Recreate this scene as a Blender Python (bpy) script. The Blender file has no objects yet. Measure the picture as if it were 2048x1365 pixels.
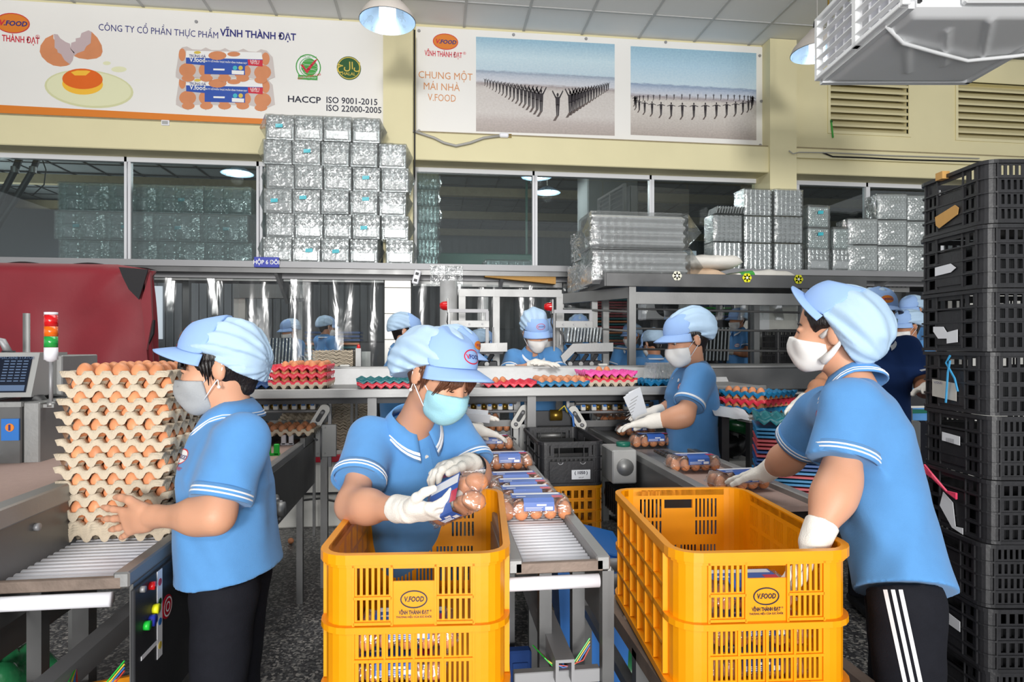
import bpy, bmesh, math, random
import numpy as np
from mathutils import Vector as V, Matrix, Euler, noise
from mathutils.bvhtree import BVHTree
random.seed(7); np.random.seed(7)
SC = bpy.context.scene; COL = SC.collection
PI = math.pi
# ------------------------------------------------------------------ camera
F = 1240.0; HY = 690.0; CZ = 1.45; YAW = math.atan(154 / F)
ca, sa = math.cos(YAW), math.sin(YAW)
FW = V((sa, ca, 0)); RT = V((ca, -sa, 0)); UP = V((0, 0, 1)); CAM = V((0, 0, CZ))
cam = bpy.data.cameras.new('camera'); cam.sensor_width = 36; cam.lens = 36 * F / 2048
cam.shift_y = (HY - 682.5) / 2048; cam.clip_start = 0.05; cam.clip_end = 100
camo = bpy.data.objects.new('camera', cam); COL.objects.link(camo)
camo.location = CAM; camo.rotation_euler = (PI / 2, 0, -YAW); SC.camera = camo
# ------------------------------------------------------------------ world, lights, exposure
w = bpy.data.worlds.new('world'); SC.world = w; w.use_nodes = True
w.node_tree.nodes['Background'].inputs[0].default_value = (0.93, 0.97, 1.0, 1)
w.node_tree.nodes['Background'].inputs[1].default_value = 0.75
def area(name, loc, target, size, power, col=(1, 1, 1), sy=None):
    l = bpy.data.lights.new(name, 'AREA'); l.energy = power; l.color = col; l.size = size
    if sy: l.shape = 'RECTANGLE'; l.size_y = sy
    o = bpy.data.objects.new(name, l); COL.objects.link(o); o.location = loc
    o.rotation_euler = (V(target) - V(loc)).to_track_quat('-Z', 'Y').to_euler(); return o
area('camera_flash', (-0.03, -0.05, 1.72), (0.45, 4, 1.85), 0.12, 13, (1, 0.985, 0.96))
area('ceiling_fill', (0.3, -4.5, 0.9), (0.3, 4.0, 4.6), 3.0, 330, (1, 0.99, 0.97))  # added upward fill that brightens the ceiling, no real source there
area('rear_fill', (-1.2, -13, 3.3), (0.5, 5, 1.9), 2.2, 2200, (1, 0.985, 0.96))  # added distant fill behind the camera, evens out near and far brightness
area('overhead_fill', (-0.2, 2.95, 4.45), (-0.1, 2.4, 0), 3.4, 110, (1, 0.99, 0.97), 1.7)  # added panel to brighten level surfaces, stands for unseen overhead lamps
area('hall_fill', (-8.4, 12, 2.6), (2, 12, 4.4), 2.5, 260, (0.95, 0.98, 1))  # added window-like area light that brightens the hall and its ceiling
SC.view_settings.view_transform = 'Standard'; SC.view_settings.look = 'None'
SC.view_settings.gamma = 1; SC.view_settings.use_curve_mapping = False
SC.view_settings.exposure = -0.47
SC.cycles.max_bounces = 8; SC.cycles.transparent_max_bounces = 24; SC.cycles.use_denoising = True
SC.cycles.caustics_reflective = False; SC.cycles.caustics_refractive = False
# ------------------------------------------------------------------ helpers: places
def P(px, py, d):
    return CAM + d * (FW + RT * ((px - 1024) / F) + UP * ((HY - py) / F))
def PY(px, py, Y):
    u = (px - 1024) / F; return P(px, py, Y / (ca - u * sa))
def PZ(px, py, z):
    return P(px, py, (z - CZ) * F / (HY - py))
def XY(px, Y):
    return PY(px, 690, Y).x
def ZY(px, py, Y):
    return PY(px, py, Y).z
# ------------------------------------------------------------------ helpers: objects
def tag(o, label=None, cat=None, group=None, kind=None):
    if label: o['label'] = label
    if cat: o['category'] = cat
    if group: o['group'] = group
    if kind: o['kind'] = kind
    return o
def thing(name, label, cat, loc=(0, 0, 0), rz=0.0, group=None):
    o = bpy.data.objects.new(name, None); COL.objects.link(o); o.empty_display_size = 0.05
    o.location = loc; o.rotation_euler = (0, 0, rz)
    return tag(o, label, cat, group)
def link(name, me, m=None, parent=None, smooth=False, loc=None, rot=None):
    if m is not None and not me.materials:
        me.materials.append(m)
    if smooth:
        me.polygons.foreach_set('use_smooth', [True] * len(me.polygons))
    o = bpy.data.objects.new(name, me); COL.objects.link(o)
    if parent is not None: o.parent = parent
    if loc is not None: o.location = loc
    if rot is not None: o.rotation_euler = rot
    return o
def dup_tree(o, parent=None, depth=0):
    c = o.copy(); COL.objects.link(c)
    if parent is not None: c.parent = parent
    for ch in list(o.children): dup_tree(ch, c, depth + 1)
    return c
def frame(x, z):
    """rotation matrix with local X along x and local Z near z"""
    x = V(x).normalized(); z = V(z); y = z.cross(x).normalized(); z = x.cross(y).normalized()
    return Matrix((x, y, z)).transposed()
class MB:
    def __init__(s): s.v = []; s.f = []; s.mi = []
    def add(s, vs, fs, mi=0):
        b = len(s.v); s.v += [tuple(p) for p in vs]; s.f += [tuple(b + i for i in f) for f in fs]; s.mi += [mi] * len(fs); return s
    def box(s, c, size, rot=None, mi=0, bev=0.0):
        hx, hy, hz = size[0] / 2, size[1] / 2, size[2] / 2
        if bev > 0:
            b = min(bev, hx * .49, hy * .49, hz * .49); vs = []; 
            bm = bmesh.new(); bmesh.ops.create_cube(bm, size=1)
            for v in bm.verts: v.co = V((v.co.x * 2 * hx, v.co.y * 2 * hy, v.co.z * 2 * hz))
            bmesh.ops.bevel(bm, geom=bm.edges[:], offset=b, segments=1, affect='EDGES')
            bm.verts.index_update(); vs = [v.co.copy() for v in bm.verts]; fs = [[v.index for v in f.verts] for f in bm.faces]; bm.free()
        else:
            vs = [V((x * hx, y * hy, z * hz)) for x in (-1, 1) for y in (-1, 1) for z in (-1, 1)]
            fs = [(0, 1, 3, 2), (4, 6, 7, 5), (0, 4, 5, 1), (2, 3, 7, 6), (0, 2, 6, 4), (1, 5, 7, 3)]
        if rot is not None: vs = [rot @ v for v in vs]
        c = V(c); return s.add([v + c for v in vs], fs, mi)
    def b2(s, lo, hi, mi=0, bev=0.0):
        lo, hi = V(lo), V(hi); return s.box((lo + hi) / 2, [abs(a) for a in (hi - lo)], None, mi, bev)
    def cyl(s, a, b, r, n=12, r2=None, cap=True, mi=0):
        a, b = V(a), V(b); r2 = r if r2 is None else r2; ax = (b - a).normalized()
        t = ax.orthogonal().normalized(); u = ax.cross(t); vs = []
        for k in range(n):
            q = 2 * PI * k / n; e = t * math.cos(q) + u * math.sin(q); vs += [a + e * r, b + e * r2]
        fs = [(2 * k, (2 * k + 2) % (2 * n), (2 * k + 3) % (2 * n), 2 * k + 1) for k in range(n)]
        if cap: fs += [tuple(2 * k for k in range(n))[::-1], tuple(2 * k + 1 for k in range(n))]
        return s.add(vs, fs, mi)
    def tube(s, pts, r, n=8, mi=0, closed=False):
        pts = [V(p) for p in pts]; rs = r if isinstance(r, (list, tuple)) else [r] * len(pts); vs = []; up = None
        for i, p in enumerate(pts):
            t = (pts[min(i + 1, len(pts) - 1)] - pts[max(i - 1, 0)])
            t = t.normalized() if t.length > 1e-9 else V((0, 0, 1))
            if up is None: up = t.orthogonal().normalized()
            up = (up - t * up.dot(t)); up = up.normalized() if up.length > 1e-6 else t.orthogonal().normalized()
            sd = t.cross(up)
            for k in range(n):
                q = 2 * PI * k / n; vs.append(p + (up * math.cos(q) + sd * math.sin(q)) * rs[i])
        fs = []
        for i in range(len(pts) - 1):
            for k in range(n):
                fs.append((i * n + k, i * n + (k + 1) % n, (i + 1) * n + (k + 1) % n, (i + 1) * n + k))
        fs += [tuple(range(n))[::-1], tuple((len(pts) - 1) * n + k for k in range(n))]
        return s.add(vs, fs, mi)
    def prism(s, poly, c, ux, uy, t, mi=0):
        """polygon in plane (ux,uy) at c, extruded by t along ux x uy"""
        c, ux, uy = V(c), V(ux), V(uy); n = ux.cross(uy).normalized(); k = len(poly)
        vs = [c + ux * a + uy * b for a, b in poly] + [c + ux * a + uy * b + n * t for a, b in poly]
        fs = [tuple(range(k))[::-1], tuple(range(k, 2 * k))] + [(i, (i + 1) % k, k + (i + 1) % k, k + i) for i in range(k)]
        return s.add(vs, fs, mi)
    def lathe(s, prof, c=(0, 0, 0), n=24, rot=None, mi=0):
        vs = []; c = V(c); m = len(prof)
        for k in range(n):
            q = 2 * PI * k / n
            for r, z in prof:
                p = V((r * math.cos(q), r * math.sin(q), z)); vs.append(c + (rot @ p if rot is not None else p))
        fs = [(k * m + i, ((k + 1) % n) * m + i, ((k + 1) % n) * m + i + 1, k * m + i + 1) for k in range(n) for i in range(m - 1)]
        return s.add(vs, fs, mi)
    def grid(s, fn, nu, nv, mi=0):
        vs = [fn(i / nu, j / nv) for i in range(nu + 1) for j in range(nv + 1)]
        fs = [(i * (nv + 1) + j, (i + 1) * (nv + 1) + j, (i + 1) * (nv + 1) + j + 1, i * (nv + 1) + j + 1) for i in range(nu) for j in range(nv)]
        return s.add(vs, fs, mi)
    def mesh(s, name='mesh', mats=None):
        me = bpy.data.meshes.new(name); me.from_pydata(s.v, [], s.f)
        if mats is not None:
            for m in (mats if isinstance(mats, (list, tuple)) else [mats]): me.materials.append(m)
        if any(s.mi): me.polygons.foreach_set('material_index', s.mi)
        me.update(); return me
    def obj(s, name, m=None, parent=None, smooth=False, loc=None, rot=None):
        return link(name, s.mesh(name, m), None, parent, smooth, loc, rot)
def smooth_angle(o, ang=40):
    me = o.data; me.polygons.foreach_set('use_smooth', [True] * len(me.polygons))
    try: me.set_sharp_from_angle(angle=math.radians(ang))
    except Exception: pass
    return o
_txt = {}
def text_geo(s, size, bold=0.0, align='CENTER', width=1.0):
    k = (s, size, bold, align, width)
    if k in _txt: return _txt[k]
    cu = bpy.data.curves.new('t', 'FONT'); cu.body = s; cu.size = size; cu.offset = bold * size; cu.align_x = align; cu.resolution_u = 2
    o = bpy.data.objects.new('t', cu); COL.objects.link(o)
    dg = bpy.context.evaluated_depsgraph_get(); me = bpy.data.meshes.new_from_object(o.evaluated_get(dg))
    vs = [(v.co.x * width, v.co.y) for v in me.vertices]; fs = [tuple(p.vertices) for p in me.polygons]
    bpy.data.objects.remove(o); bpy.data.curves.remove(cu); bpy.data.meshes.remove(me)
    _txt[k] = (vs, fs); return vs, fs
def lettering(s, c, ux, uy, size, m, parent=None, bold=0.0, align='CENTER', width=1.0, name='lettering', off=0.0015, fit=None):
    vs, fs = text_geo(s, size, bold, align, width)
    if fit:
        xs = [a for a, q in vs]; k = fit / (max(xs) - min(xs)); vs = [(a * k, q) for a, q in vs]
    c, ux, uy = V(c), V(ux).normalized(), V(uy).normalized(); n = ux.cross(uy).normalized()
    b = MB(); b.add([c + ux * a + uy * q + n * off for a, q in vs], fs); return b.obj(name, m, parent)
# ------------------------------------------------------------------ materials
def srgb(r, g, b):
    f = lambda c: (c / 255) / 12.92 if c / 255 <= 0.04045 else ((c / 255 + 0.055) / 1.055) ** 2.4
    return (f(r), f(g), f(b), 1)
M = {}
def mat(name, col, rough=0.5, metal=0.0, var=0.0, scale=8.0, bump=0.0, bscale=60.0, spec=0.5, alpha=1.0, emit=0.0, coat=0.0, stretch=None, sheen=0.0, sss=0.0, rnd=0.0):
    m = bpy.data.materials.new(name); m.use_nodes = True; nt = m.node_tree; N = nt.nodes; L = nt.links
    b = N['Principled BSDF']; b.inputs['Roughness'].default_value = rough; b.inputs['Metallic'].default_value = metal
    b.inputs['Specular IOR Level'].default_value = spec; b.inputs['Alpha'].default_value = alpha; b.inputs['Coat Weight'].default_value = coat
    b.inputs['Sheen Weight'].default_value = sheen
    if sss: b.inputs['Subsurface Weight'].default_value = sss; b.inputs['Subsurface Radius'].default_value = (0.012, 0.005, 0.003); b.inputs['Subsurface Scale'].default_value = 1.0
    c = srgb(*col) if max(col) > 1.0 else (*col, 1)
    b.inputs['Base Color'].default_value = c
    tc = N.new('ShaderNodeTexCoord'); mp = N.new('ShaderNodeMapping'); L.new(tc.outputs['Object'], mp.inputs[0])
    if stretch: mp.inputs['Scale'].default_value = stretch
    if var > 0:
        nz = N.new('ShaderNodeTexNoise'); nz.inputs['Scale'].default_value = scale; nz.inputs['Detail'].default_value = 5; L.new(mp.outputs[0], nz.inputs['Vector'])
        mx = N.new('ShaderNodeMix'); mx.data_type = 'RGBA'
        mx.inputs[6].default_value = tuple(x * (1 - var) for x in c[:3]) + (1,); mx.inputs[7].default_value = tuple(min(1, x * (1 + var)) for x in c[:3]) + (1,)
        L.new(nz.outputs['Fac'], mx.inputs[0]); L.new(mx.outputs[2], b.inputs['Base Color'])
        if metal > 0.3:
            mr = N.new('ShaderNodeMapRange'); mr.inputs[3].default_value = max(0.05, rough - 0.14); mr.inputs[4].default_value = rough + 0.14
            L.new(nz.outputs['Fac'], mr.inputs[0]); L.new(mr.outputs[0], b.inputs['Roughness'])
    if rnd > 0:
        oi = N.new('ShaderNodeObjectInfo'); hs = N.new('ShaderNodeHueSaturation'); mr = N.new('ShaderNodeMapRange')
        mr.inputs[3].default_value = 1 - rnd; mr.inputs[4].default_value = 1 + rnd; L.new(oi.outputs['Random'], mr.inputs[0]); L.new(mr.outputs[0], hs.inputs['Value'])
        src = b.inputs['Base Color'].links[0].from_socket if b.inputs['Base Color'].links else None
        if src: L.new(src, hs.inputs['Color'])
        else: hs.inputs['Color'].default_value = c
        L.new(hs.outputs[0], b.inputs['Base Color'])
    if bump > 0:
        n2 = N.new('ShaderNodeTexNoise'); n2.inputs['Scale'].default_value = bscale; n2.inputs['Detail'].default_value = 4; L.new(mp.outputs[0], n2.inputs['Vector'])
        bp = N.new('ShaderNodeBump'); bp.inputs['Strength'].default_value = bump; bp.inputs['Distance'].default_value = 0.01
        L.new(n2.outputs['Fac'], bp.inputs['Height']); L.new(bp.outputs[0], b.inputs['Normal'])
    if emit: b.inputs['Emission Color'].default_value = c; b.inputs['Emission Strength'].default_value = emit
    M[name] = m; return m
def clear(name, tint, gloss=0.12, rough=0.08, bump=0.0, bscale=20.0, haze=0.0, fres=0.35, stretch=None):
    """thin clear film: transparent + a glossy coat + a little whitish haze"""
    m = bpy.data.materials.new(name); m.use_nodes = True; nt = m.node_tree; N = nt.nodes; L = nt.links
    N.remove(N['Principled BSDF']); out = N['Material Output']
    tr = N.new('ShaderNodeBsdfTransparent'); tr.inputs[0].default_value = (*tint, 1)
    gl = N.new('ShaderNodeBsdfGlossy'); gl.inputs['Roughness'].default_value = rough; gl.inputs[0].default_value = (1, 1, 1, 1)
    df = N.new('ShaderNodeBsdfDiffuse'); df.inputs[0].default_value = (0.8, 0.83, 0.83, 1)
    m1 = N.new('ShaderNodeMixShader'); m1.inputs[0].default_value = haze; L.new(tr.outputs[0], m1.inputs[1]); L.new(df.outputs[0], m1.inputs[2])
    lw = N.new('ShaderNodeLayerWeight'); lw.inputs[0].default_value = fres
    ad = N.new('ShaderNodeMath'); ad.operation = 'MULTIPLY_ADD'; ad.inputs[1].default_value = 0.5; ad.inputs[2].default_value = gloss; ad.use_clamp = True
    L.new(lw.outputs['Fresnel'], ad.inputs[0])
    m2 = N.new('ShaderNodeMixShader'); L.new(ad.outputs[0], m2.inputs[0]); L.new(m1.outputs[0], m2.inputs[1]); L.new(gl.outputs[0], m2.inputs[2]); L.new(m2.outputs[0], out.inputs[0])
    if bump:
        tc = N.new('ShaderNodeTexCoord'); mp = N.new('ShaderNodeMapping'); L.new(tc.outputs['Object'], mp.inputs[0])
        if stretch: mp.inputs['Scale'].default_value = stretch
        nz = N.new('ShaderNodeTexNoise'); nz.inputs['Scale'].default_value = bscale; nz.inputs['Detail'].default_value = 3; nz.inputs['Distortion'].default_value = 1.0
        L.new(mp.outputs[0], nz.inputs['Vector'])
        bp = N.new('ShaderNodeBump'); bp.inputs['Strength'].default_value = bump; bp.inputs['Distance'].default_value = 0.02
        L.new(nz.outputs['Fac'], bp.inputs['Height']); L.new(bp.outputs[0], gl.inputs['Normal']); L.new(bp.outputs[0], df.inputs['Normal'])
    M[name] = m; return m
mat('steel', (0.33, 0.33, 0.325), 0.5, 0.7, 0.18, 6, 0.05, 90)
mat('steel_brushed', (0.36, 0.36, 0.355), 0.5, 0.65, 0.2, 5, 0.06, 60, stretch=(1, 14, 14))
mat('steel_dark', (0.17, 0.17, 0.17), 0.4, 0.75, 0.25, 6)
mat('steel_rust', (0.22, 0.17, 0.14), 0.55, 0.6, 0.45, 14, 0.1, 60)
mat('machine_dark', (0.035, 0.036, 0.04), 0.5, 0.3, 0.3, 10)
mat('machine_grey', (0.42, 0.42, 0.41), 0.45, 0.35, 0.12, 7)
mat('machine_white', (0.68, 0.67, 0.63), 0.5, 0.0, 0.14, 9)
mat('alu', (0.34, 0.34, 0.35), 0.55, 0.5)
mat('alu_light', (0.58, 0.58, 0.58), 0.42, 0.35, 0.22, 12, 0.05, 60)
mat('wall_yellow', (224, 215, 174), 0.75, 0, 0.05, 3, 0.05, 40)
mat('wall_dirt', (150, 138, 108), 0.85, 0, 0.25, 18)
mat('white_tile', (214, 212, 204), 0.25, 0, 0.03, 6)
mat('grout', (160, 158, 150), 0.8)
mat('ceiling_tile', (232, 233, 232), 0.85, 0, 0.02, 3)
mat('ceiling_bar', (190, 191, 190), 0.6)
mat('back_tile', (120, 124, 124), 0.85)
mat('frame_white', (225, 226, 230), 0.35)
mat('banner', (238, 236, 232), 0.35, 0, 0.015, 2)
mat('ink_navy', (42, 44, 120), 0.45); mat('ink_black', (22, 24, 50), 0.45); mat('ink_red', (206, 40, 62), 0.45)
mat('ink_orange', (222, 128, 40), 0.45); mat('ink_tan', (214, 146, 92), 0.45); mat('ink_green', (66, 160, 66), 0.45)
mat('ink_dgreen', (28, 84, 38), 0.45); mat('ink_blue', (44, 82, 172), 0.45); mat('ink_white', (240, 240, 238), 0.45); mat('ink_gold', (216, 190, 80), 0.45)
mat('print_egg', (214, 140, 96), 0.4, 0, 0.15, 6); mat('print_egg_in', (196, 176, 178), 0.4); mat('print_yolk', (226, 104, 28), 0.4, 0, 0.1, 6); mat('print_yolk2', (246, 190, 60), 0.4)
mat('print_white', (228, 228, 190), 0.4); mat('print_white2', (214, 214, 168), 0.4); mat('print_pack', (206, 196, 192), 0.4); mat('print_figure', (40, 34, 40), 0.5); mat('print_shade', (96, 84, 80), 0.5)
mat('yellow_plastic', (238, 154, 2), 0.38, 0, 0.08, 14, 0.03, 50)
mat('yellow_scuff', (226, 150, 26), 0.55, 0, 0.25, 40)
mat('black_plastic', (35, 35, 38), 0.45, 0, 0.5, 22, 0.08, 80)
mat('black_dusty', (58, 57, 58), 0.6, 0, 0.4, 30)
mat('white_plastic', (238, 238, 244), 0.4)
mat('cooler_white', (244, 245, 246), 0.3, 0, 0.05, 3)
mat('polo_blue', (90, 148, 206), 0.85, 0, 0.05, 40, 0.22, 700, spec=0.2, sheen=0.15)
mat('polo_navy', (38, 66, 122), 0.85, 0, 0.05, 40, 0.2, 700, spec=0.2)
mat('cap_blue', (152, 184, 232), 0.85, 0, 0.03, 40, 0.1, 900, spec=0.2)
mat('net_blue', (184, 212, 238), 0.5, 0, 0.07, 420, 0.35, 520, spec=0.45, stretch=(1, 1, 3))
mat('stripe_white', (236, 238, 242), 0.8)
mat('skin', (208, 154, 124), 0.48, 0, 0.05, 12, 0.05, 300, spec=0.35, sss=0.12)
mat('skin_tan', (186, 130, 98), 0.5, 0, 0.05, 12, 0.05, 300, spec=0.35, sss=0.1)
mat('lip', (196, 120, 110), 0.45)
mat('hair', (24, 18, 16), 0.4, 0, 0.4, 120, 0.5, 160, stretch=(1, 1, 0.1))
mat('hair_brown', (96, 58, 38), 0.42, 0, 0.35, 120, 0.5, 160, stretch=(1, 1, 0.1))
mat('eye_white', (225, 220, 215), 0.25); mat('eye_dark', (28, 18, 14), 0.15)
mat('trouser', (24, 25, 32), 0.85, 0, 0.2, 50, 0.2, 400, spec=0.2)
mat('mask_white', (240, 238, 234), 0.8, 0, 0.01, 30, 0.1, 500); mat('mask_grey', (168, 170, 172), 0.85, 0, 0.12, 180, 0.15, 500, stretch=(1, 1, 4))
mat('mask_teal', (158, 208, 220), 0.75, 0, 0.02, 60, 0.15, 300)
mat('glove', (236, 231, 222), 0.75, 0, 0.04, 60, 0.25, 300, spec=0.25)
mat('red_tarp', (128, 22, 36), 0.6, 0, 0.12, 7, 0.06, 40, sheen=0.2); mat('black_cloth', (24, 22, 26), 0.7)
mat('pulp', (205, 190, 168), 0.92, 0, 0.08, 45, 0.35, 220, spec=0.15)
mat('egg', (222, 148, 104), 0.42, 0, 0.06, 60, 0.03, 300, spec=0.35, sss=0.06, rnd=0.16)
mat('tray_red', (222, 52, 72), 0.4, 0, 0.06, 20); mat('tray_pink', (240, 84, 170), 0.4); mat('tray_blue', (24, 116, 164), 0.4, 0, 0.06, 20); mat('tray_teal', (20, 112, 120), 0.4)
mat('tray_dblue', (20, 70, 130), 0.45); mat('tray_dgreen', (14, 110, 80), 0.45); mat('tray_drose', (176, 64, 72), 0.45)
mat('nested', (0.5, 0.53, 0.53), 0.16, 0.55, 0.22, 25, 0.25, 60, spec=0.8)
mat('nested_green', (0.42, 0.49, 0.48), 0.2, 0.4, 0.2, 25, 0.25, 60, spec=0.8)
mat('lid_panel', (0.66, 0.67, 0.67), 0.14, 0.6, 0.06, 10, 0.1, 30)
mat('tape_cyan', (70, 186, 200), 0.4)
mat('label_blue', (52, 96, 178), 0.35); mat('label_red', (206, 44, 70), 0.35); mat('label_white', (236, 236, 240), 0.4); mat('paper', (226, 228, 232), 0.7, 0, 0.02, 20); mat('paper_old', (196, 192, 184), 0.8, 0, 0.1, 30); mat('cardboard', (196, 150, 84), 0.8, 0, 0.08, 30)
mat('belt', (176, 150, 140), 0.7, 0, 0.08, 50, 0.1, 200); mat('belt_dark', (60, 58, 58), 0.6)
mat('red_paint', (190, 26, 48), 0.3, 0, 0.1, 8); mat('red_lens', (216, 24, 30), 0.2, coat=0.5); mat('orange_lens', (240, 110, 20), 0.2, coat=0.5); mat('green_lens', (40, 160, 70), 0.2, coat=0.5)
mat('green_plastic', (30, 190, 60), 0.4); mat('green_roller', (20, 84, 44), 0.25, coat=0.3); mat('green_bag', (40, 120, 74), 0.3, 0, 0.2, 12, 0.3, 30, alpha=0.8)
mat('blue_bin', (44, 112, 190), 0.4, 0, 0.05, 10); mat('blue_sign', (44, 58, 170), 0.4); mat('screen', (24, 30, 44), 0.15); mat('screen_row', (90, 110, 140), 0.3)
mat('sack_white', (226, 222, 214), 0.7, 0, 0.06, 20, 0.25, 40); mat('sack_tan', (206, 178, 150), 0.7, 0, 0.06, 20, 0.25, 40)
mat('flower_yellow', (232, 230, 30), 0.5); mat('flower_white', (232, 230, 210), 0.5)
mat('cable', (28, 28, 30), 0.5); mat('cable_grey', (168, 166, 160), 0.5); mat('cable_red', (190, 50, 40), 0.5); mat('cable_blue', (50, 110, 190), 0.5); mat('cable_yellow', (214, 190, 60), 0.5)
mat('bulb', (255, 250, 240), 0.3, emit=3.0); mat('lamp_in', (150, 176, 200), 0.3, 0.4, 0.25, 14); mat('lamp_out', (206, 198, 190), 0.5, 0, 0.08, 10)
mat('corrugated', (110, 114, 118), 0.5, 0.3, 0.1, 3); mat('sky_panel', (215, 225, 235), 0.5, emit=0.9); mat('green_panel', (18, 100, 82), 0.4); mat('grey_room', (120, 122, 122), 0.8, 0, 0.08, 3)
mat('pearl', (240, 236, 228), 0.2, coat=0.5); mat('pink_ribbon', (226, 70, 104), 0.4); mat('sky_ribbon', (60, 150, 200), 0.4); mat('brass', (150, 120, 50), 0.35, 0.8); mat('rubbish_film', (150, 158, 150), 0.25, 0, 0.3, 14, 0.4, 30, alpha=0.75); mat('motor_black', (22, 22, 24), 0.35)
clear('pack_film', (0.96, 0.97, 0.97), 0.10, 0.07, 0.3, 45, 0.05, 0.3)
clear('bag_film', (0.92, 0.94, 0.94), 0.09, 0.13, 0.9, 16, 0.11, 0.35)
clear('wrap_film', (0.97, 0.98, 0.98), 0.03, 0.1, 0.25, 24, 0.02, 0.25)
mat('nested_soft', (0.46, 0.49, 0.49), 0.38, 0.25, 0.2, 25, 0.15, 60)
clear('strip_vinyl', (0.84, 0.86, 0.86), 0.015, 0.14, 0.4, 5, 0.02, 0.3, stretch=(1, 1, 0.35))
clear('window_glass', (0.72, 0.78, 0.78), 0.06, 0.01, 0, 1, 0.01, 0.25)
def floor_mat():
    m = mat('terrazzo', (64, 64, 66), 0.32, spec=0.4); nt = m.node_tree; N = nt.nodes; L = nt.links; b = N['Principled BSDF']
    tc = N.new('ShaderNodeTexCoord'); vo = N.new('ShaderNodeTexVoronoi'); vo.inputs['Scale'].default_value = 85; L.new(tc.outputs['Object'], vo.inputs['Vector'])
    cr = N.new('ShaderNodeValToRGB'); cr.color_ramp.interpolation = 'CONSTANT'; e = cr.color_ramp.elements
    e[0].position = 0; e[0].color = srgb(62, 62, 64); e[1].position = 0.4; e[1].color = srgb(98, 98, 98)
    for p, c in ((0.62, (132, 130, 126)), (0.8, (80, 78, 78)), (0.9, (164, 160, 154))): k = e.new(p); k.color = srgb(*c)
    sp = N.new('ShaderNodeSeparateColor'); L.new(vo.outputs['Color'], sp.inputs[0]); L.new(sp.outputs[0], cr.inputs[0])
    nz = N.new('ShaderNodeTexNoise'); nz.inputs['Scale'].default_value = 2.5; nz.inputs['Detail'].default_value = 6; L.new(tc.outputs['Object'], nz.inputs['Vector'])
    mr = N.new('ShaderNodeMapRange'); mr.inputs[1].default_value = 0.3; mr.inputs[2].default_value = 0.7; mr.inputs[3].default_value = 0.65; mr.inputs[4].default_value = 1.1; L.new(nz.outputs['Fac'], mr.inputs[0])
    mx = N.new('ShaderNodeMix'); mx.data_type = 'RGBA'; mx.blend_type = 'MULTIPLY'; mx.inputs[0].default_value = 1; L.new(cr.outputs[0], mx.inputs[6]); L.new(mr.outputs[0], mx.inputs[7]); L.new(mx.outputs[2], b.inputs['Base Color'])
floor_mat()
# ================================================================== ROOM
ZC = 4.62; YW = 6.2; YG = 6.34; YB = 6.06; ZWB = 2.2; ZWT = 3.24
def struct(o): o['kind'] = 'structure'; return o
def sbox(name, lo, hi, m, parent=None, bev=0.0):
    o = MB().b2(lo, hi, 0, bev).obj(name, M[m], parent)
    if parent is None: struct(o)
    return o
sbox('floor', (-9, -3, -0.1), (12, 18, 0), 'terrazzo')
# --- ceiling: grid of lay-in tiles on bars, the front room from the wall to above the camera
ceil = struct(bpy.data.objects.new('ceiling', None)); COL.objects.link(ceil)
X0 = XY(928, YW)
tile_me = MB().b2((-0.296, -0.296, 0), (0.296, 0.296, 0.02), 0, 0.004).mesh('tile', M['ceiling_tile'])
for i in range(-8, 10):
    for j in range(0, 6):
        o = link('tile', tile_me, None, ceil, loc=(X0 + 0.3 + 0.6 * i, 5.75 + 0.3 - 0.6 * j if j else 5.975 + 0.075, ZC + 0.004))
b = MB()
for i in range(-8, 11): b.b2((X0 + 0.6 * i - 0.012, 2.3, ZC - 0.004), (X0 + 0.6 * i + 0.012, 6.35, ZC + 0.012))
for j in range(0, 6): b.b2((X0 - 4.8, 5.75 - 0.6 * j - 0.012, ZC - 0.003), (X0 + 6, 5.75 - 0.6 * j + 0.012, ZC + 0.012))
b.obj('grid_bar', M['ceiling_bar'], ceil)
b = MB().b2((-9, -3.2, ZC + 0.03), (9, YW + 0.2, ZC + 0.08)); b.obj('slab', M['back_tile'], ceil)
# --- back wall, upper band with vent openings
XL = XY(798, YW); cw = 0.28
XR0, XR1 = XY(1537, YB), XY(1590, YB)
wall = struct(bpy.data.objects.new('wall_back', None)); COL.objects.link(wall)
def panel_cells(xs, zs, holes):
    """cells of a grid not inside any hole; holes = (x0,x1,z0,z1)"""
    for i in range(len(xs) - 1):
        for j in range(len(zs) - 1):
            cx, cz = (xs[i] + xs[i + 1]) / 2, (zs[j] + zs[j + 1]) / 2
            if not any(h[0] < cx < h[1] and h[2] < cz < h[3] for h in holes): yield xs[i], xs[i + 1], zs[j], zs[j + 1]
v1 = (XY(1660, YW), XY(1816, YW), ZY(1660, 262, YW), ZY(1660, 150, YW)); v2 = (XY(1915, YW), XY(2075, YW), ZY(1915, 276, YW), ZY(1915, 163, YW))
ZB = 3.51
b = MB()
for c in panel_cells(sorted([-9, v1[0], v1[1], v2[0], v2[1], 9]), sorted([ZB, v1[2], v1[3], v2[2], v2[3], ZC + 0.05]), [v1, v2]):
    b.b2((c[0], YW, c[2]), (c[1], YW + 0.14, c[3]))
b.obj('upper_wall', M['wall_yellow'], wall)
MB().b2((-9, YB, ZWT), (9, YW + 0.2, ZB), 0, 0.008).obj('ring_beam', M['wall_yellow'], wall)
MB().b2((-9, YB + 0.005, ZB), (9, YW, ZB + 0.012)).obj('dusty_ledge', M['wall_dirt'], wall)
MB().b2((XL - cw / 2, YB - 0.03, ZWB - 0.1), (XL + cw / 2, YW, ZC)).obj('pillar', M['wall_yellow'], wall)
MB().b2((XR0, YB - 0.03, ZWB - 0.1), (XR1, YW + 0.2, ZC)).obj('pillar', M['wall_yellow'], wall)
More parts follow.
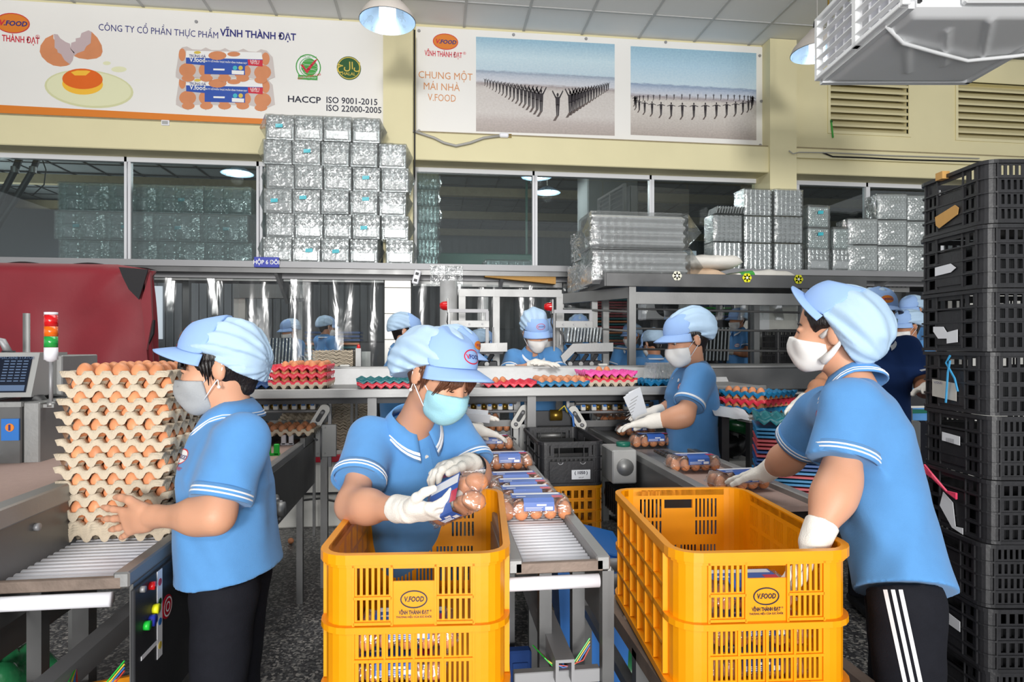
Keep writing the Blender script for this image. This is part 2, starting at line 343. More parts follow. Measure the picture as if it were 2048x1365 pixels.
for vt in (v1, v2):
    n = 8; hgt = (vt[3] - vt[2]) / n
    slat_me = MB().box((0, 0, 0), (vt[1] - vt[0] + 0.02, 0.16, 0.022), Matrix.Rotation(math.radians(38), 3, 'X')).mesh('slat', M['wall_yellow'])
    for k in range(n): link('slat', slat_me, None, wall, loc=((vt[0] + vt[1]) / 2, YW + 0.06, vt[2] + hgt * (k + 0.5)))
    bb = MB(); t = 0.03
    for lo, hi in (((vt[0] - t, vt[2] - t), (vt[1] + t, vt[2])), ((vt[0] - t, vt[3]), (vt[1] + t, vt[3] + t)), ((vt[0] - t, vt[2]), (vt[0], vt[3])), ((vt[1], vt[2]), (vt[1] + t, vt[3]))):
        bb.b2((lo[0], YW - 0.012, lo[1]), (hi[0], YW + 0.02, hi[1]))
    bb.obj('vent_frame', M['wall_yellow'], wall)
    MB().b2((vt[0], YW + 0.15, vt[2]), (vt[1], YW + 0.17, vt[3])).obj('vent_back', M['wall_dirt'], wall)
# lower pillars clad in white tiles
for n, (x0, x1) in enumerate(((XY(769, YB), XY(822, YB)),)):
    MB().b2((x0 + 0.004, YB + 0.006, 0), (x1 - 0.004, YG, ZWB)).obj('pillar_core', M['grout'], wall)
    for k in range(9):
        MB().b2((x0, YB, k * 0.25 + 0.002), (x1, YB + 0.03, k * 0.25 + 0.248), 0, 0.003).obj('tile', M['white_tile'], wall)
MB().b2((XY(1930, 6.1), YB, 0), (9, YG, ZWB)).obj('lower_wall', M['machine_white'], wall)
MB().b2((-9, YB, 0), (XY(-60, 6.1), YG, ZWB)).obj('lower_wall', M['machine_white'], wall)
# --- windows: white sliding frames with panes, on the ledge
def window(n, edges, ztop=ZWT):
    root = struct(bpy.data.objects.new('window_%d' % n, None)); COL.objects.link(root)
    fb = MB(); t = 0.022
    x0, x1 = edges[0], edges[-1]
    fb.b2((x0, YG - 0.03, ztop - 0.045), (x1, YG + 0.03, ztop)); fb.b2((x0, YG - 0.03, ZWB), (x1, YG + 0.03, ZWB + 0.03))
    for x in edges:
        fb.b2((x - 0.026, YG - 0.03, ZWB), (x - 0.003, YG + 0.03, ztop)); fb.b2((x + 0.003, YG - 0.02, ZWB), (x + 0.028, YG + 0.03, ztop))
    fb.obj('window_frame', M['frame_white'], root)
    for a, c in zip(edges[:-1], edges[1:]):
        MB().b2((a + 0.02, YG + 0.0, ZWB + 0.02), (c - 0.02, YG + 0.005, ztop - 0.03)).obj('pane', M['window_glass'], root)
window(1, [XY(x, YG) for x in (-60, 257, 520, 772)])
window(2, [XY(x, YG) for x in (828, 1069, 1302, 1532)])
window(3, [XY(x, YG) for x in (1592, 1733, 1880, 2060)])
# --- the hall beyond the wall
sbox('ceiling_beyond', (-9, YG + 0.1, 4.6), (12, 18, 4.7), 'back_tile')
b = MB()
for i in range(-15, 20): b.b2((i * 0.6 - 0.012, YG + 0.1, 4.585), (i * 0.6 + 0.012, 17.9, 4.6))
for j in range(0, 18): b.b2((-9, 6.8 + j * 0.6, 4.585), (12, 6.83 + j * 0.6, 4.6))
struct(b.obj('trim_1', M['machine_dark']))
far = struct(bpy.data.objects.new('wall_far', None)); COL.objects.link(far)
b = MB(); n = 200
for k in range(n):
    x = -9 + 21 * k / n; b.b2((x, 17.5 - (0.03 if k % 2 else 0), 0), (x + 21 / n, 17.6, 4.7))
b.obj('corrugated_sheet', M['corrugated'], far)
MB().b2((-8.9, 17.38, 3.2), (-5.2, 17.44, 4.1)).obj('daylight_opening', M['sky_panel'], far)
MB().b2((-7.6, 17.38, 1.6), (-7.15, 17.44, 3.0)).obj('daylight_opening', M['sky_panel'], far)
MB().b2((0.2, 17.38, 1.9), (2.2, 17.44, 3.0)).obj('pale_sheet', M['grey_room'], far)
MB().b2((4.2, 17.36, 3.55), (5.6, 17.44, 4.2)).obj('daylight_opening', M['sky_panel'], far)
MB().b2((6.9, 17.36, 3.55), (7.6, 17.44, 4.2)).obj('daylight_opening', M['sky_panel'], far)
left = struct(MB().b2((-9.1, YG, 0), (-8.9, 18, 4.7)).obj('wall_left', M['corrugated']))
right = struct(MB().b2((11.9, YG, 0), (12.1, 18, 4.7)).obj('wall_right', M['corrugated']))
b = MB()
for y in (12.2, 14.4, 16.6): b.b2((-9, y, 4.38), (12, y + 0.14, 4.55))
struct(b.obj('trim_2', M['wall_dirt']))
o = MB().b2((-0.2, 11.5, 2.65), (1.9, 12.0, 3.15), 0, 0.02).b2((-0.1, 11.6, 3.1), (-0.06, 11.64, 4.6)).b2((1.7, 11.6, 3.1), (1.74, 11.64, 4.6)).obj('air_duct', M['green_panel']); tag(o, 'dark green boxed duct seen through the window right of the pillar', 'duct')
o = MB().b2((2.3, 9.2, 2.3), (3.1, 9.9, 4.58), 0, 0.02).obj('square_column', M['grey_room']); tag(o, 'grey square column standing in the hall behind the windows', 'column')
for i, (x, y, z) in enumerate(((-1.9, 7.5, 3.55), (-2.6, 8.6, 3.72), (1.35, 8.2, 3.70), (1.75, 9.6, 3.84))):
    t = thing('pendant_lamp', ['pendant lamp glowing behind the left window, above the bagged packs', 'smaller pendant lamp half hidden behind the left window lamp', 'pendant lamp with blue rim glowing behind the middle window', 'smaller pendant lamp lower right of the middle window lamp'][i], 'lamp', (x, y, z), 0)
    MB().lathe([(0.02, 0.10), (0.05, 0.10), (0.12, 0.06), (0.21, 0.0), (0.205, -0.003), (0.11, 0.05), (0.04, 0.085)], n=20).obj('shade', M['lamp_in'], t, True)
    MB().lathe([(0.0, -0.035), (0.05, -0.03), (0.075, 0.0), (0.06, 0.05), (0.03, 0.08)], n=14).obj('bulb', M['bulb'], t, True)
    MB().cyl((0, 0, 0.1), (0, 0, 4.6 - z), 0.008, 6).obj('cord', M['cable_grey'], t)
    l = bpy.data.lights.new('lamp_light', 'POINT'); l.energy = 70; l.shadow_soft_size = 0.08; lo = bpy.data.objects.new('lamp_light', l); COL.objects.link(lo); lo.parent = t; lo.location = (0, 0, -0.07)
# --- long ledge under the windows and its sign
YS0, YS1 = 5.78, 6.3
t = thing('wall_shelf', 'long grey metal shelf under the windows holding bagged packs', 'shelf', (0, YS1, ZWB))
MB().b2((-6.5, YS0 - YS1, -0.055), (7.5, 0, 0)).obj('shelf_board', M['alu'], t)
MB().b2((-6.5, YS0 - YS1 + 0.03, -0.10), (7.5, YS0 - YS1 + 0.06, -0.05)).obj('lower_rail', M['steel_dark'], t)
MB().b2((-6.5, -0.28, -0.13), (7.5, -0.24, -0.05)).obj('rear_rail', M['alu'], t)
for x in (-5.2, -3.6, -1.45, 0.62, 2.9, 4.6): MB().prism([(0, 0), (-0.48, 0), (-0.48, -0.04), (0, -0.3)], (x, 0.0, -0.05), (0, 1, 0), (0, 0, 1), 0.03).obj('bracket', M['alu'], t)
sg = thing('shelf_sign', 'small blue sign with white lettering hung on the shelf edge', 'sign', (XY(534, YS0), YS0 - 0.012, ZWB - 0.012))
MB().box((0, 0, 0), (0.215, 0.012, 0.092), None, 0, 0.003).obj('plate', M['blue_sign'], sg)
lettering('HỘP 6 ĐÔI', (0, -0.006, -0.018), (1, 0, 0), (0, 0, 1), 0.052, M['ink_white'], sg, 0.02, width=0.9)
# --- strip curtains
def strip_curtain(name, label, x0, x1, y, ztop, zbot, wd, m='strip_vinyl'):
    t = thing(name, label, 'curtain', ((x0 + x1) / 2, y, ztop))
    w = x1 - x0; MB().b2((-w / 2, -0.012, -0.06), (w / 2, 0.012, 0.03)).obj('rail', M['steel'], t)
    hb = MB(); k = int(w / 0.05)
    for i in range(k): hb.b2((-w / 2 + 0.05 * i + 0.01, -0.018, -0.008), (-w / 2 + 0.05 * i + 0.028, -0.011, 0.004))
    tag(hb.obj('rail_slots', M['machine_dark'], t), kind='stuff')
    n = max(1, int(round(w / wd)))
    for i in range(n):
        cx = -w / 2 + (i + 0.5) * w / n; ww = w / n * 0.62; ph = random.random() * 6; am = random.uniform(0.012, 0.035); tw = random.uniform(-0.25, 0.25); hh = ztop - zbot
        def fn(a, c):
            z = -0.04 - c * hh; s = (a - 0.5) * 2
            bend = am * math.sin(c * random_freq + ph) * c ** 0.6
            return V((cx + s * ww + tw * 0.05 * c, (0.014 if i % 2 else -0.014) + 0.02 * (1 - s * s) * (1 if i % 2 else -1) + bend + s * tw * 0.12 * c, z))
        random_freq = random.uniform(3, 6)
        MB().grid(fn, 6, 16).obj('vinyl_strip', M[m], t, True)
    return t
strip_curtain('strip_curtain', 'clear vinyl strip curtain left of the white tiled pillar', XY(292, YB), XY(767, YB), YB + 0.03, ZWB - 0.09, 0.9, 0.2)
strip_curtain('strip_curtain', 'clear vinyl strip curtain right of the white tiled pillar', XY(826, YB), XY(1125, YB), YB + 0.03, ZWB - 0.12, 0.9, 0.19)
strip_curtain('strip_curtain', 'clear vinyl strips hanging behind the steel rack', XY(1130, YB), XY(1830, YB), YB + 0.09, ZWB - 0.12, 1.75, 0.21)
# ================================================================== BANNERS
def quad_on(px0, px1, py_tl, py_bl, Y):
    return XY(px0, Y), XY(px1, Y), ZY(px0, py_bl, Y), ZY(px0, py_tl, Y)
def flat(poly, c, m, parent, name, t=0.0012):
    """flat printed shape facing the viewer (-Y)"""
    return MB().prism(poly, c, (1, 0, 0), (0, 0, 1), t).obj(name, M[m], parent)
def ell(rx, rz, n=28, a0=0.0, a1=2 * PI, cx=0, cz=0):
    return [(cx + rx * math.cos(a0 + (a1 - a0) * k / n), cz + rz * math.sin(a0 + (a1 - a0) * k / n)) for k in range(n + (0 if abs(a1 - a0 - 2 * PI) < 1e-6 else 1))]
def ring_geo(rx, rz, wdt, n=28):
    o = ell(rx, rz, n); i = ell(rx - wdt, rz - wdt, n); return o + i, [(k, (k + 1) % n, n + (k + 1) % n, n + k) for k in range(n)]
def ring(rx, rz, wdt, c, m, parent, name, ux=(1, 0, 0), uy=(0, 0, 1), off=0.001):
    vs, fs = ring_geo(rx, rz, wdt); c, ux, uy = V(c), V(ux), V(uy); n = ux.cross(uy).normalized()
    return MB().add([c + ux * a + uy * q + n * off for a, q in vs], fs).obj(name, M[m], parent)
YN = YW - 0.012
xb0, xb1 = XY(-30, YN), XY(775, YN)
bl = thing('company_banner', 'wide white banner with broken egg print and orange lower stripe', 'banner', (xb0, YN, 0))
zt, zb = ZC - 0.02, ZY(300, 238, YN)
MB().b2((0, -0.004, zb), (xb1 - xb0, 0.008, zt)).obj('sheet', M['banner'], bl)
def BP(px, py, off=0.0): p = PY(px, py, YN); return (p.x - xb0, -0.004 - off, p.z)
flat([(0, 0), (XY(545, YN) - xb0, 0), (XY(545, YN) - xb0, 0.05), (0, 0.075)], (0, -0.0045, zb - 0.005), 'ink_orange', bl, 'orange_stripe')
def logo(c, s, parent, sub=True, oval='ink_orange', txt='ink_navy'):
    """oval badge with lettering: c centre, s half width"""
    c = V(c); flat(ell(s, s * 0.64), c, oval, parent, 'oval_badge')
    ring(s * 1.0, s * 0.64, s * 0.05, c + V((0, -0.0015, 0)), 'ink_red', parent, 'badge_rim')
    lettering('V', c + V((-s * 0.66, -0.001, -s * 0.17)), (1, 0, 0), (0.22, 0, 1), s * 0.5, M['ink_red'], parent, 0.03)
    lettering('.FOOD', c + V((s * 0.16, -0.001, -s * 0.16)), (1, 0, 0), (0.2, 0, 1), s * 0.44, M[txt], parent, 0.03)
logo(BP(26, 47, 0.001), 0.145, bl)
lettering('VĨNH THÀNH ĐẠT', BP(24, 84), (1, 0, -0.03), (0, 0, 1), 0.082, M['ink_red'], bl, 0.02, fit=0.47)
lettering('®', BP(76, 78), (1, 0, 0), (0, 0, 1), 0.05, M['ink_red'], bl)
lettering('CÔNG TY CỔ PHẦN THỰC PHẨM', BP(197, 61), (1, 0, -0.012), (0, 0, 1), 0.088, M['ink_navy'], bl, 0, 'LEFT', fit=XY(436, YN) - XY(197, YN))
lettering('VĨNH THÀNH ĐẠT', BP(441, 72), (1, 0, -0.006), (0, 0, 1), 0.095, M['ink_navy'], bl, 0.025, 'LEFT', fit=XY(593, YN) - XY(441, YN))
# broken egg, yolk and white
def px_poly(pts, m, name, k, parent=bl, base=BP):
    vs = [V(base(x, y, k)) for x, y in pts]
    if sum(vs[i].x * vs[(i + 1) % len(vs)].z - vs[(i + 1) % len(vs)].x * vs[i].z for i in range(len(vs))) < 0: vs = vs[::-1]
    n = len(vs); return MB().add(vs, [tuple(range(n))]).obj(name, M[m], parent)
S = 300 / 1706
def cr(pts): return [(x * S, y * S) for x, y in pts]
px_poly(cr([(510, 700 + 280 * 1.0 + 0)] + [(1015 + 505 * math.cos(a), 1015 - 215 * math.sin(a) + 40 * math.cos(a)) for a in np.linspace(PI, -PI + 0.2, 34)]), 'print_white2', 'egg_white_print', 0.0006)
px_poly(cr([(1015 + 480 * math.cos(a), 1010 - 195 * math.sin(a) + 38 * math.cos(a)) for a in np.linspace(PI, -PI + 0.2, 34)]), 'print_white', 'egg_white_print', 0.0010)
px_poly(cr([(943 + 232 * math.cos(a), 960 - 120 * math.sin(a) + 6 * math.cos(a)) for a in np.linspace(PI, -PI + 0.2, 30)]), 'print_yolk2', 'yolk_print', 0.0014)
px_poly(cr([(942 + 230 * math.cos(a), 905 - (122 if math.sin(a) > 0 else 112) * math.sin(a) + 6 * math.cos(a)) for a in np.linspace(PI, -PI + 0.2, 30)]), 'print_yolk', 'yolk_print', 0.0018)
px_poly(cr([(810, 825), (880, 805), (990, 805), (1035, 815), (980, 862), (855, 862)]), 'print_yolk2', 'yolk_glint_print', 0.0022)
px_poly(cr([(1270 + 0, 790)] + [(1355 + 88 * math.cos(a), 792 - 33 * math.sin(a)) for a in np.linspace(PI - .2, -PI + 0.2, 18)]), 'print_white', 'egg_white_print', 0.0006)
px_poly(cr([(1218 + 45 * math.cos(a), 722 - 22 * math.sin(a)) for a in np.linspace(PI, -PI + 0.3, 14)]), 'print_white', 'egg_white_print', 0.0006)
px_poly(cr([(610, 395), (520, 440), (465, 520), (455, 590), (480, 650), (540, 710), (610, 748), (690, 760), (760, 752), (800, 735), (740, 690), (715, 650), (700, 620), (660, 600), (655, 570), (630, 545), (632, 470), (610, 440)]), 'print_egg', 'egg_shell_print', 0.0010)
px_poly(cr([(615, 390), (660, 395), (690, 440), (750, 480), (800, 500), (810, 560), (850, 600), (830, 690), (800, 735), (740, 690), (715, 650), (700, 620), (660, 600), (655, 570), (625, 545), (625, 470)]), 'print_egg_in', 'shell_inside_print', 0.0014)
px_poly(cr([(1045, 365), (1110, 430), (1160, 520), (1170, 590), (1150, 640), (1100, 668), (1000, 680), (900, 665), (845, 640), (880, 610), (960, 580), (985, 530), (1035, 495)]), 'print_egg', 'egg_shell_print', 0.0010)
px_poly(cr([(1045, 365), (1010, 348), (930, 380), (915, 430), (865, 440), (865, 475), (815, 490), (805, 560), (845, 610), (845, 640), (880, 610), (960, 580), (985, 530), (1035, 495)]), 'print_egg_in', 'shell_inside_print', 0.0014)
# printed egg packs
S2 = 230 / 1962
def c2(pts, dy=0, k=0.0): return [(330 + x * S2, 80 + (y + dy) * S2) for x, y in pts]
for q, dy in enumerate((470, 0)):
    k0 = 0.0006 + 0.004 * q
    px_poly(c2([(250, 180), (300, 130), (380, 118), (470, 165), (620, 175), (700, 135), (800, 180), (950, 180), (1030, 145), (1110, 190), (1250, 195), (1340, 155), (1430, 200), (1560, 210), (1640, 165), (1740, 190), (1840, 300), (1880, 640), (1760, 690), (1640, 760), (1530, 670), (1400, 640), (1330, 710), (1220, 650), (1080, 640), (1020, 730), (900, 650), (780, 640), (700, 735), (590, 640), (480, 650), (400, 735), (280, 690), (190, 640), (190, 560)], dy), 'print_pack', 'pack_print', k0)
    for q_, (cx, cy, rx, ry) in enumerate(((300, 260, 60, 110), (390, 520, 145, 120), (700, 520, 120, 120), (1010, 520, 120, 120), (1320, 540, 150, 130), (1670, 560, 145, 125), (1720, 330, 70, 110), (400, 660, 110, 60), (710, 660, 110, 60), (1020, 660, 110, 60), (1330, 660, 110, 60), (1640, 690, 110, 60))):
        px_poly(c2([(cx + rx * math.cos(a), cy - ry * math.sin(a)) for a in np.linspace(PI, -PI + 0.3, 16)], dy), 'print_egg', 'egg_print', k0 + 0.0003 + 0.00004 * q_)
    px_poly(c2([(370, 190), (1650, 220), (1672, 345), (360, 310)], dy), 'ink_white', 'label_print', k0 + 0.0010)
    px_poly(c2([(365, 308), (1672, 340), (1670, 460), (1400, 440), (1370, 460), (1370, 605), (680, 590), (680, 440), (365, 410)], dy), 'ink_blue', 'label_print', k0 + 0.0012)
    px_poly(c2([(1415, 343), (1672, 350), (1670, 462), (1425, 440)], dy), 'ink_red', 'label_print', k0 + 0.0014)
    for cx, cy, rx, ry in ((560, 222, 60, 25), (900, 275, 155, 75), (1180, 250, 110, 42)):
        px_poly(c2([(cx + rx * math.cos(a), cy - ry * math.sin(a)) for a in np.linspace(PI, -PI + 0.3, 16)], dy), 'print_egg' if cx > 600 else 'ink_gold', 'egg_print', k0 + 0.0016)
    px_poly(c2([(1145, 525), (1355, 535), (1350, 600), (1145, 590)], dy), 'ink_white', 'barcode_print', k0 + 0.0016)
    px_poly(c2([(830, 495), (1025, 500), (1020, 530), (830, 525)], dy), 'ink_white', 'date_print', k0 + 0.0016)
    for cx, mm in ((1200, 'tape_cyan'), (1295, 'ink_gold')): px_poly(c2([(cx + 38 * math.cos(a), 485 - 38 * math.sin(a)) for a in np.linspace(PI, -PI + 0.4, 14)], dy), mm, 'seal_print', k0 + 0.0016)
    for s_, x, y, sz, mm in (('TRỨNG GÀ', 560, 305, 0.034, 'ink_navy'), ('V.food', 560, 385, 0.062, 'ink_white'), ('CÔNG TY CỔ PHẦN THỰC PHẨM VĨNH THÀNH ĐẠT', 1020, 398, 0.020, 'ink_white'), ('LOẠI 1', 1540, 392, 0.034, 'ink_white'), ('HỘP 10 QUẢ', 1540, 420, 0.015, 'ink_white')):
        p = c2([(x, y)], dy)[0]; lettering(s_, BP(*p, k0 + 0.0018), (1, 0, 0), (0, 0, 1), sz, M[mm], bl, 0.02, width=0.85, off=0.0004)
# quality seals
p = V(BP(617, 135, 0.001)); flat(ell(0.118, 0.125), p, 'ink_white', bl, 'seal_ground'); ring(0.118, 0.125, 0.010, p + V((0, -0.002, 0)), 'ink_green', bl, 'seal_ring'); ring(0.085, 0.09, 0.006, p + V((0, -0.002, 0)), 'ink_green', bl, 'seal_ring')
flat(ell(0.078, 0.08), p + V((0.01, -0.002, 0.0)), 'ink_green', bl, 'globe_print')
for s_ in (-0.04, 0, 0.04): ring(0.078 - abs(s_) * 0.3, 0.02 + 0.0, 0.002, p + V((0.01, -0.004, s_)), 'ink_white', bl, 'globe_line')
MB().add([p + V((x, -0.005, z)) for x, z in ((-0.075, 0.02), (-0.05, 0.02), (-0.02, -0.025), (0.06, 0.07), (0.09, 0.085), (-0.012, -0.065))], [(0, 1, 2, 5), (2, 3, 4, 5)][0:2]).obj('tick_print', M['ink_red'], bl)
lettering('HÀNG VIỆT NAM', p + V((0, -0.003, 0.092)), (1, 0, 0), (0, 0, 1), 0.02, M['ink_green'], bl); lettering('CHẤT LƯỢNG CAO', p + V((0.01, -0.003, -0.098)), (1, 0, 0.25), (-0.25, 0, 1), 0.025, M['ink_red'], bl, 0.02)
flat([(-0.09, -0.02), (0.09, -0.02), (0.09, 0.022), (-0.09, 0.022)], V(BP(616, 156, 0.004)), 'ink_green', bl, 'seal_ribbon'); lettering('CHUẨN HỘI NHẬP', V(BP(616, 157.5, 0.006)), (1, 0, 0), (0, 0, 1), 0.019, M['ink_white'], bl)
p = V(BP(698, 137, 0.001)); flat(ell(0.115, 0.115), p, 'ink_dgreen', bl, 'seal_ground'); ring(0.108, 0.108, 0.008, p + V((0, -0.002, 0)), 'ink_gold', bl, 'seal_ring')
lettering('حلال', p + V((0, -0.003, -0.01)), (1, 0, 0), (0, 0, 1), 0.10, M['ink_gold'], bl, 0.01); lettering('HALAL', p + V((0, -0.003, -0.07)), (1, 0, 0), (0, 0, 1), 0.042, M['ink_gold'], bl, 0.01)
lettering('HACCP', BP(575, 204), (1, 0, 0), (0, 0, 1), 0.085, M['ink_black'], bl, 0.02, 'LEFT', fit=XY(641, YN) - XY(575, YN))
lettering('ISO 9001-2015', BP(652, 206), (1, 0, 0), (0, 0, 1), 0.085, M['ink_black'], bl, 0.015, 'LEFT', fit=XY(754, YN) - XY(652, YN))
lettering('ISO 22000-2005', BP(652, 222), (1, 0, 0), (0, 0, 1), 0.085, M['ink_black'], bl, 0.015, 'LEFT', fit=XY(762, YN) - XY(652, YN))
# right banner with two beach photographs
xr0, xr1 = XY(832, YN), XY(1531, YN)
br = thing('photo_banner', 'white banner with two printed beach photographs and orange slogan', 'banner', (xr0, YN, 0))
BR = lambda px, py, off=0.0: (PY(px, py, YN).x - xr0, -0.004 - off, PY(px, py, YN).z)
zt2, zb2 = ZY(900, 57, YN), ZY(900, 272, YN)
MB().add([(0, -0.004, BR(832, 268)[2]), (xr1 - xr0, -0.004, BR(1531, 297)[2]), (xr1 - xr0, -0.004, BR(1531, 95)[2]), (0, -0.004, BR(832, 53)[2])] + [(0, 0.008, BR(832, 268)[2]), (xr1 - xr0, 0.008, BR(1531, 297)[2]), (xr1 - xr0, 0.008, BR(1531, 95)[2]), (0, 0.008, BR(832, 53)[2])], [(0, 1, 2, 3), (7, 6, 5, 4), (0, 4, 5, 1), (2, 6, 7, 3), (1, 5, 6, 2), (0, 3, 7, 4)]).obj('sheet', M['banner'], br)
logo(BR(891, 84, 0.001), 0.125, br)
lettering('VĨNH THÀNH ĐẠT', BR(887, 114), (1, 0, -0.01), (0, 0, 1), 0.075, M['ink_red'], br, 0.02, fit=XY(925, YN) - XY(850, YN)); lettering('®', BR(929, 110), (1, 0, 0), (0, 0, 1), 0.04, M['ink_red'], br)
for s_, x, y in (('CHUNG MỘT', 891, 159), ('MÁI NHÀ', 883, 181), ('V.FOOD', 884, 203)): lettering(s_, BR(x, y), (1, 0, 0), (0, 0, 1), 0.1, M['ink_tan'], br, 0.0, fit=XY({'C': 945, 'M': 919, 'V': 912}[s_[0]], YN) - XY({'C': 837, 'M': 847, 'V': 856}[s_[0]], YN))
def photo_mat(name, zs):
    m = bpy.data.materials.new(name); m.use_nodes = True; nt = m.node_tree; N = nt.nodes; L = nt.links; b = N['Principled BSDF']; b.inputs['Roughness'].default_value = 0.4
    tc = N.new('ShaderNodeTexCoord'); sp = N.new('ShaderNodeSeparateXYZ'); L.new(tc.outputs['Generated'], sp.inputs[0])
    nz = N.new('ShaderNodeTexNoise'); nz.inputs['Scale'].default_value = 9; nz.inputs['Detail'].default_value = 6; mp = N.new('ShaderNodeMapping'); mp.inputs['Scale'].default_value = (2, 1, 9); L.new(tc.outputs['Generated'], mp.inputs[0]); L.new(mp.outputs[0], nz.inputs['Vector'])
    ad = N.new('ShaderNodeMath'); ad.operation = 'MULTIPLY_ADD'; ad.inputs[1].default_value = 0.05; L.new(nz.outputs['Fac'], ad.inputs[0]); L.new(sp.outputs[2], ad.inputs[2])
    cr_ = N.new('ShaderNodeValToRGB'); e = cr_.color_ramp.elements; e[0].position = 0; e[0].color = srgb(168, 156, 150); e[1].position = 1; e[1].color = srgb(150, 186, 206)
    for p_, c_ in zs: k = e.new(p_ + 0.025); k.color = srgb(*c_)
    L.new(ad.outputs[0], cr_.inputs[0]); n2 = N.new('ShaderNodeTexNoise'); n2.inputs['Scale'].default_value = 60; n2.inputs['Detail'].default_value = 3; L.new(tc.outputs['Generated'], n2.inputs['Vector'])
    mx = N.new('ShaderNodeMix'); mx.data_type = 'RGBA'; mx.blend_type = 'OVERLAY'; mx.inputs[0].default_value = 0.25; L.new(cr_.outputs[0], mx.inputs[6]); L.new(n2.outputs['Fac'], mx.inputs[7]); L.new(mx.outputs[2], b.inputs['Base Color']); M[name] = m; return m
photo_mat('beach_a', [(0.12, (186, 176, 172)), (0.2, (206, 200, 196)), (0.46, (204, 198, 194)), (0.505, (164, 154, 154)), (0.53, (206, 208, 216)), (0.60, (186, 194, 206)), (0.635, (150, 164, 182)), (0.65, (190, 210, 222)), (0.8, (196, 218, 228))])
photo_mat('beach_b', [(0.12, (190, 182, 176)), (0.3, (208, 202, 196)), (0.40, (206, 200, 194)), (0.44, (160, 152, 156)), (0.47, (200, 204, 214)), (0.53, (178, 190, 208)), (0.575, (140, 158, 184)), (0.59, (196, 216, 228)), (0.8, (176, 206, 224))])
def pq(pts, m, name, k):
    vs = [V(BR(x, y, k)) for x, y in pts]; n = len(vs)
    return MB().add(vs + [v + V((0, 0.002, 0)) for v in vs], [tuple(range(n))[::-1], tuple(range(n, 2 * n))] + [(i, (i + 1) % n, n + (i + 1) % n, n + i) for i in range(n)]).obj(name, M[m], br)
pq([(952, 74), (1229, 89), (1229, 272), (952, 263)], 'beach_a', 'photo_print', 0.003)
pq([(1261, 93), (1512, 107), (1512, 281), (1261, 270)], 'beach_b', 'photo_print', 0.003)
def little(b, bs, x, yf, h, armup=True, spread=1.0):
    """one tiny printed silhouette, feet at (x,yf) in print coordinates, h tall; and its printed shadow"""
    p = lambda dx, dy: V(BR(x + dx * h, yf - dy * h, 0.0055))
    def q(pts): b.add([p(0.72 * t_[0], t_[1]) for t_ in pts], [tuple(range(len(pts)))])
    q([(-0.07, 0), (-0.01, 0), (-0.005, 0.42), (-0.1, 0.42)]); q([(0.01, 0), (0.07, 0), (0.1, 0.42), (0.005, 0.42)]); q([(-0.1, 0.4), (0.1, 0.4), (0.12, 0.72), (-0.12, 0.72)])
    q([(0.06 * math.cos(a), 0.8 + 0.075 * math.sin(a)) for a in np.linspace(0, 2 * PI, 9)[:-1]])
    a2 = 0.95 if armup else 0.62
    for s in (-1, 1): q([(s * 0.08, 0.72), (s * 0.12, 0.66), (s * 0.30 * spread, a2 - 0.02), (s * 0.27 * spread, a2 + 0.03)])
    sp_ = lambda dx, dy: V(BR(x + dx * h, yf + dy * h, 0.0045))
    bs.add([sp_(-0.05, -0.01), sp_(0.05, -0.01), sp_(-0.08, 0.2), sp_(-0.18, 0.2)], [(0, 1, 2, 3)])
fb, fs_ = MB(), MB()
for k in range(17):
    s = k / 16; little(fb, fs_, 970 + 112 * s ** 1.15, 170 + 54 * s ** 1.15, 13 + 38 * s ** 1.3)
for k in range(15):
    s = k / 14; little(fb, fs_, 1216 - 76 * s ** 1.15, 180 + 46 * s ** 1.15, 15 + 35 * s ** 1.3)
little(fb, fs_, 1115, 232, 52)
for k in range(17): s = k / 16; a = PI * s; little(fb, fs_, 1387 - 118 * math.cos(a), 210 + 24 * math.sin(a) ** 0.8, 20 + 12 * math.sin(a), False, 1.3)
for k in range(24): s = k / 23; a = PI * s; little(fb, fs_, 1387 - 118 * math.cos(a), 206 - 8 * math.sin(a) ** 0.8, 14 - 3 * math.sin(a), False, 1.1)
tag(fs_.obj('shadow_print', M['print_shade'], br), kind='stuff'); tag(fb.obj('figure_print', M['print_figure'], br), kind='stuff')
grom = MB().lathe([(0.0, 0), (0.016, 0.0), (0.014, 0.008), (0.0, 0.008)], n=12).mesh('grommet', M['alu'])
for px, py in ((1027, 70), (1172, 78), (1331, 85), (1519, 112), (1522, 203), (1520, 291), (1186, 282), (838, 62), (838, 262)): link('grommet', grom, None, br, loc=BR(px, py), rot=(PI / 2, 0, 0))
for px, py in ((393, 44), (395, 246), (770, 62)): link('grommet', grom, None, bl, loc=BP(px, py), rot=(PI / 2, 0, 0))
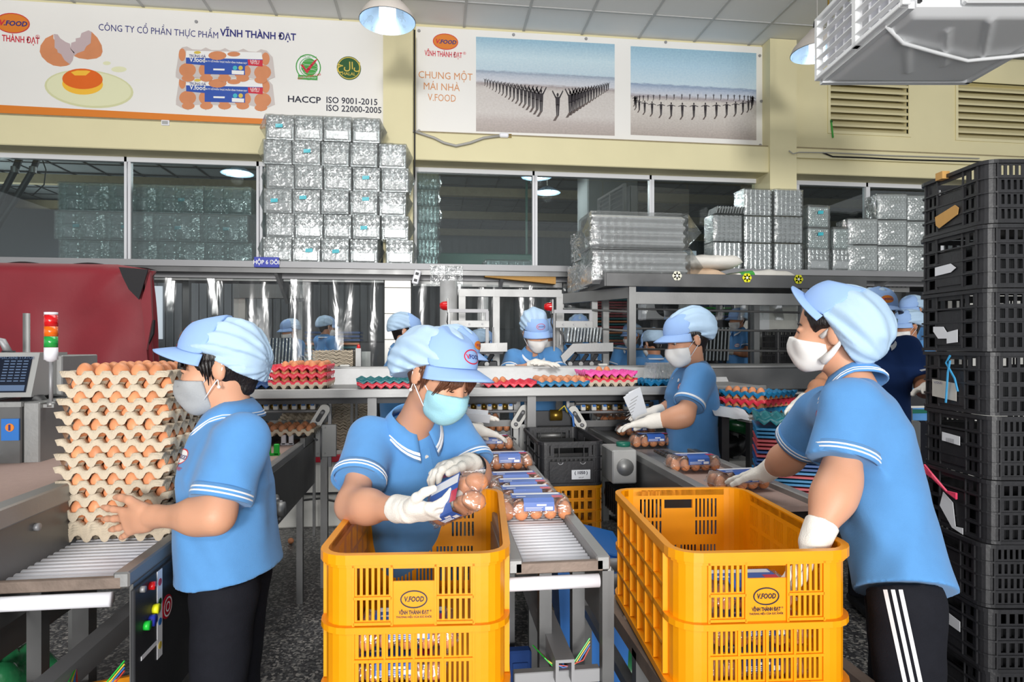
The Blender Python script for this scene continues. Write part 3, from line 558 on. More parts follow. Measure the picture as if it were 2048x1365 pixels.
# cables on the wall
def cable(name, label, pts, r, m):
    return tag(MB().tube(pts, r, 6).obj(name, M[m], None, True), label, 'cable')
cable('wall_cable', 'thin black cable running down beside the left pillar', [PY(829, y, YB - 0.045) for y in (60, 110, 170, 235, 300, 360)], 0.008, 'cable')
cable('wall_cable', 'grey cable sagging along the ledge below the photo banner', [PY(x, y, YB - 0.02) for x, y in ((826, 262), (850, 270), (868, 276), (888, 286), (912, 292), (940, 286), (968, 276), (1000, 272))], 0.013, 'cable_grey')
pl = thing('cable_plug', 'white plug end lying below the beach photo', 'plug', PY(1008, 271, YB - 0.02)); MB().box((0, 0, 0), (0.09, 0.04, 0.045), None, 0, 0.01).obj('plug_body', M['white_plastic'], pl)
for z in (-0.012, 0.012): MB().cyl((0.04, 0, z), (0.075, 0, z), 0.005, 8).obj('pin', M['brass'], pl)
cable('wall_cable', 'thin dark cable lying on the ledge under the company banner', [PY(x, y, YB + 0.03) for x, y in ((-10, 235), (80, 238), (105, 232), (124, 240), (220, 242), (325, 245), (420, 250), (540, 258))], 0.006, 'cable')
jb = thing('junction_box', 'small white box hung on the ledge under the company banner', 'box', PY(331, 246, YB - 0.005)); MB().box((0, 0, 0), (0.07, 0.02, 0.05), None, 0, 0.004).obj('cover', M['white_plastic'], jb); MB().box((0, -0.011, 0), (0.05, 0.004, 0.03)).obj('label', M['machine_grey'], jb)
tk = thing('cable_trunking', 'beige cable trunking with loose dark wires under the vents', 'trunking', (0, YB - 0.034, 0)); z0 = ZY(1600, 308, YB)
MB().b2((XY(1590, YB), 0, z0 - 0.05), (XY(1960, YB), 0.03, z0 + 0.03)).obj('duct', M['wall_yellow'], tk)
MB().tube([(XY(x, YB), -0.01, ZY(x, y, YB)) for x, y in ((1640, 308), (1660, 316), (1720, 318), (1800, 322), (1880, 324), (1960, 326))], 0.008, 5).obj('loose_wire', M['cable'], tk)
MB().tube([(XY(x, YB), -0.02, ZY(x, y, YB)) for x, y in ((1572, 305), (1580, 311), (1592, 308), (1660, 309), (1760, 314), (1950, 320))], 0.006, 5).obj('loose_wire', M['cable_grey'], tk)
# ================================================================== PENDANT LAMPS IN THIS ROOM
def pendant(label, c, ztop, r):
    t = thing('pendant_lamp', label, 'lamp', c); s = r / 0.21
    pr = [(0.03, 0.19), (0.06, 0.185), (0.085, 0.15), (0.14, 0.10), (0.19, 0.04), (0.21, -0.01)]
    MB().lathe([(a * s, z * s) for a, z in pr], n=32).obj('shade', M['lamp_out'], t, True)
    MB().lathe([((a - 0.004) * s, (z - 0.003) * s) for a, z in pr][::-1], n=32).obj('reflector', M['lamp_in'], t, True)
    MB().lathe([(0.0, -0.01 * s), (0.045 * s, -0.008 * s), (0.062 * s, 0.02 * s), (0.062 * s, 0.09 * s), (0.03 * s, 0.13 * s)], n=20).obj('bulb', M['bulb'], t, True)
    MB().lathe([(0.0, 0.27 * s), (0.025 * s, 0.26 * s), (0.035 * s, 0.18 * s), (0.0, 0.18 * s)], n=14).obj('lamp_holder', M['machine_dark'], t, True)
    MB().cyl((0, 0, 0.26 * s), (0, 0, ztop - c[2]), 0.007, 6).obj('cord', M['cable_grey'], t)
    l = bpy.data.lights.new('lamp_light', 'POINT'); l.energy = 5; l.shadow_soft_size = 0.06; lo = bpy.data.objects.new('lamp_light', l); COL.objects.link(lo); lo.parent = t; lo.location = (0, 0, -0.08)
    return t
pendant('white pendant lamp hanging in front of the company banner', P(775, 40, 4.75), ZC, 0.215)
pendant('white pendant lamp partly hidden behind the air cooler', P(1634, 104, 5.1), ZC, 0.205)
# ================================================================== BAGGED PACKS
def pack_block(w, h, d, style, ridges=10):
    """nested clear packs: front face with cups and a lid panel (-Y), ridged sides; origin bottom centre of the front"""
    b = MB(); nx, nz = 30, 24
    def hgt(u, v):
        o = 0.0
        if style == 'single':           # one half lid, other half 5 x 2 cups
            lid = v < 0.5; vv = (v if lid else v - 0.5) * 2
        else:
            lid = 0.2 < abs(u - 0.5) * 2 < 0.62 if style == 'double' else False; vv = v * 2 % 1
        if style == 'dots': return 0.007 * max(0, math.cos(u * 9 * 2 * PI) * math.cos(v * 5 * 2 * PI)), 0
        if lid:
            sc = 0.012 * abs(math.cos(u * 5 * PI)); ins = 0.10 < vv < 0.9 - sc and (style != 'single' or 0.08 < u < 0.92)
            return (0.014 if ins else 0.002), (1 if ins else 0)
        k = 5 if style == 'single' else 8; cx = abs(math.sin(u * k * PI)); cy = abs(math.sin(vv * 2 * PI))
        return 0.020 * (max(0, cx * cy - 0.25)) / 0.75, 0
    base = len(b.v); vs = []
    for i in range(nx + 1):
        for j in range(nz + 1):
            u, v = i / nx, j / nz; e = min(u, 1 - u, v, 1 - v); q, _ = hgt(u, v)
            vs.append(V(((u - 0.5) * w, -q * (1 if e > 0.03 else 0), v * h)))
    fs, mi = [], []
    for i in range(nx):
        for j in range(nz):
            fs.append((i * (nz + 1) + j, (i + 1) * (nz + 1) + j, (i + 1) * (nz + 1) + j + 1, i * (nz + 1) + j + 1)); mi.append(hgt((i + .5) / nx, (j + .5) / nz)[1])
    b.v += [tuple(v) for v in vs]; b.f += fs; b.mi += mi
    for k in range(ridges):
        s = 0.0 if k % 2 == 0 else 0.006
        b.b2((-w / 2 + s, d * k / ridges + 0.001, s), (w / 2 - s, d * (k + 1) / ridges, h - s))
    return b.mesh('packs')
def side_block(w, h, d, layers, vertical=False):
    """packs seen from the side: fine stacked edges along X (or Z), lumps along the face"""
    b = MB(); n = layers; r = random.Random(3)
    for k in range(n):
        s = (0.0 if k % 2 else 0.008) + r.uniform(0, 0.003)
        if vertical: b.b2((-w / 2 + w * k / n, s, s * 0.5), (-w / 2 + w * (k + 1) / n - 0.001, d - s, h - s * 0.5))
        else: b.b2((-w / 2 + s * 0.5, s, h * k / n), (w / 2 - s * 0.5, d - s, h * (k + 1) / n - 0.0006))
    for k in range(6 if not vertical else 5):
        if vertical: z = h * (k + 0.5) / 5; b.cyl((-w / 2, 0.012, z), (w / 2, 0.012, z), 0.014, 6)
        else: x = -w / 2 + w * (k + 0.5) / 6; b.cyl((x, 0.012, 0.004), (x, 0.012, h - 0.004), 0.014, 6)
    return b.mesh('packs')
def roll_block(w, h, d, waves=4):
    """packs lying with their long ribs along X: a ribbed half-round side"""
    b = MB(); prof = []
    n = waves * 12
    for k in range(n + 1):
        z = h * k / n; prof.append((0.045 * (0.5 + 0.5 * math.cos(2 * PI * waves * k / n)) + 0.02 * (abs(2 * k / n - 1) ** 4), z))
    prof = [(0.25 * d, 0)] + prof + [(0.25 * d, h)]
    m = 24
    def fn(i, j):
        x = -w / 2 + w * i / m; y, z = prof[j]; return V((x, y + (0.0025 if i % 2 else 0), z))
    vs = [fn(i, j) for i in range(m + 1) for j in range(len(prof))]; L_ = len(prof)
    fs = [(i * L_ + j, (i + 1) * L_ + j, (i + 1) * L_ + j + 1, i * L_ + j + 1) for i in range(m) for j in range(L_ - 1)]
    b.add(vs, fs); b.b2((-w / 2, 0.2 * d, 0.004), (w / 2, d, h)); return b.mesh('packs')
def bag_mesh(w, h, d, seed, ears=(0, 0), wr=0.008, n=12, gather=None):
    """crumpled film wrapped round a block; ears = pinched corners left / right; gather = pulled to a knot on the front"""
    r = random.Random(seed); b = MB(); o = V((r.random() * 50, r.random() * 50, 0)); g = 0.006
    def wob(p, k=1.0): return (noise.noise(p * 14 + o) * 0.6 + noise.noise(p * 34 + o) * 0.4) * wr * k
    def front(u, v):
        p = V(((u - .5) * w, 0, v * h)); e = min(u, 1 - u, v, 1 - v)
        y = -0.016 - abs(wob(p, 1.6))
        if gather: q = math.hypot((u - .5) * 2, (v - .5) * 2); y -= gather * max(0, 1 - q) ** 2; y += 0.006 * math.sin(math.atan2(v - .5, u - .5) * 14) * min(1, q * 1.2)
        return V((p.x * (1 + 0.03), y if e > 0.02 else -0.005, p.z * 1.01))
    b.grid(front, n, n)
    b.grid(lambda u, v: V((-w / 2 - g - abs(wob(V((0.3, u * d, v * h)))) , -0.005 + u * d, v * h * 1.01)), 6, n)
    b.grid(lambda u, v: V((w / 2 + g + abs(wob(V((1.3, u * d, v * h)))), -0.005 + u * d, v * h * 1.01)), 6, n)
    b.grid(lambda u, v: V(((u - .5) * (w + 2 * g), -0.005 + v * d, h + g + abs(wob(V((u * w, v * d, 2.0)))))), n, 6)
    for s, k in ((-1, ears[0]), (1, ears[1])):
        if k:
            x = s * (w / 2 + 0.004); zc = h * r.uniform(0.42, 0.58)
            b.add([(x, -0.01, 0.01), (x, -0.015, h), (x + s * k, 0.03 + r.uniform(0, .03), zc), (x, 0.14, h), (x, 0.14, 0.01)], [(0, 2, 1), (1, 2, 3), (3, 2, 4), (4, 2, 0)])
    return b.mesh('bag')
def bundle(name_label, c, rz, packs, bags, tape=None, group=None, m='nested', lid='lid_panel'):
    t = thing('bagged_packs', name_label, 'packs', c, rz, group)
    link('nested_packs', packs, None, t); link('bag', bags, None, t, True)
    if tape:
        vs = [V((tape[0] + x, -0.03 - 0.002 * i, tape[1] + z)) for i, (x, z) in enumerate(((-0.032, -0.016), (0.03, -0.012), (0.031, 0.02), (-0.03, 0.016)))]
        MB().add(vs, [(0, 1, 2, 3)]).obj('tape_tag', M['tape_cyan'], t)
    return t
def with_mats(me, *ms):
    for m in ms: me.materials.append(M[m])
    return me
ORD = ['bottom', 'second', 'third', 'fourth', 'fifth', 'top']; CO = ['first', 'second', 'third', 'fourth', 'fifth']
pkA = [with_mats(pack_block(0.238, 0.215, 0.2, 'single'), 'nested', 'lid_panel')]
bgs = {(e, k): with_mats(bag_mesh(0.244, 0.217, 0.205, 5 * e + k, (0.06 * (e & 1), 0.06 * (e >> 1)), 0.012), 'bag_film') for e in range(4) for k in range(2)}
Yst = YS0 + 0.03
taped = {(0, 1): 1, (0, 2): 1, (1, 3): 1, (2, 0): 1, (2, 1): 1, (2, 3): 1, (3, 3): 1, (4, 1): 1, (5, 0): 1}
for r_ in range(6):
    for c_ in range(5):
        if r_ == 5 and c_ == 4: continue
        x = XY(557 + 57.5 * c_ + (3 if r_ % 2 else -2) + (14 if c_ == 4 and r_ == 0 else 0), Yst); ear = (1 if c_ == 0 or random.random() < 0.2 else 0) | (2 if c_ == 4 or (c_ == 3 and r_ in (0, 5)) or random.random() < .15 else 0)
        tp = (random.uniform(-.03, .03), random.uniform(0.08, .14)) if (r_, c_) in taped else None
        lb = 'bagged packs, %s from left in the %s row of the tall shelf stack%s' % (CO[c_], ORD[r_], ', cyan tape' if tp else '')
        bundle(lb, (x, Yst + random.uniform(-.01, .02), ZWB + 0.001 + 0.221 * r_), random.uniform(-.04, .04), pkA[0], bgs[(ear, random.randrange(2))], tp, 'bagged packs on the shelf left of the pillar')
# behind the left window
pkE = with_mats(pack_block(0.45, 0.275, 0.34, 'double'), 'nested_green', 'nested'); bgE = [with_mats(bag_mesh(0.456, 0.278, 0.35, 40 + k, (0, 0), 0.012, gather=0.03), 'bag_film') for k in range(2)]
YE = 6.62
tE = {(2, 2), (1, 0), (1, 1), (1, 2), (1, 3)}
for r_ in range(3):
    for c_ in range(4):
        bundle('bagged packs behind the left window, %s from the left in the %s row' % (CO[c_], ['bottom', 'middle', 'top'][r_]), (XY(167 + 96 * c_ - (7 if r_ == 1 else 0) + (2 if r_ == 0 else 0), YE), YE, ZWB + 0.01 + 0.283 * r_), 0, pkE, bgE[(r_ + c_) % 2], (-0.02 + 0.05 * (c_ > 1), 0.13) if (r_, c_) in tE else None, 'bagged packs behind the left window')
sb = thing('storage_bench', 'grey bench top behind the windows carrying bagged packs', 'bench', (0, 6.95, 0)); MB().b2((-6, -0.45, ZWB - 0.05), (6.5, 0.5, ZWB)).obj('bench_top', M['grey_room'], sb)
for x in (-5.5, -2.5, 0.5, 3.5, 6): MB().b2((x, -0.4, 0), (x + 0.06, -0.34, ZWB - 0.05)).obj('leg', M['steel_dark'], sb); MB().b2((x, 0.4, 0), (x + 0.06, 0.46, ZWB - 0.05)).obj('leg', M['steel_dark'], sb)
# folded green-grey bags stacked behind the middle window
pkF = with_mats(side_block(0.24, 0.172, 0.3, 5), 'nested_green'); bgF = with_mats(bag_mesh(0.245, 0.174, 0.3, 77, (0, 0.03), 0.02), 'bag_film')
for k in range(6):
    bundle('flat bagged trays behind the middle window beside the pillar, %s of six' % (ORD[k] if k < 5 else 'top'), (XY(852 + (k % 2) * 3, YE), YE, ZWB + 0.01 + 0.178 * k), 0.05 * (k % 3 - 1), pkF, bgF, None, 'flat bagged trays behind the middle window')
pkG = with_mats(side_block(0.55, 0.16, 0.4, 8), 'nested'); bgG = with_mats(bag_mesh(0.56, 0.165, 0.4, 78, (0.06, 0.02), 0.02), 'bag_film')
bundle('wide bag of clear trays lying behind the middle window', (XY(1020, 6.9), 6.75, ZWB + 0.01), 0.05, pkG, bgG)
# rack with ribbed rolls is filled in the machine part; stack of blocks on the shelf right of the pillar
pkC = [with_mats(side_block(0.29, 0.258, 0.2, 13), 'nested'), with_mats(side_block(0.29, 0.258, 0.2, 12, True), 'nested')]
bgC = [with_mats(bag_mesh(0.294, 0.260, 0.2, 90 + k, (0.0, 0), 0.008), 'pack_film') for k in range(2)]
xs_ = [XY(x, Yst) for x in (1455, 1518, 1577)]
for r_ in range(3):
    for c_ in range(3):
        if r_ == 2 and c_ == 0: continue
        bundle('neat block of clear trays on the shelf right of centre, %s column, %s row' % (['left', 'middle', 'right'][c_], ['bottom', 'middle', 'top'][r_]), (xs_[c_], Yst + 0.02 * (c_ == 1), ZWB + 0.001 + 0.27 * r_), 0.0, pkC[(r_ + c_ * r_) % 2], bgC[c_ % 2], None, 'neat tray blocks on the right shelf')
t = thing('loose_trays', 'short loose row of clear trays standing on the neat tray blocks', 'trays', (xs_[0] + 0.08, Yst + 0.02, ZWB + 0.543))
for k in range(11): MB().box((-0.2 + 0.028 * k, 0.05, 0.035), (0.006, 0.2, 0.07), Matrix.Rotation(0.25, 3, 'Y')).obj('tray', M['nested'], t)
for r_ in range(3):
    for c_ in range(2):
        if r_ == 2 and c_ == 1: continue
        cy = r_ > 0
        bundle('small bag of packs between neat blocks and soft bags, %s, %s' % (['left', 'right'][c_], ['bottom', 'middle', 'top'][r_]), (XY(1637 + 50 * c_, Yst), Yst + 0.0 * c_, ZWB + 0.001 + 0.217 * r_), 0.08, pkA[0] if not cy else with_mats(pack_block(0.22, 0.2, 0.2, 'dots'), 'nested_green', 'nested'), bgs[(0, c_)], (0.0, 0.14) if cy and c_ == 0 else None, 'small bags on the right shelf')
pkD = with_mats(pack_block(0.29, 0.25, 0.22, 'dots', 10), 'nested_soft', 'nested_soft'); bgD = [with_mats(bag_mesh(0.295, 0.255, 0.225, 60 + k, (0, 0), 0.01, gather=0.05), 'bag_film') for k in range(2)]
for r_ in range(3):
    for c_ in range(3):
        if r_ == 2 and c_ == 0: continue
        bundle('soft knotted bag of packs beside the black crate stack, %s in the %s row' % (['leftmost', 'second', 'third'][c_], ['bottom', 'middle', 'top'][r_]), (XY(1728 + 62 * c_, Yst - 0.05), Yst - 0.03 + 0.02 * c_, ZWB + 0.001 + 0.266 * r_), -0.12, pkD, bgD[(c_ + r_) % 2], None, 'soft knotted bags on the right shelf')
# ================================================================== STEEL RACK (right of centre) AND ITS LOAD
def bar(b, a, c, wd, dp=None):
    """square tube from a to c"""
    a, c = V(a), V(c); ax = (c - a); L_ = ax.length; dp = dp or wd; x = ax.normalized()
    up = V((0, 0, 1)) if abs(x.z) < 0.9 else V((0, 1, 0)); R = frame(x, up); return b.box((a + c) / 2, (L_, wd, dp), R)
rk = thing('steel_rack', 'stainless rack with a deep top tray and yellow flower stickers', 'rack', (0, 0, 0))
RZ = 1.875; RY0, RY1 = 4.28, 5.05; RX0, RX1 = 1.2, 3.2
for (lo, hi, nm) in (((RX0, RY0, RZ), (RX1, RY1, RZ + 0.015), 'tray_bottom'), ((RX0, RY0 - 0.012, RZ - 0.01), (RX1, RY0 + 0.004, RZ + 0.085), 'tray_lip'), ((RX0 - 0.01, RY0, RZ - 0.01), (RX0 + 0.006, RY1, RZ + 0.085), 'tray_lip'), ((RX1 - 0.006, RY0, RZ - 0.01), (RX1 + 0.01, RY1, RZ + 0.085), 'tray_lip'), ((RX0, RY1 - 0.006, RZ - 0.01), (RX1, RY1 + 0.01, RZ + 0.085), 'tray_lip')):
    MB().b2(lo, hi, 0, 0.003).obj(nm, M['steel_dark'], rk)
xa, xb = XY(1263, RY0 + 0.03), XY(1606, RY0 + 0.03)
for x in (xa, xb):
    for y in (RY0 + 0.03, RY1 - 0.05): b = MB(); bar(b, (x, y, 0), (x, y, RZ - 0.01), 0.05); b.obj('upright', M['steel'], rk)
for x in (XY(1119, RY1), XY(1188, 4.7)): b = MB(); bar(b, (x, RY1 - 0.05 if x < 1.1 else 4.7, 0), (x, RY1 - 0.05 if x < 1.1 else 4.7, RZ - 0.02), 0.045); b.obj('upright', M['steel'], rk)
b = MB(); bar(b, (xa, RY0 + 0.03, RZ - 0.09), (xb, RY0 + 0.03, RZ - 0.09), 0.045, 0.085); b.obj('top_rail', M['steel'], rk)
b = MB(); bar(b, (xa, RY0 + 0.03, RZ - 0.05), (XY(1119, RY1), RY1 - 0.05, RZ - 0.05), 0.045, 0.08); b.obj('top_rail', M['steel'], rk)
for y_ in (624, 663, 704):
    z = ZY(1420, y_, RY0); b = MB(); b.cyl((xa, RY0 + 0.04, z + 0.02), (xb + 0.02, RY0 + 0.04, z), 0.008, 8); b.obj('rod', M['steel_dark'], rk)
for y_ in (624, 660, 694): z = ZY(1225, y_, 4.7); b = MB(); b.cyl((xa, RY0 + 0.04, z - 0.02), (XY(1119, RY1), RY1 - 0.05, z + 0.04), 0.008, 8); b.obj('rod', M['steel'], rk)
def flower(px, py, m):
    c = PY(px, py, RY0 - 0.016); f = thing('flower_sticker', '%s flower sticker on the rack tray lip, %s' % ('yellow' if m == 'flower_yellow' else 'pale', {1354: 'nearest the ribbed bags', 1494: 'in the middle', 1597: 'nearest the man in the big cap'}[px]), 'sticker', c)
    for k in range(6):
        a = k * PI / 3; MB().prism(ell(0.016, 0.016, 10), (0.02 * math.cos(a), -0.0, 0.02 * math.sin(a)), (1, 0, 0), (0, 0, 1), 0.002).obj('petal', M[m], f)
    MB().prism(ell(0.009, 0.009, 10), (0, -0.002, 0), (1, 0, 0), (0, 0, 1), 0.002).obj('flower_centre', M['ink_white'], f)
flower(1354, 552, 'flower_white'); flower(1494, 556, 'flower_yellow'); flower(1597, 559, 'flower_yellow')
pkR = with_mats(roll_block(0.70, 0.25, 0.34, 4), 'lid_panel'); bgR = [with_mats(bag_mesh(0.72, 0.255, 0.35, 120 + k, (0.05, 0.13), 0.005, 16), 'wrap_film') for k in range(2)]
zr = RZ + 0.017
bx = XY(1282, RY0 + 0.06)
bundle('lower long ribbed bag of clear packs at the rack tray front', (bx, RY0 + 0.05, zr), 0, pkR, bgR[0], None, 'long ribbed bags on the rack')
bundle('upper long ribbed bag of clear packs at the rack tray front', (bx - 0.01, RY0 + 0.06, zr + 0.257), 0.02, pkR, bgR[1], None, 'long ribbed bags on the rack')
pkS = with_mats(roll_block(0.30, 0.22, 0.34), 'nested'); bgS = [with_mats(bag_mesh(0.32, 0.225, 0.36, 130 + k, (0.10, 0.0), 0.03, 14), 'bag_film') for k in range(2)]
for k, (x, y, z, lb) in enumerate(((1.32, 4.74, zr, 'crumpled bag end of packs behind the ribbed bags, low'), (1.30, 4.73, zr + 0.23, 'crumpled bag of packs leaning behind the ribbed bags, upper'), (1.33, 5.0, zr, 'rearmost crumpled bag low on the rack tray corner'))):
    bundle(lb, (x + 0.02, y - 0.06, z), 0.12, pkS, bgS[k % 2], None, 'crumpled bags at the rack corner')
def sack(label, c, sx, sy, sz, m, rz=0, seed=0, band=None):
    t = thing('sack', label, 'sack', c, rz); o = V((seed * 3.7, 1, 0))
    def fn(u, v):
        a = 2 * PI * v; x = (u - 0.5) * 2; e = max(0.02, (1 - abs(x) ** 5)) ** 0.5
        cy, cz = math.cos(a), math.sin(a); cy = math.copysign(abs(cy) ** 0.7, cy); cz = math.copysign(abs(cz) ** 0.8, cz)
        p = V((x * sx / 2, cy * sy / 2 * (0.75 + 0.25 * e), sz / 2 + cz * sz / 2 * e))
        return p + V((0, 0, 1)) * noise.noise(p * 9 + o) * 0.02 * (1 if cz > 0 else 0)
    MB().grid(fn, 20, 24).obj('sack_body', M[m], t, True)
    if band: MB().grid(lambda u, v: fn(0.08 + u * 0.2, v) + V((0, 0, 0)) + (fn(0.08 + u * 0.2, v) - V((0, 0, sz / 2))).normalized() * 0.003, 4, 24).obj('green_band', M[band], t, True)
    return t
sack('white woven sack lying on top of the tan sack on the rack', (XY(1405, 4.62), 4.6, zr + 0.135), 0.5, 0.36, 0.11, 'sack_white', 0.03, 1)
sack('tan woven sack under the white sack on the rack', (XY(1375, 4.62), 4.6, zr), 0.5, 0.36, 0.14, 'sack_tan', 0.0, 2)
sack('white sack with a green end band lying beside the tan sack', (XY(1512, 4.62), 4.6, zr), 0.52, 0.36, 0.135, 'sack_white', 0.0, 3, 'ink_green')
# ------------------------------------------------------------------ frame over the packing heads
fr = thing('tube_gantry', 'stainless square tube gantry standing over the sorting bench', 'frame'); yF = 4.62
z1 = ZY(1010, 587, yF)
for x in (XY(924, yF), XY(992, yF), XY(1118, yF)): b = MB(); bar(b, (x, yF, 0), (x, yF, z1), 0.05); b.obj('upright', M['steel'], fr)
b = MB(); bar(b, (XY(918, yF), yF - 0.005, z1), (XY(1122, yF), yF - 0.005, z1), 0.05, 0.055); b.obj('top_rail', M['steel'], fr)
pc = thing('round_duct', 'shiny round metal duct rising behind the steel frame', 'duct', (XY(897, 5.4), 5.4, 0)); MB().cyl((0, 0, 0), (0, 0, 2.0), 0.075, 20).obj('pipe', M['alu_light'], pc, True); MB().cyl((0, 0, 1.0), (0, 0, 1.05), 0.082, 20).obj('joint_ring', M['steel_dark'], pc, True)
for i, (px, py) in enumerate(((890, 612), (1098, 614))):
    bc = thing('warning_lamp', 'red dome warning lamp %s' % ('beside the round metal duct' if i == 0 else 'near the centre worker in the white mask'), 'lamp', PY(px + 4, py, yF + 0.02), 0)
    MB().lathe([(0.0, 0.055), (0.02, 0.052), (0.032, 0.03), (0.035, 0.0)], n=16, rot=Matrix.Rotation(-PI / 2, 3, 'Y')).obj('lens', M['red_lens'], bc, True)
    MB().box((0.006, 0, 0), (0.012, 0.09, 0.11), None, 0, 0.003).obj('base', M['machine_grey'], bc); MB().tube([(0.01, 0, -0.05), (0.0, 0, -0.12), (0.03, 0, -0.2), (0.03, 0, -0.5)], 0.006, 5).obj('cord', M['cable'], bc)
    MB().box((0.03, 0.0, -0.27), (0.03, 0.02, 0.45)).obj('stand', M['steel'], bc)
def loader(label, x0, y, with_stack):
    """pack denester: bracket, cross plate, slanted magazine"""
    t = thing('pack_loader', label, 'machine', (x0, y, 0)); s = y / F  # metres per pixel along the row
    k = lambda px: (px) * s * 1.0; zz = lambda py: ZY(1050, py, y)
    b = MB(); bar(b, (0, 0, zz(623)), (k(78), 0, zz(623)), 0.024); b.obj('bracket', M['alu'], t)
    b = MB(); bar(b, (k(76), 0, zz(623)), (k(76), 0, zz(700)), 0.022); b.obj('bracket', M['alu'], t)
    b = MB(); bar(b, (0, 0, zz(620)), (0, 0, zz(735)), 0.012); b.obj('guide_rod', M['steel_dark'], t)
    MB().b2((k(2), -0.02, zz(656)), (k(80), 0.0, zz(642)), 0, 0.002).obj('cross_plate', M['steel'], t)
    for px in (18, 40, 66): MB().cyl((k(px), -0.03, zz(649)), (k(px), -0.018, zz(649)), 0.007, 8).obj('bolt', M['alu'], t)
    R = Matrix.Rotation(math.radians(-18), 3, 'X')
    MB().prism([(k(6), zz(712)), (k(30), zz(688)), (k(112), zz(686)), (k(112), zz(703)), (k(34), zz(704)), (k(12), zz(726))], (0, -0.12, 0), (1, 0, 0), (0, 0, 1), 0.02).obj('magazine_front', M['steel'], t)
    MB().prism([(k(30), zz(690)), (k(112), zz(688)), (k(104), zz(708)), (k(40), zz(708))], (0, 0.1, 0), (1, 0, 0), (0, 0, 1), 0.22).obj('magazine', M['machine_dark'], t)
    for px in (44, 66, 86): b = MB(); bar(b, (k(px), -0.05, zz(708)), (k(px - 16), -0.02, zz(734)), 0.025); b.obj('strut', M['machine_dark'], t)
    MB().b2((k(24), -0.03, zz(735)), (k(96), 0.1, zz(722)), 0, 0.005).obj('carriage', M['machine_dark'], t)
    for px in (30, 52, 74): MB().cyl((k(px), -0.06, zz(728)), (k(px), 0.0, zz(728)), 0.016, 10).obj('cylinder', M['steel'], t)
    if with_stack:
        for q in range(11): MB().box((k(24 + 6.6 * q), -0.02, zz(670)), (0.011, 0.14, 0.105), Matrix.Rotation(0.12, 3, 'Y'), 0, 0.003).obj('nested_pack', M['nested'], t)
    for px in (14, 88): MB().cyl((k(px), 0.0, zz(690)), (k(px), 0.0, zz(655)), 0.006, 6).obj('guide_rod', M['steel'], t)
    MB().tube([(k(8), -0.04, zz(660)), (k(16), -0.05, zz(672)), (k(20), -0.04, zz(690))], 0.006, 5).obj('air_hose', M['cable'], t)
    return t
loader('pack loader bracket machine left of the steel frame post', XY(898, 4.3), 4.3, False)
loader('pack loader with upright ribbed packs right of the centre worker', XY(1108, 4.3), 4.3, True)
# ================================================================== SORTING BENCH WITH ITS TROUGH
YBN = 3.46; ZBN = 1.205
bn = thing('sorting_bench', 'long stainless sorting bench with a trough crossing the hall', 'bench', (0, YBN, 0)); bxa, bxb = XY(400, YBN), XY(1460, 3.9)
def ztop(px, py, Y): return ZY(px, py, Y)
MB().b2((bxa, 0.0, ZBN - 0.018), (bxb, 0.46, ZBN)).obj('trough_floor', M['steel_brushed'], bn)
MB().b2((bxa, -0.02, ZBN - 0.045), (bxb, 0.0, ZBN + 0.006), 0, 0.004).obj('front_edge', M['steel_brushed'], bn)
MB().prism([(0.46, ZBN), (0.56, ZBN + 0.098), (0.58, ZBN + 0.098), (0.48, ZBN)], (bxa, 0, 0), (0, 1, 0), (0, 0, 1), bxb - bxa).obj('back_panel', M['alu_light'], bn)
MB().b2((bxa, 0.555, ZBN + 0.09), (bxb, 0.66, ZBN + 0.105), 0, 0.003).obj('back_ledge', M['steel'], bn)
for px in (880, 1020, 1080, 1205, 690): MB().b2((XY(px, 4.05) - 0.03, 0.57, ZBN + 0.105), (XY(px, 4.05) + 0.03, 0.60, ZBN + 0.118), 0, 0.003).obj('hinge', M['machine_white'], bn)
MB().b2((bxa, 0.1, ZBN - 0.085), (bxb, 0.14, ZBN - 0.045)).obj('under_rail', M['machine_dark'], bn)
for px in (493, 1062, 1440, 745): x = XY(px, YBN + 0.1); b = MB(); bar(b, (x, 0.1, 0), (x, 0.1, ZBN - 0.04), 0.05); b.obj('leg', M['steel_dark'], bn)
mt = thing('machine_table', 'wide grey machine table behind the sorting bench trough', 'table', (0, 4.2, 0)); MB().b2((XY(470, 4.2), -0.12, ZBN - 0.03), (XY(1640, 4.2), 0.0, ZBN + 0.01)).obj('table_top', M['machine_grey'], mt)
for px in (520, 900, 1250, 1600): x = XY(px, 4.3); MB().b2((x, -0.08, 0), (x + 0.05, -0.03, ZBN - 0.03)).obj('leg', M['steel_dark'], mt)
rb = thing('side_bench', 'dark stainless bench running right behind the man in the big cap', 'bench', (0, 3.95, 0)); a0, a1 = XY(1400, 3.95), XY(1860, 3.95)
zq = ZY(1500, 735, 3.95); MB().b2((a0, 0.0, zq - 0.15), (a1, 0.02, zq + 0.0), 0, 0.003).obj('front_panel', M['steel_dark'], rb); MB().b2((a0, 0.0, zq - 0.01), (a1, 0.5, zq + 0.01), 0, 0.003).obj('bench_top', M['steel'], rb)
MB().b2((a0, 0.0, zq - 0.29), (a1, 0.03, zq - 0.17)).obj('lower_panel', M['machine_white'], rb)
for k in range(5): MB().b2((a0 + 0.08 + 0.36 * k, -0.006, zq - 0.275), (a0 + 0.36 + 0.36 * k, 0.0, zq - 0.185)).obj('slot', M['machine_dark'], rb)
for x in (a0 + 0.1, a1 - 0.1): MB().b2((x, 0.1, 0), (x + 0.05, 0.15, zq - 0.1)).obj('leg', M['steel_dark'], rb)
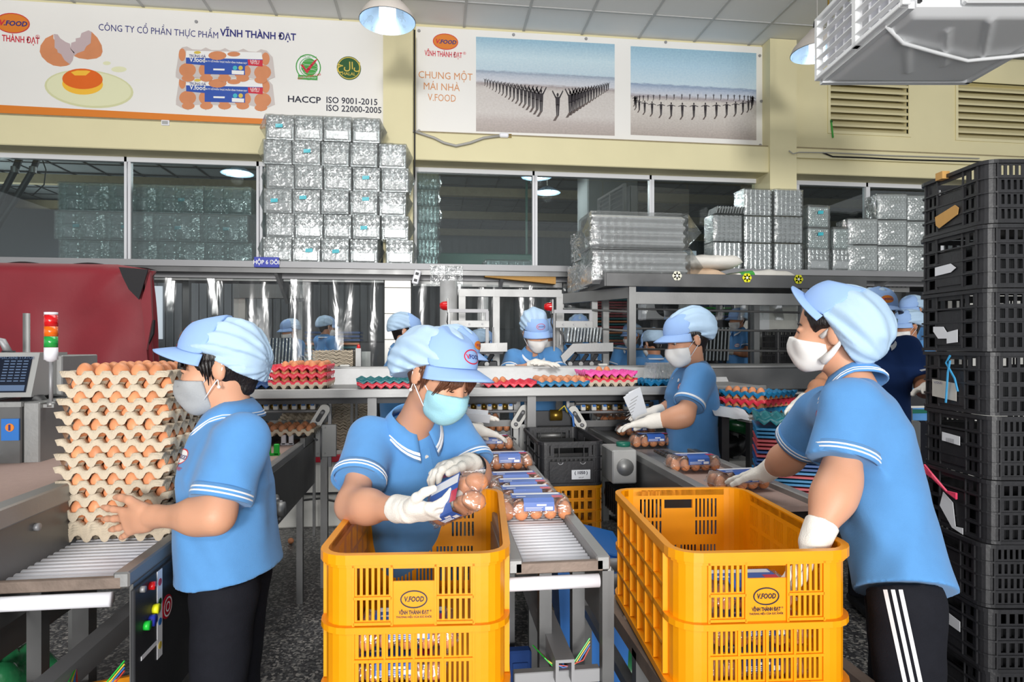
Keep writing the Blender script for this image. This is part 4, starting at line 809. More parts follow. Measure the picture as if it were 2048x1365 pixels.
# ================================================================== CONVEYORS (all run towards the viewer)
ZCV = 0.90
def roller_run(t, x0, x1, y0, y1, z, m='white_plastic', pitch=0.026, r=0.0126):
    me = MB().cyl((x0, 0, 0), (x1, 0, 0), r, 10).mesh('roller', M[m]); n = int((y1 - y0) / pitch)
    for k in range(n): link('roller', me, None, t, True, loc=(0, y0 + pitch * (k + 0.5), z - r))
def conveyor(label, xl, xr, y0, yroll, y1, panel=True, side='steel', depth=0.2, end_len=None, belt='belt'):
    t = thing('conveyor', label, 'conveyor', (0, 0, 0))
    roller_run(t, xl + 0.02, xr - 0.02, y0 + 0.05, yroll, ZCV)
    MB().b2((xl + 0.02, yroll, ZCV - 0.02), (xr - 0.02, y1, ZCV - 0.002)).obj('belt', M[belt], t)
    for x, s in ((xl, -1), (xr, 1)):
        MB().b2((x - 0.018, y0, ZCV - 0.015), (x + 0.018, y1, ZCV + 0.022), 0, 0.004).obj('rail', M['steel'], t)
        MB().b2((x + s * 0.018 - 0.004, y0 + 0.01, ZCV - depth), (x + s * 0.018 + 0.004, y1, ZCV - 0.01)).obj('side_panel', M[side], t)
    MB().b2((xl, y0, ZCV - 0.016), (xr, y0 + 0.012, ZCV + 0.012), 0, 0.002).obj('end_plate', M['steel_rust'], t)
    ex = xr if end_len is None else end_len
    MB().cyl((xl - 0.1, y0 - 0.012, ZCV - 0.034), (ex - 0.015, y0 - 0.012, ZCV - 0.034), 0.0165, 18).obj('end_roller', M['white_plastic'], t, True)
    MB().b2((xl, y0 + 0.03, ZCV - 0.31), (xr, y0 + 0.055, ZCV - 0.275), 0, 0.002).obj('cross_rail', M['alu'], t)
    MB().b2((xl, y0 + 0.03, ZCV - 0.335), (xr, y0 + 0.05, ZCV - 0.318), 0, 0.002).obj('cross_rail', M['alu'], t)
    for x in (xl + 0.1, xr - 0.03):
        for y in (y0 + 0.16, (y0 + y1) / 2, y1 - 0.15): b = MB(); bar(b, (x, y, 0), (x, y, ZCV - 0.06), 0.034); b.obj('leg', M['steel_dark'], t)
    b = MB(); bar(b, (xl + 0.1, y0 + 0.16, 0.3), (xr - 0.03, y0 + 0.16, 0.3), 0.05, 0.05); b.obj('foot_rail', M['machine_grey'], t)
    # cable channel with loose wires
    xm = xl + (xr - xl) * 0.45; MB().prism([(0, 0), (0.008, 0), (0.008, 0.05), (0.04, 0.05), (0.04, 0), (0.048, 0), (0.048, 0.058), (0, 0.058)], (xm, y0 + 0.75, ZCV - 0.29), (1, 0, 0), (0, 0, 1), 0.75).obj('cable_channel', M['alu'], t)
    for q, (mm, dx) in enumerate((('cable_red', 0.0), ('cable_blue', 0.02), ('cable_yellow', 0.035), ('green_plastic', 0.05))):
        MB().tube([(xr - 0.02, y0 + 0.06, ZCV - 0.235 + 0.008 * q), (xr - 0.04 - dx * 0.6, y0 + 0.05, ZCV - 0.262 - 0.004 * q), (xr - 0.08 - dx * 0.6, y0 + 0.045, ZCV - 0.272 - 0.003 * q), (xr - 0.12 - dx * 0.4, y0 + 0.05, ZCV - 0.268 + 0.006 * q), (xr - 0.16, y0 + 0.12, ZCV - 0.25)], 0.0018, 5).obj('loose_wire', M[mm], t)
    return t
def at_z(px, py, z=ZCV): return PZ(px, py, z)
# left conveyor with control panel
eL = at_z(242, 1165); xrL = eL.x; y0L = eL.y; xlL = xrL - 0.37
cvL = conveyor('left roller conveyor under the tall egg tray stack', xlL, xrL, y0L, 2.35, 3.75, side='steel_dark', depth=0.26)
cp = MB().b2((xrL + 0.02, y0L + 0.0, ZCV - 0.38), (xrL + 0.03, y0L + 0.42, ZCV - 0.02), 0, 0.003).obj('control_panel', M['machine_dark'], cvL)
def on_panel(y, z, m, r, nm='button'): MB().cyl((xrL + 0.03, y0L + y, ZCV + z), (xrL + 0.042, y0L + y, ZCV + z), r, 14).obj(nm, M[m], cvL, True)
on_panel(0.05, -0.125, 'green_plastic', 0.011); on_panel(0.098, -0.105, 'flower_yellow', 0.012); on_panel(0.078, -0.04, 'red_lens', 0.010); on_panel(0.078, -0.125, 'blue_sign', 0.014)
MB().b2((xrL + 0.03, y0L + 0.115, ZCV - 0.24), (xrL + 0.0315, y0L + 0.143, ZCV - 0.02)).obj('switch_label', M['label_white'], cvL)
for z, mm in ((-0.05, 'red_paint'), (-0.10, 'ink_dgreen'), (-0.15, 'blue_bin'), (-0.21, 'ink_gold')): MB().cyl((xrL + 0.0315, y0L + 0.129, ZCV + z), (xrL + 0.0325, y0L + 0.129, ZCV + z), 0.009, 14).obj('label_dot', M[mm], cvL)
MB().b2((xrL + 0.03, y0L + 0.03, ZCV - 0.20), (xrL + 0.0315, y0L + 0.112, ZCV - 0.19)).obj('strip_label', M['label_white'], cvL)
MB().cyl((xrL + 0.03, y0L + 0.172, ZCV - 0.13), (xrL + 0.032, y0L + 0.172, ZCV - 0.13), 0.030, 20).obj('warning_sticker', M['red_paint'], cvL)
ring(0.025, 0.025, 0.004, (xrL + 0.0325, y0L + 0.172, ZCV - 0.13), 'ink_white', cvL, 'sticker_mark', (0, 1, 0), (0, 0, 1)); ring(0.013, 0.013, 0.004, (xrL + 0.0325, y0L + 0.172, ZCV - 0.13), 'ink_white', cvL, 'sticker_mark', (0, 1, 0), (0, 0, 1))
for y, z in ((0.03, -0.03), (0.03, -0.35), (0.39, -0.03), (0.39, -0.2), (0.26, -0.05), (0.72, -0.12), (0.5, -0.18), (0.5, -0.04)): MB().cyl((xrL + 0.03, y0L + y, ZCV + z), (xrL + 0.04, y0L + y, ZCV + z), 0.008, 8).obj('bolt', M['alu'], cvL, True)
# middle conveyor
eM = at_z(1207, 1130); xrM = eM.x; y0M = eM.y; xlM = max(xrM - 0.39, PZ(1013, 1106, 0.99).x + 0.04)
cvM = conveyor('middle packing conveyor with white rollers and a pink belt', xlM, xrM, y0M, y0M + 0.62, 3.4, side='steel', depth=0.19, belt='belt')
MB().b2((xrM + 0.0, y0M + 0.01, 0.0), (xrM + 0.03, y0M + 0.04, ZCV - 0.02)).obj('leg', M['steel_dark'], cvM)
# right conveyor
pR = PZ(1420, 905, ZCV); xrR = XY(1420, 2.9); pL_ = at_z(1268, 968); 
xlR = at_z(1274, 910).x - 0.01; xrR = xlR + 0.31
cvR = thing('conveyor', 'right packing conveyor with dark side frame and pink belt', 'conveyor')
y0R = 1.98
MB().b2((xlR + 0.02, y0R, ZCV - 0.02), (xrR - 0.02, 2.75, ZCV - 0.002)).obj('belt', M['belt'], cvR)
MB().b2((xlR + 0.02, 2.75, ZCV - 0.02), (xrR - 0.02, 3.95, ZCV - 0.004)).obj('slide_plate', M['steel'], cvR)
for x, s in ((xlR, -1), (xrR, 1)):
    MB().b2((x - 0.02, y0R, ZCV - 0.02), (x + 0.02, 3.95, ZCV + 0.02), 0, 0.004).obj('rail', M['steel'], cvR)
    MB().b2((x + s * 0.02 - 0.004, y0R, ZCV - 0.15), (x + s * 0.02 + 0.004, 3.95, ZCV - 0.01)).obj('side_panel', M['steel_dark'], cvR)
for x in (xlR + 0.05, xrR - 0.05):
    for y in ((y0R + 0.3,) if x < xlR + 0.1 else (y0R + 0.3, 3.1, 3.8)): b = MB(); bar(b, (x, y, 0), (x, y, ZCV - 0.1), 0.05); b.obj('leg', M['steel_dark'], cvR)
for k in range(7): MB().cyl((xlR + 0.14, 2.75 + 0.05 * k, ZCV + 0.001), (xlR + 0.14, 2.79 + 0.05 * k, ZCV + 0.001), 0.012, 8).obj('chain_link', M['steel_dark'], cvR); MB().cyl((xrR - 0.14, 2.75 + 0.05 * k, ZCV + 0.001), (xrR - 0.14, 2.79 + 0.05 * k, ZCV + 0.001), 0.012, 8).obj('chain_link', M['steel_dark'], cvR)
gb = thing('gearbox', 'grey square drive box on the side of the right conveyor', 'machine', (xlR - 0.10, 2.95, ZCV - 0.03)); MB().box((0, 0, 0), (0.12, 0.2, 0.16), None, 0, 0.006).obj('housing', M['machine_grey'], gb); MB().cyl((-0.0, -0.1, -0.0), (-0.0, -0.115, -0.0), 0.04, 18).obj('cover', M['steel'], gb, True); MB().cyl((0.03, 0.02, 0.08), (0.03, 0.02, 0.1), 0.035, 14).obj('cap', M['green_panel'], gb, True)
mo = thing('motor', 'black round motor hanging under the right conveyor', 'motor', (xlR - 0.08, 2.95, ZCV - 0.20)); MB().cyl((0, -0.14, 0), (0, 0.12, 0), 0.06, 18).obj('motor_body', M['motor_black'], mo, True); MB().cyl((0, -0.15, 0), (0, -0.14, 0), 0.045, 18).obj('fan_cover', M['machine_dark'], mo, True)
for k in range(6): MB().box((0, -0.1 + 0.036 * k, 0.0), (0.13, 0.01, 0.125), None, 0, 0.02).obj('cooling_fin', M['motor_black'], mo)
# roller track at the right front, carrying the right yellow crate
def track():
    t = thing('roller_track', 'low roller track of metal rollers under the right yellow crate', 'conveyor'); z = 0.665
    a = PZ(1212, 1180, z); X0_, Y0_ = a.x, a.y; X1_ = X0_ + 0.47
    for x in (X0_, X1_):
        b = MB(); bar(b, (x, 0.75, z - 0.03), (x, 2.25, z - 0.03), 0.035, 0.04); b.obj('side_rail', M['steel_rust'], t)
        b = MB(); bar(b, (x, 0.75, z - 0.17), (x, 2.25, z - 0.17), 0.03, 0.03); b.obj('lower_rail', M['steel_dark'], t)
        for y in (1.1, 1.6, 2.2): b = MB(); bar(b, (x, y, 0), (x, y, z - 0.03), 0.035); b.obj('leg', M['steel_dark'], t)
    for k in range(10): y = 0.85 + 0.15 * k; MB().cyl((X0_ + 0.05, y, z - 0.02), (X1_ - 0.05, y, z - 0.02), 0.024, 16).obj('roller', M['alu'], t, True); MB().cyl((X0_, y, z - 0.02), (X0_ + 0.05, y, z - 0.02), 0.016, 12).obj('axle', M['steel_rust'], t, True)
    return t, z, X0_
trk, ZTR, XTR = track()
# far-left belt conveyor with dark steel flank
fl = thing('conveyor', 'far left belt conveyor with a tall dark steel flank', 'conveyor'); zf = 1.04
a = PZ(112, 985, zf); xf = a.x
p1 = PZ(112, 932, zf)
MB().b2((xf - 0.45, 0.9, zf - 0.02), (xf, 2.75, zf)).obj('belt', M['belt'], fl)
MB().b2((xf, 0.9, zf - 0.02), (xf + 0.05, 3.0, zf + 0.03), 0, 0.004).obj('rail', M['steel'], fl); MB().b2((xf - 0.5, 0.9, zf - 0.02), (xf - 0.45, 3.0, zf + 0.03), 0, 0.004).obj('rail', M['steel'], fl)
MB().b2((xf + 0.035, 0.9, zf - 0.25), (xf + 0.045, 3.0, zf - 0.01)).obj('side_panel', M['steel_dark'], fl)
MB().b2((xf - 0.45, 2.75, zf - 0.03), (xf, 3.0, zf + 0.01)).obj('black_plate', M['machine_dark'], fl)
for y in (1.35, 2.2, 2.9): b = MB(); bar(b, (xf - 0.1, y, 0), (xf - 0.1, y, zf - 0.1), 0.05); b.obj('leg', M['steel_dark'], fl)
for y, z in ((1.3, -0.05), (1.3, -0.2), (1.7, -0.05), (2.2, -0.2)): MB().cyl((xf + 0.045, y, zf + z), (xf + 0.055, y, zf + z), 0.01, 8).obj('bolt', M['alu'], fl, True)
# ================================================================== CRATES
def rrect(w, l, r, n=5):
    """perimeter points of a rounded rectangle centred at 0: list of (s, pos, normal); starts at the middle of the front (-Y) side, runs to +X"""
    P_ = []; hw, hl = w / 2, l / 2
    def add(p, nr): P_.append((V((p[0], p[1], 0)), V((nr[0], nr[1], 0))))
    corners = [((hw - r, -hl + r), -PI / 2), ((hw - r, hl - r), 0), ((-hw + r, hl - r), PI / 2), ((-hw + r, -hl + r), PI)]
    add((0, -hl), (0, -1))
    for (c, a0) in corners:
        for k in range(n + 1):
            a = a0 + PI / 2 * k / n; add((c[0] + r * math.cos(a), c[1] + r * math.sin(a)), (math.cos(a), math.sin(a)))
    add((0, -hl), (0, -1)); out = []; s = 0
    for i, (p, nr) in enumerate(P_):
        if i: s += (p - P_[i - 1][0]).length
        out.append((s, p, nr))
    return out
class Ring:
    def __init__(s, w, l, r): s.t = rrect(w, l, r); s.P = s.t[-1][0]
    def at(s, q, off=0.0):
        q = q % s.P
        for a, b in zip(s.t[:-1], s.t[1:]):
            if q <= b[0] + 1e-9:
                k = 0 if b[0] - a[0] < 1e-9 else (q - a[0]) / (b[0] - a[0]); n = a[2].lerp(b[2], k).normalized(); return a[1].lerp(b[1], k) + n * off
        return s.t[-1][1]
    def knots(s): return [a[0] for a in s.t]
def holed_ring(b, R, z0, z1, holes, th, taper=0.0, mi=0):
    """wall ring of thickness th with rectangular openings holes=(s0,s1,z0,z1) in perimeter coordinates"""
    ss = sorted(set([round(x, 5) for x in R.knots()] + [round(h[i], 5) for h in holes for i in (0, 1)])); zs = sorted(set([z0, z1] + [round(h[i], 5) for h in holes for i in (2, 3)]))
    keep = []
    for a, c in zip(ss[:-1], ss[1:]):
        if c - a > 2e-5: keep.append((a, c))
    ns, nz = len(keep), len(zs) - 1
    solid = [[True] * nz for _ in range(ns)]
    for i, (a, c) in enumerate(keep):
        m = (a + c) / 2
        hh = [h for h in holes if h[0] < m < h[1]]
        for j in range(nz):
            zz = (zs[j] + zs[j + 1]) / 2
            if any(h[2] < zz < h[3] for h in hh): solid[i][j] = False
    vid = {}
    def vert(q, z, o):
        k = (round(q % R.P, 5), z, o)
        if k not in vid:
            off = (-th if o else 0.0) - taper * (z1 - z); p = R.at(q, off); vid[k] = len(b.v); b.v.append((p.x, p.y, z))
        return vid[k]
    def f(*v): b.f.append(v); b.mi.append(mi)
    for i, (a, c) in enumerate(keep):
        for j in range(nz):
            if not solid[i][j]: continue
            q0, q1 = zs[j], zs[j + 1]
            f(vert(a, q0, 0), vert(c, q0, 0), vert(c, q1, 0), vert(a, q1, 0)); f(vert(c, q0, 1), vert(a, q0, 1), vert(a, q1, 1), vert(c, q1, 1))
            if not solid[i - 1][j]: f(vert(a, q0, 1), vert(a, q0, 0), vert(a, q1, 0), vert(a, q1, 1))
            if not solid[(i + 1) % ns][j]: f(vert(c, q0, 0), vert(c, q0, 1), vert(c, q1, 1), vert(c, q1, 0))
            if j == 0 or not solid[i][j - 1]: f(vert(a, q0, 0), vert(a, q0, 1), vert(c, q0, 1), vert(c, q0, 0))
            if j == nz - 1 or not solid[i][j + 1]: f(vert(a, q1, 1), vert(a, q1, 0), vert(c, q1, 0), vert(c, q1, 1))
def band(b, R, z0, z1, off0, off1, taper_off=0.0, mi=0):
    """solid band around the ring, from offset off0 (inner) to off1 (outer)"""
    kn = R.knots()[:-1]; n = len(kn); base = len(b.v)
    for q in kn:
        for o, z in ((off0, z0), (off1, z0), (off1, z1), (off0, z1)): p = R.at(q, o - taper_off); b.v.append((p.x, p.y, z))
    for i in range(n):
        j = (i + 1) % n
        for k in range(4): b.f.append((base + 4 * i + k, base + 4 * j + k, base + 4 * j + (k + 1) % 4, base + 4 * i + (k + 1) % 4)); b.mi.append(mi)
def rib(b, R, q, z0, z1, wd, dp, off=0.0):
    a, c = q - wd / 2, q + wd / 2
    p = [R.at(a, off), R.at(c, off), R.at(c, off + dp), R.at(a, off + dp)]
    b.add([(v.x, v.y, z0) for v in p] + [(v.x, v.y, z1) for v in p], [(0, 1, 2, 3), (7, 6, 5, 4), (0, 4, 5, 1), (1, 5, 6, 2), (2, 6, 7, 3), (3, 7, 4, 0)])
def yellow_crate(label, c, rz, text=True):
    w, l, h = 0.425, 0.62, 0.325; R = Ring(w - 0.02, l - 0.02, 0.055); Pm = R.P; hw, hl = (w - 0.02) / 2, (l - 0.02) / 2
    t = thing('yellow_crate', label, 'crate', c, rz)
    holes = []; s_side0 = hw + hl - 0.0155 * 0  # perimeter position of the middle of the right side (approx)
    arc = 0.055 * PI / 2; mid_r = (hw - 0.055) + arc + (hl - 0.055); mid_b = 2 * mid_r; mid_l = 3 * mid_r
    def slots(mid, x0, x1, z0, z1, n, wd=0.5):
        p_ = (x1 - x0) / n
        for k in range(n): holes.append((mid + x0 + p_ * (k + (1 - wd) / 2), mid + x0 + p_ * (k + (1 + wd) / 2), z0, z1))
    for mid in (0.0001, mid_b):
        for sg in (-1, 1):
            xs = sorted((sg * 0.052, sg * 0.128))
            for z0, z1 in ((0.232, 0.292), (0.176, 0.222)): slots(mid, xs[0], xs[1], z0, z1, 6)
        for q in range(4):
            xa_ = -0.128 + 0.064 * q
            for z0, z1 in ((0.095, 0.145), (0.035, 0.082)): slots(mid, xa_ + 0.004, xa_ + 0.060, z0, z1, 5)
        holes.append((mid - 0.046, mid + 0.046, 0.262, 0.290))
    for mid in (mid_r, mid_l):
        for q in range(6):
            xa_ = -0.228 + 0.076 * q
            for z0, z1 in ((0.232, 0.29), (0.17, 0.22), (0.095, 0.145), (0.035, 0.082)): slots(mid, xa_ + 0.012, xa_ + 0.066, z0, z1, 7, 0.4)
    hh = []
    for a in holes:
        if a[0] < 0: hh.append((a[0] + Pm, min(Pm, a[1] + Pm), a[2], a[3])); 
        if a[1] > 0: hh.append((max(0, a[0]), a[1], a[2], a[3]))
    b = MB(); holed_ring(b, R, 0.008, h - 0.004, hh, 0.004)
    for mid in (0.0001, mid_b):   # raised ribs round the handle panel and the slot fields
        for x in (-0.132, -0.048, 0.048, 0.132): rib(b, R, mid + x + (0 if mid + x > 0 else Pm), 0.165, 0.30, 0.005, 0.006)
        for x in (-0.132, -0.064, 0.0, 0.064, 0.132): rib(b, R, (mid + x) % Pm, 0.02, 0.15, 0.005, 0.005)
        for z in (0.171, 0.227, 0.089, 0.028): 
            for x0_, x1_ in (((-0.132, -0.048), (0.048, 0.132)) if z > 0.16 else ((-0.132, 0.132),)):
                k = 8
                for q in range(k): rib(b, R, (mid + x0_ + (x1_ - x0_) * (q + .5) / k) % Pm, z - 0.003, z + 0.003, (x1_ - x0_) / k * 1.02, 0.006)
    for mid in (mid_r, mid_l):
        for q in range(7): rib(b, R, mid - 0.228 + 0.076 * q, 0.02, 0.305, 0.007, 0.012)
        for z in (0.226, 0.089):
            for q in range(12): rib(b, R, mid - 0.228 + 0.456 * (q + .5) / 12, z - 0.004, z + 0.004, 0.0385, 0.012)
    b.obj('wall', M['yellow_plastic'], t)
    b = MB(); band(b, R, h - 0.022, h, -0.004, 0.013); band(b, R, h - 0.030, h - 0.020, -0.002, 0.006); b.obj('top_rim', M['yellow_plastic'], t)
    b = MB(); band(b, R, 0.152, 0.166, -0.002, 0.012); b.obj('middle_rim', M['yellow_plastic'], t)
    b = MB(); band(b, R, 0.0, 0.018, -0.006, 0.014); b.obj('base_rim', M['yellow_plastic'], t)
    b = MB(); b.b2((-hw + 0.012, -hl + 0.012, 0.004), (hw - 0.012, hl - 0.012, 0.010)); b.obj('base', M['yellow_plastic'], t)
    if text:
        for sgn in (-1,):
            y = -hl - 0.0005; ring(0.030, 0.020, 0.0028, (0, y, 0.222), 'ink_black', t, 'logo_ring', off=0.001)
            lettering('V.FOOD', (0, y, 0.217), (1, 0, 0), (0.12, 0, 1), 0.016, M['ink_black'], t, 0.03, fit=0.044, off=0.001); lettering('VĨNH THÀNH ĐẠT', (0, y, 0.189), (1, 0, 0), (0, 0, 1), 0.012, M['ink_black'], t, 0.03, fit=0.066, off=0.001); lettering('®', (0.037, y, 0.194), (1, 0, 0), (0, 0, 1), 0.006, M['ink_black'], t, off=0.001)
            lettering('THƯƠNG HIỆU CỦA SỨC KHỎE', (0, y, 0.181), (1, 0, 0), (0, 0, 1), 0.006, M['ink_black'], t, 0.02, fit=0.078, off=0.001)
    return t
ZRIM = 0.99; ZCR = ZRIM - 0.325
def place_crate(pl, pr, label):
    """front rim corners in the picture give place and turn"""
    a, c = PZ(*pl, ZRIM), PZ(*pr, ZRIM); ex = (c - a); rz = math.atan2(ex.y, ex.x); n = V((-math.sin(rz), math.cos(rz), 0)); m = (a + c) / 2 + n * 0.31
    return yellow_crate(label, (m.x, m.y, ZCR), rz), m, rz
cr1, cm1, crz1 = place_crate((638, 1112), (1013, 1106), 'yellow slotted crate in front of the woman packing eggs')
cr2, cm2, crz2 = place_crate((1340, 1108), (1729, 1100), 'yellow slotted crate the man in the big cap reaches into')
# stand under the left yellow crate
st = thing('crate_stand', 'low dark steel stand under the left yellow crate', 'stand', (cm1.x, cm1.y, 0), crz1)
for x in (-0.17, 0.17):
    for y in (-0.26, 0.26): b = MB(); bar(b, (x, y, 0), (x, y, ZCR - 0.03), 0.035); b.obj('leg', M['steel_dark'], st)
MB().b2((-0.2, -0.3, ZCR - 0.035), (0.2, 0.3, ZCR - 0.001)).obj('top_plate', M['steel_dark'], st)
def plain_crate(name, label, c, rz, w, l, h, m, rows, front_panel=True, group=None, pat=0, r=0.04, lowered=True):
    """stacking crate with slotted walls, dipped hand grips on the short sides, label panels"""
    R = Ring(w, l, r); arc = r * PI / 2; mid_r = (w / 2 - r) + arc + (l / 2 - r); Pm = R.P; holes = []
    def sl(mid, x0, x1, z0, z1, pitch, frac=0.5):
        n = max(1, int((x1 - x0) / pitch)); p_ = (x1 - x0) / n
        for k in range(n): holes.append((mid + x0 + p_ * (k + (1 - frac) / 2), mid + x0 + p_ * (k + (1 + frac) / 2), z0, z1))
    for q, (mid, half) in enumerate(((0.0001, w / 2 - r), (mid_r, l / 2 - r), (2 * mid_r, w / 2 - r), (3 * mid_r, l / 2 - r))):
        for j in range(rows):
            z0 = 0.02 * h + h * 0.92 * j / rows + 0.012; z1 = 0.02 * h + h * 0.92 * (j + 1) / rows - 0.006
            inner = 0.075 if (front_panel and q in (1, 3)) else 0.0; inner = inner if q in (1, 3) else (0.07 if front_panel else 0)
            if j == rows - 1 and lowered: 
                holes.append((mid - 0.085, mid + 0.085, h - 0.075, h - 0.03)); inner = 0.1
            if inner: sl(mid, -half + 0.012, -inner, z0, z1, 0.021 if pat == 0 else 0.03, 0.5 if pat == 0 else 0.62); sl(mid, inner, half - 0.012, z0, z1, 0.021 if pat == 0 else 0.03, 0.5 if pat == 0 else 0.62)
            else: sl(mid, -half + 0.012, half - 0.012, z0, z1, 0.021 if pat == 0 else 0.03, 0.5 if pat == 0 else 0.62)
    hh = []
    for a in holes:
        if a[0] < 0: hh.append((a[0] + Pm, min(Pm, a[1] + Pm), a[2], a[3]))
        if a[1] > 0: hh.append((max(0, a[0]), a[1], a[2], a[3]))
    t = thing(name, label, 'crate', c, rz, group)
    b = MB(); holed_ring(b, R, 0.004, h - 0.002, hh, 0.004)
    for mid, half in ((0.0001, w / 2 - r), (mid_r, l / 2 - r), (2 * mid_r, w / 2 - r), (3 * mid_r, l / 2 - r)):
        for x in (-half, half, -half * 0.5, half * 0.5): rib(b, R, (mid + x) % Pm, 0.01, h - 0.01, 0.005, 0.006)
    for sx in (-1, 1):   # ribs round the corners
        for sy in (-1, 1):
            for k in range(3): pass
    b.obj('wall', M[m], t)
    b = MB(); band(b, R, h - 0.014, h, -0.003, 0.010); b.obj('top_rim', M[m], t)
    b = MB()
    for j in range(1, rows): z = 0.02 * h + h * 0.92 * j / rows; band(b, R, z - 0.001, z + 0.005, -0.001, 0.007)
    b.obj('belt_rib', M[m], t)
    b = MB(); band(b, R, 0, 0.012, -0.01, 0.006); b.b2((-w / 2 + 0.01, -l / 2 + 0.01, 0.002), (w / 2 - 0.01, l / 2 - 0.01, 0.008)); b.obj('base', M[m], t)
    b = MB(); band(b, R, 0.012, h * 0.72, -0.022, -0.018); b.obj('slot_darkener', M['motor_black'], t) if m == 'black_plastic' else None  # black ring added inside to make the slots look dark, no real crate part
    if front_panel:
        for y, s in ((-l / 2 - 0.001, -1),): MB().b2((-0.065, y - 0.004, h * 0.12), (0.065, y, h * 0.52), 0, 0.002).obj('label_panel', M[m], t)
        MB().b2((-w / 2 - 0.005, -0.07, h * 0.1), (-w / 2 - 0.001, 0.07, h * 0.5), 0, 0.002).obj('label_panel', M[m], t)
    return t
# right stack of black crates: short face towards the man, long face towards the viewer
kx = P(1970, 690, 2.30); rzS = -YAW
def lat(l, d, z): return CAM * 0 + FW * d + RT * l + V((0, 0, z))
hC = 0.2375; ordn = ['bottom', 'second from bottom', 'third from bottom', 'fourth from bottom', 'fifth from bottom', 'fifth from top', 'third from top', 'second from top', 'top']
ordn = ['bottom', 'second lowest', 'third lowest', 'fourth lowest', 'middle', 'fourth highest', 'third highest', 'second highest', 'topmost']
tags_ = {8: 'orange card strip', 7: 'white torn note', 6: 'ragged white label', 5: 'pale label and blue ribbon', 4: 'small white label', 3: 'torn paper and pink ribbon', 1: 'small pale slip'}
for k in range(9):
    off = random.uniform(-0.012, 0.012); L0 = 1.755; Wd = 0.56; Dp = 0.37
    c = lat(L0 + Wd / 2 + off, 2.30 + Dp / 2 + random.uniform(-.01, .01), hC * k)
    lb = 'black crate, %s of the tall stack behind the man%s' % (ordn[k], (', ' + tags_[k]) if k in tags_ else '')
    t = plain_crate('black_crate', lb, c, rzS, Wd, Dp, hC - 0.003, 'black_plastic', 4, True, 'black crates in the tall stack', pat=k % 2 if k < 6 else (1 if k in (6, 7) else 0))
    x = -Wd / 2 - 0.011
    def face_poly(pts, m, nm, o=0.0):  # (depth coordinate from the viewer side, z) on the left short face
        n = len(pts); vs = [V((x - o, y, z)) for y, z in pts]; MB().add(vs + [v + V((0.0015, 0, 0)) for v in vs], [tuple(range(n)), tuple(range(n, 2 * n))[::-1]] + [(i, n + i, n + (i + 1) % n, (i + 1) % n) for i in range(n)]).obj(nm, M[m], t)
    if k == 8: face_poly([(0.07, 0.04), (0.075, 0.075), (-0.04, 0.10), (-0.06, 0.085), (-0.055, 0.06), (0.05, 0.025)], 'cardboard', 'card_strip'); MB().box((x + 0.0, 0.03, hC - 0.005), (0.03, 0.04, 0.03)).obj('card_strip', M['cardboard'], t)
    if k == 7: face_poly([(0.07, 0.07), (0.07, 0.105), (-0.02, 0.11), (-0.05, 0.09), (-0.02, 0.075)], 'paper', 'paper_note')
    if k == 6: face_poly([(0.08, 0.08), (0.08, 0.10), (0.02, 0.098), (0.0, 0.075), (-0.06, 0.085), (-0.06, 0.035), (0.0, 0.03), (-0.0, 0.05), (0.05, 0.05)], 'paper', 'paper_note')
    if k == 5:
        face_poly([(0.10, 0.05), (0.10, 0.12), (-0.04, 0.11), (-0.04, 0.04)], 'paper_old', 'paper_label'); lettering('V.FOOD', (x - 0.002, 0.06, 0.103), (0, -1, 0), (0, 0, 1), 0.014, M['ink_navy'], t)
        MB().tube([(x - 0.01, -0.02, 0.22), (x - 0.012, -0.0, 0.19), (x - 0.006, -0.04, 0.13), (x - 0.008, -0.06, 0.08)], 0.004, 5).obj('ribbon', M['sky_ribbon'], t); MB().tube([(x - 0.01, -0.02, 0.2), (x - 0.012, -0.01, 0.15), (x - 0.006, 0.01, 0.03)], 0.004, 5).obj('ribbon', M['sky_ribbon'], t)
    if k == 4: face_poly([(0.05, 0.11), (0.05, 0.145), (-0.05, 0.14), (-0.05, 0.105)], 'paper', 'paper_label'); [lettering('|||||||||', (x - 0.002, 0.0, 0.112), (0, -1, 0), (0, 0, 1), 0.02, M['ink_black'], t)]
    if k == 3:
        face_poly([(0.06, 0.08), (0.04, 0.14), (-0.015, 0.11), (-0.03, 0.02), (-0.07, 0.025), (-0.07, 0.0), (-0.01, 0.01)], 'paper', 'torn_paper')
        for q in range(4): MB().tube([(x - 0.006, 0.17 - 0.03 * q * 0.3, 0.205 + 0.008 * q), (x - 0.016, 0.08, 0.19 + 0.004 * q), (x - 0.012, 0.0, 0.15), (x - 0.01, -0.05, 0.135 + 0.006 * q)], 0.005, 5).obj('ribbon', M['pink_ribbon'], t)
    if k == 1: face_poly([(0.02, 0.10), (0.02, 0.145), (-0.07, 0.135), (-0.07, 0.095)], 'paper', 'paper_label')
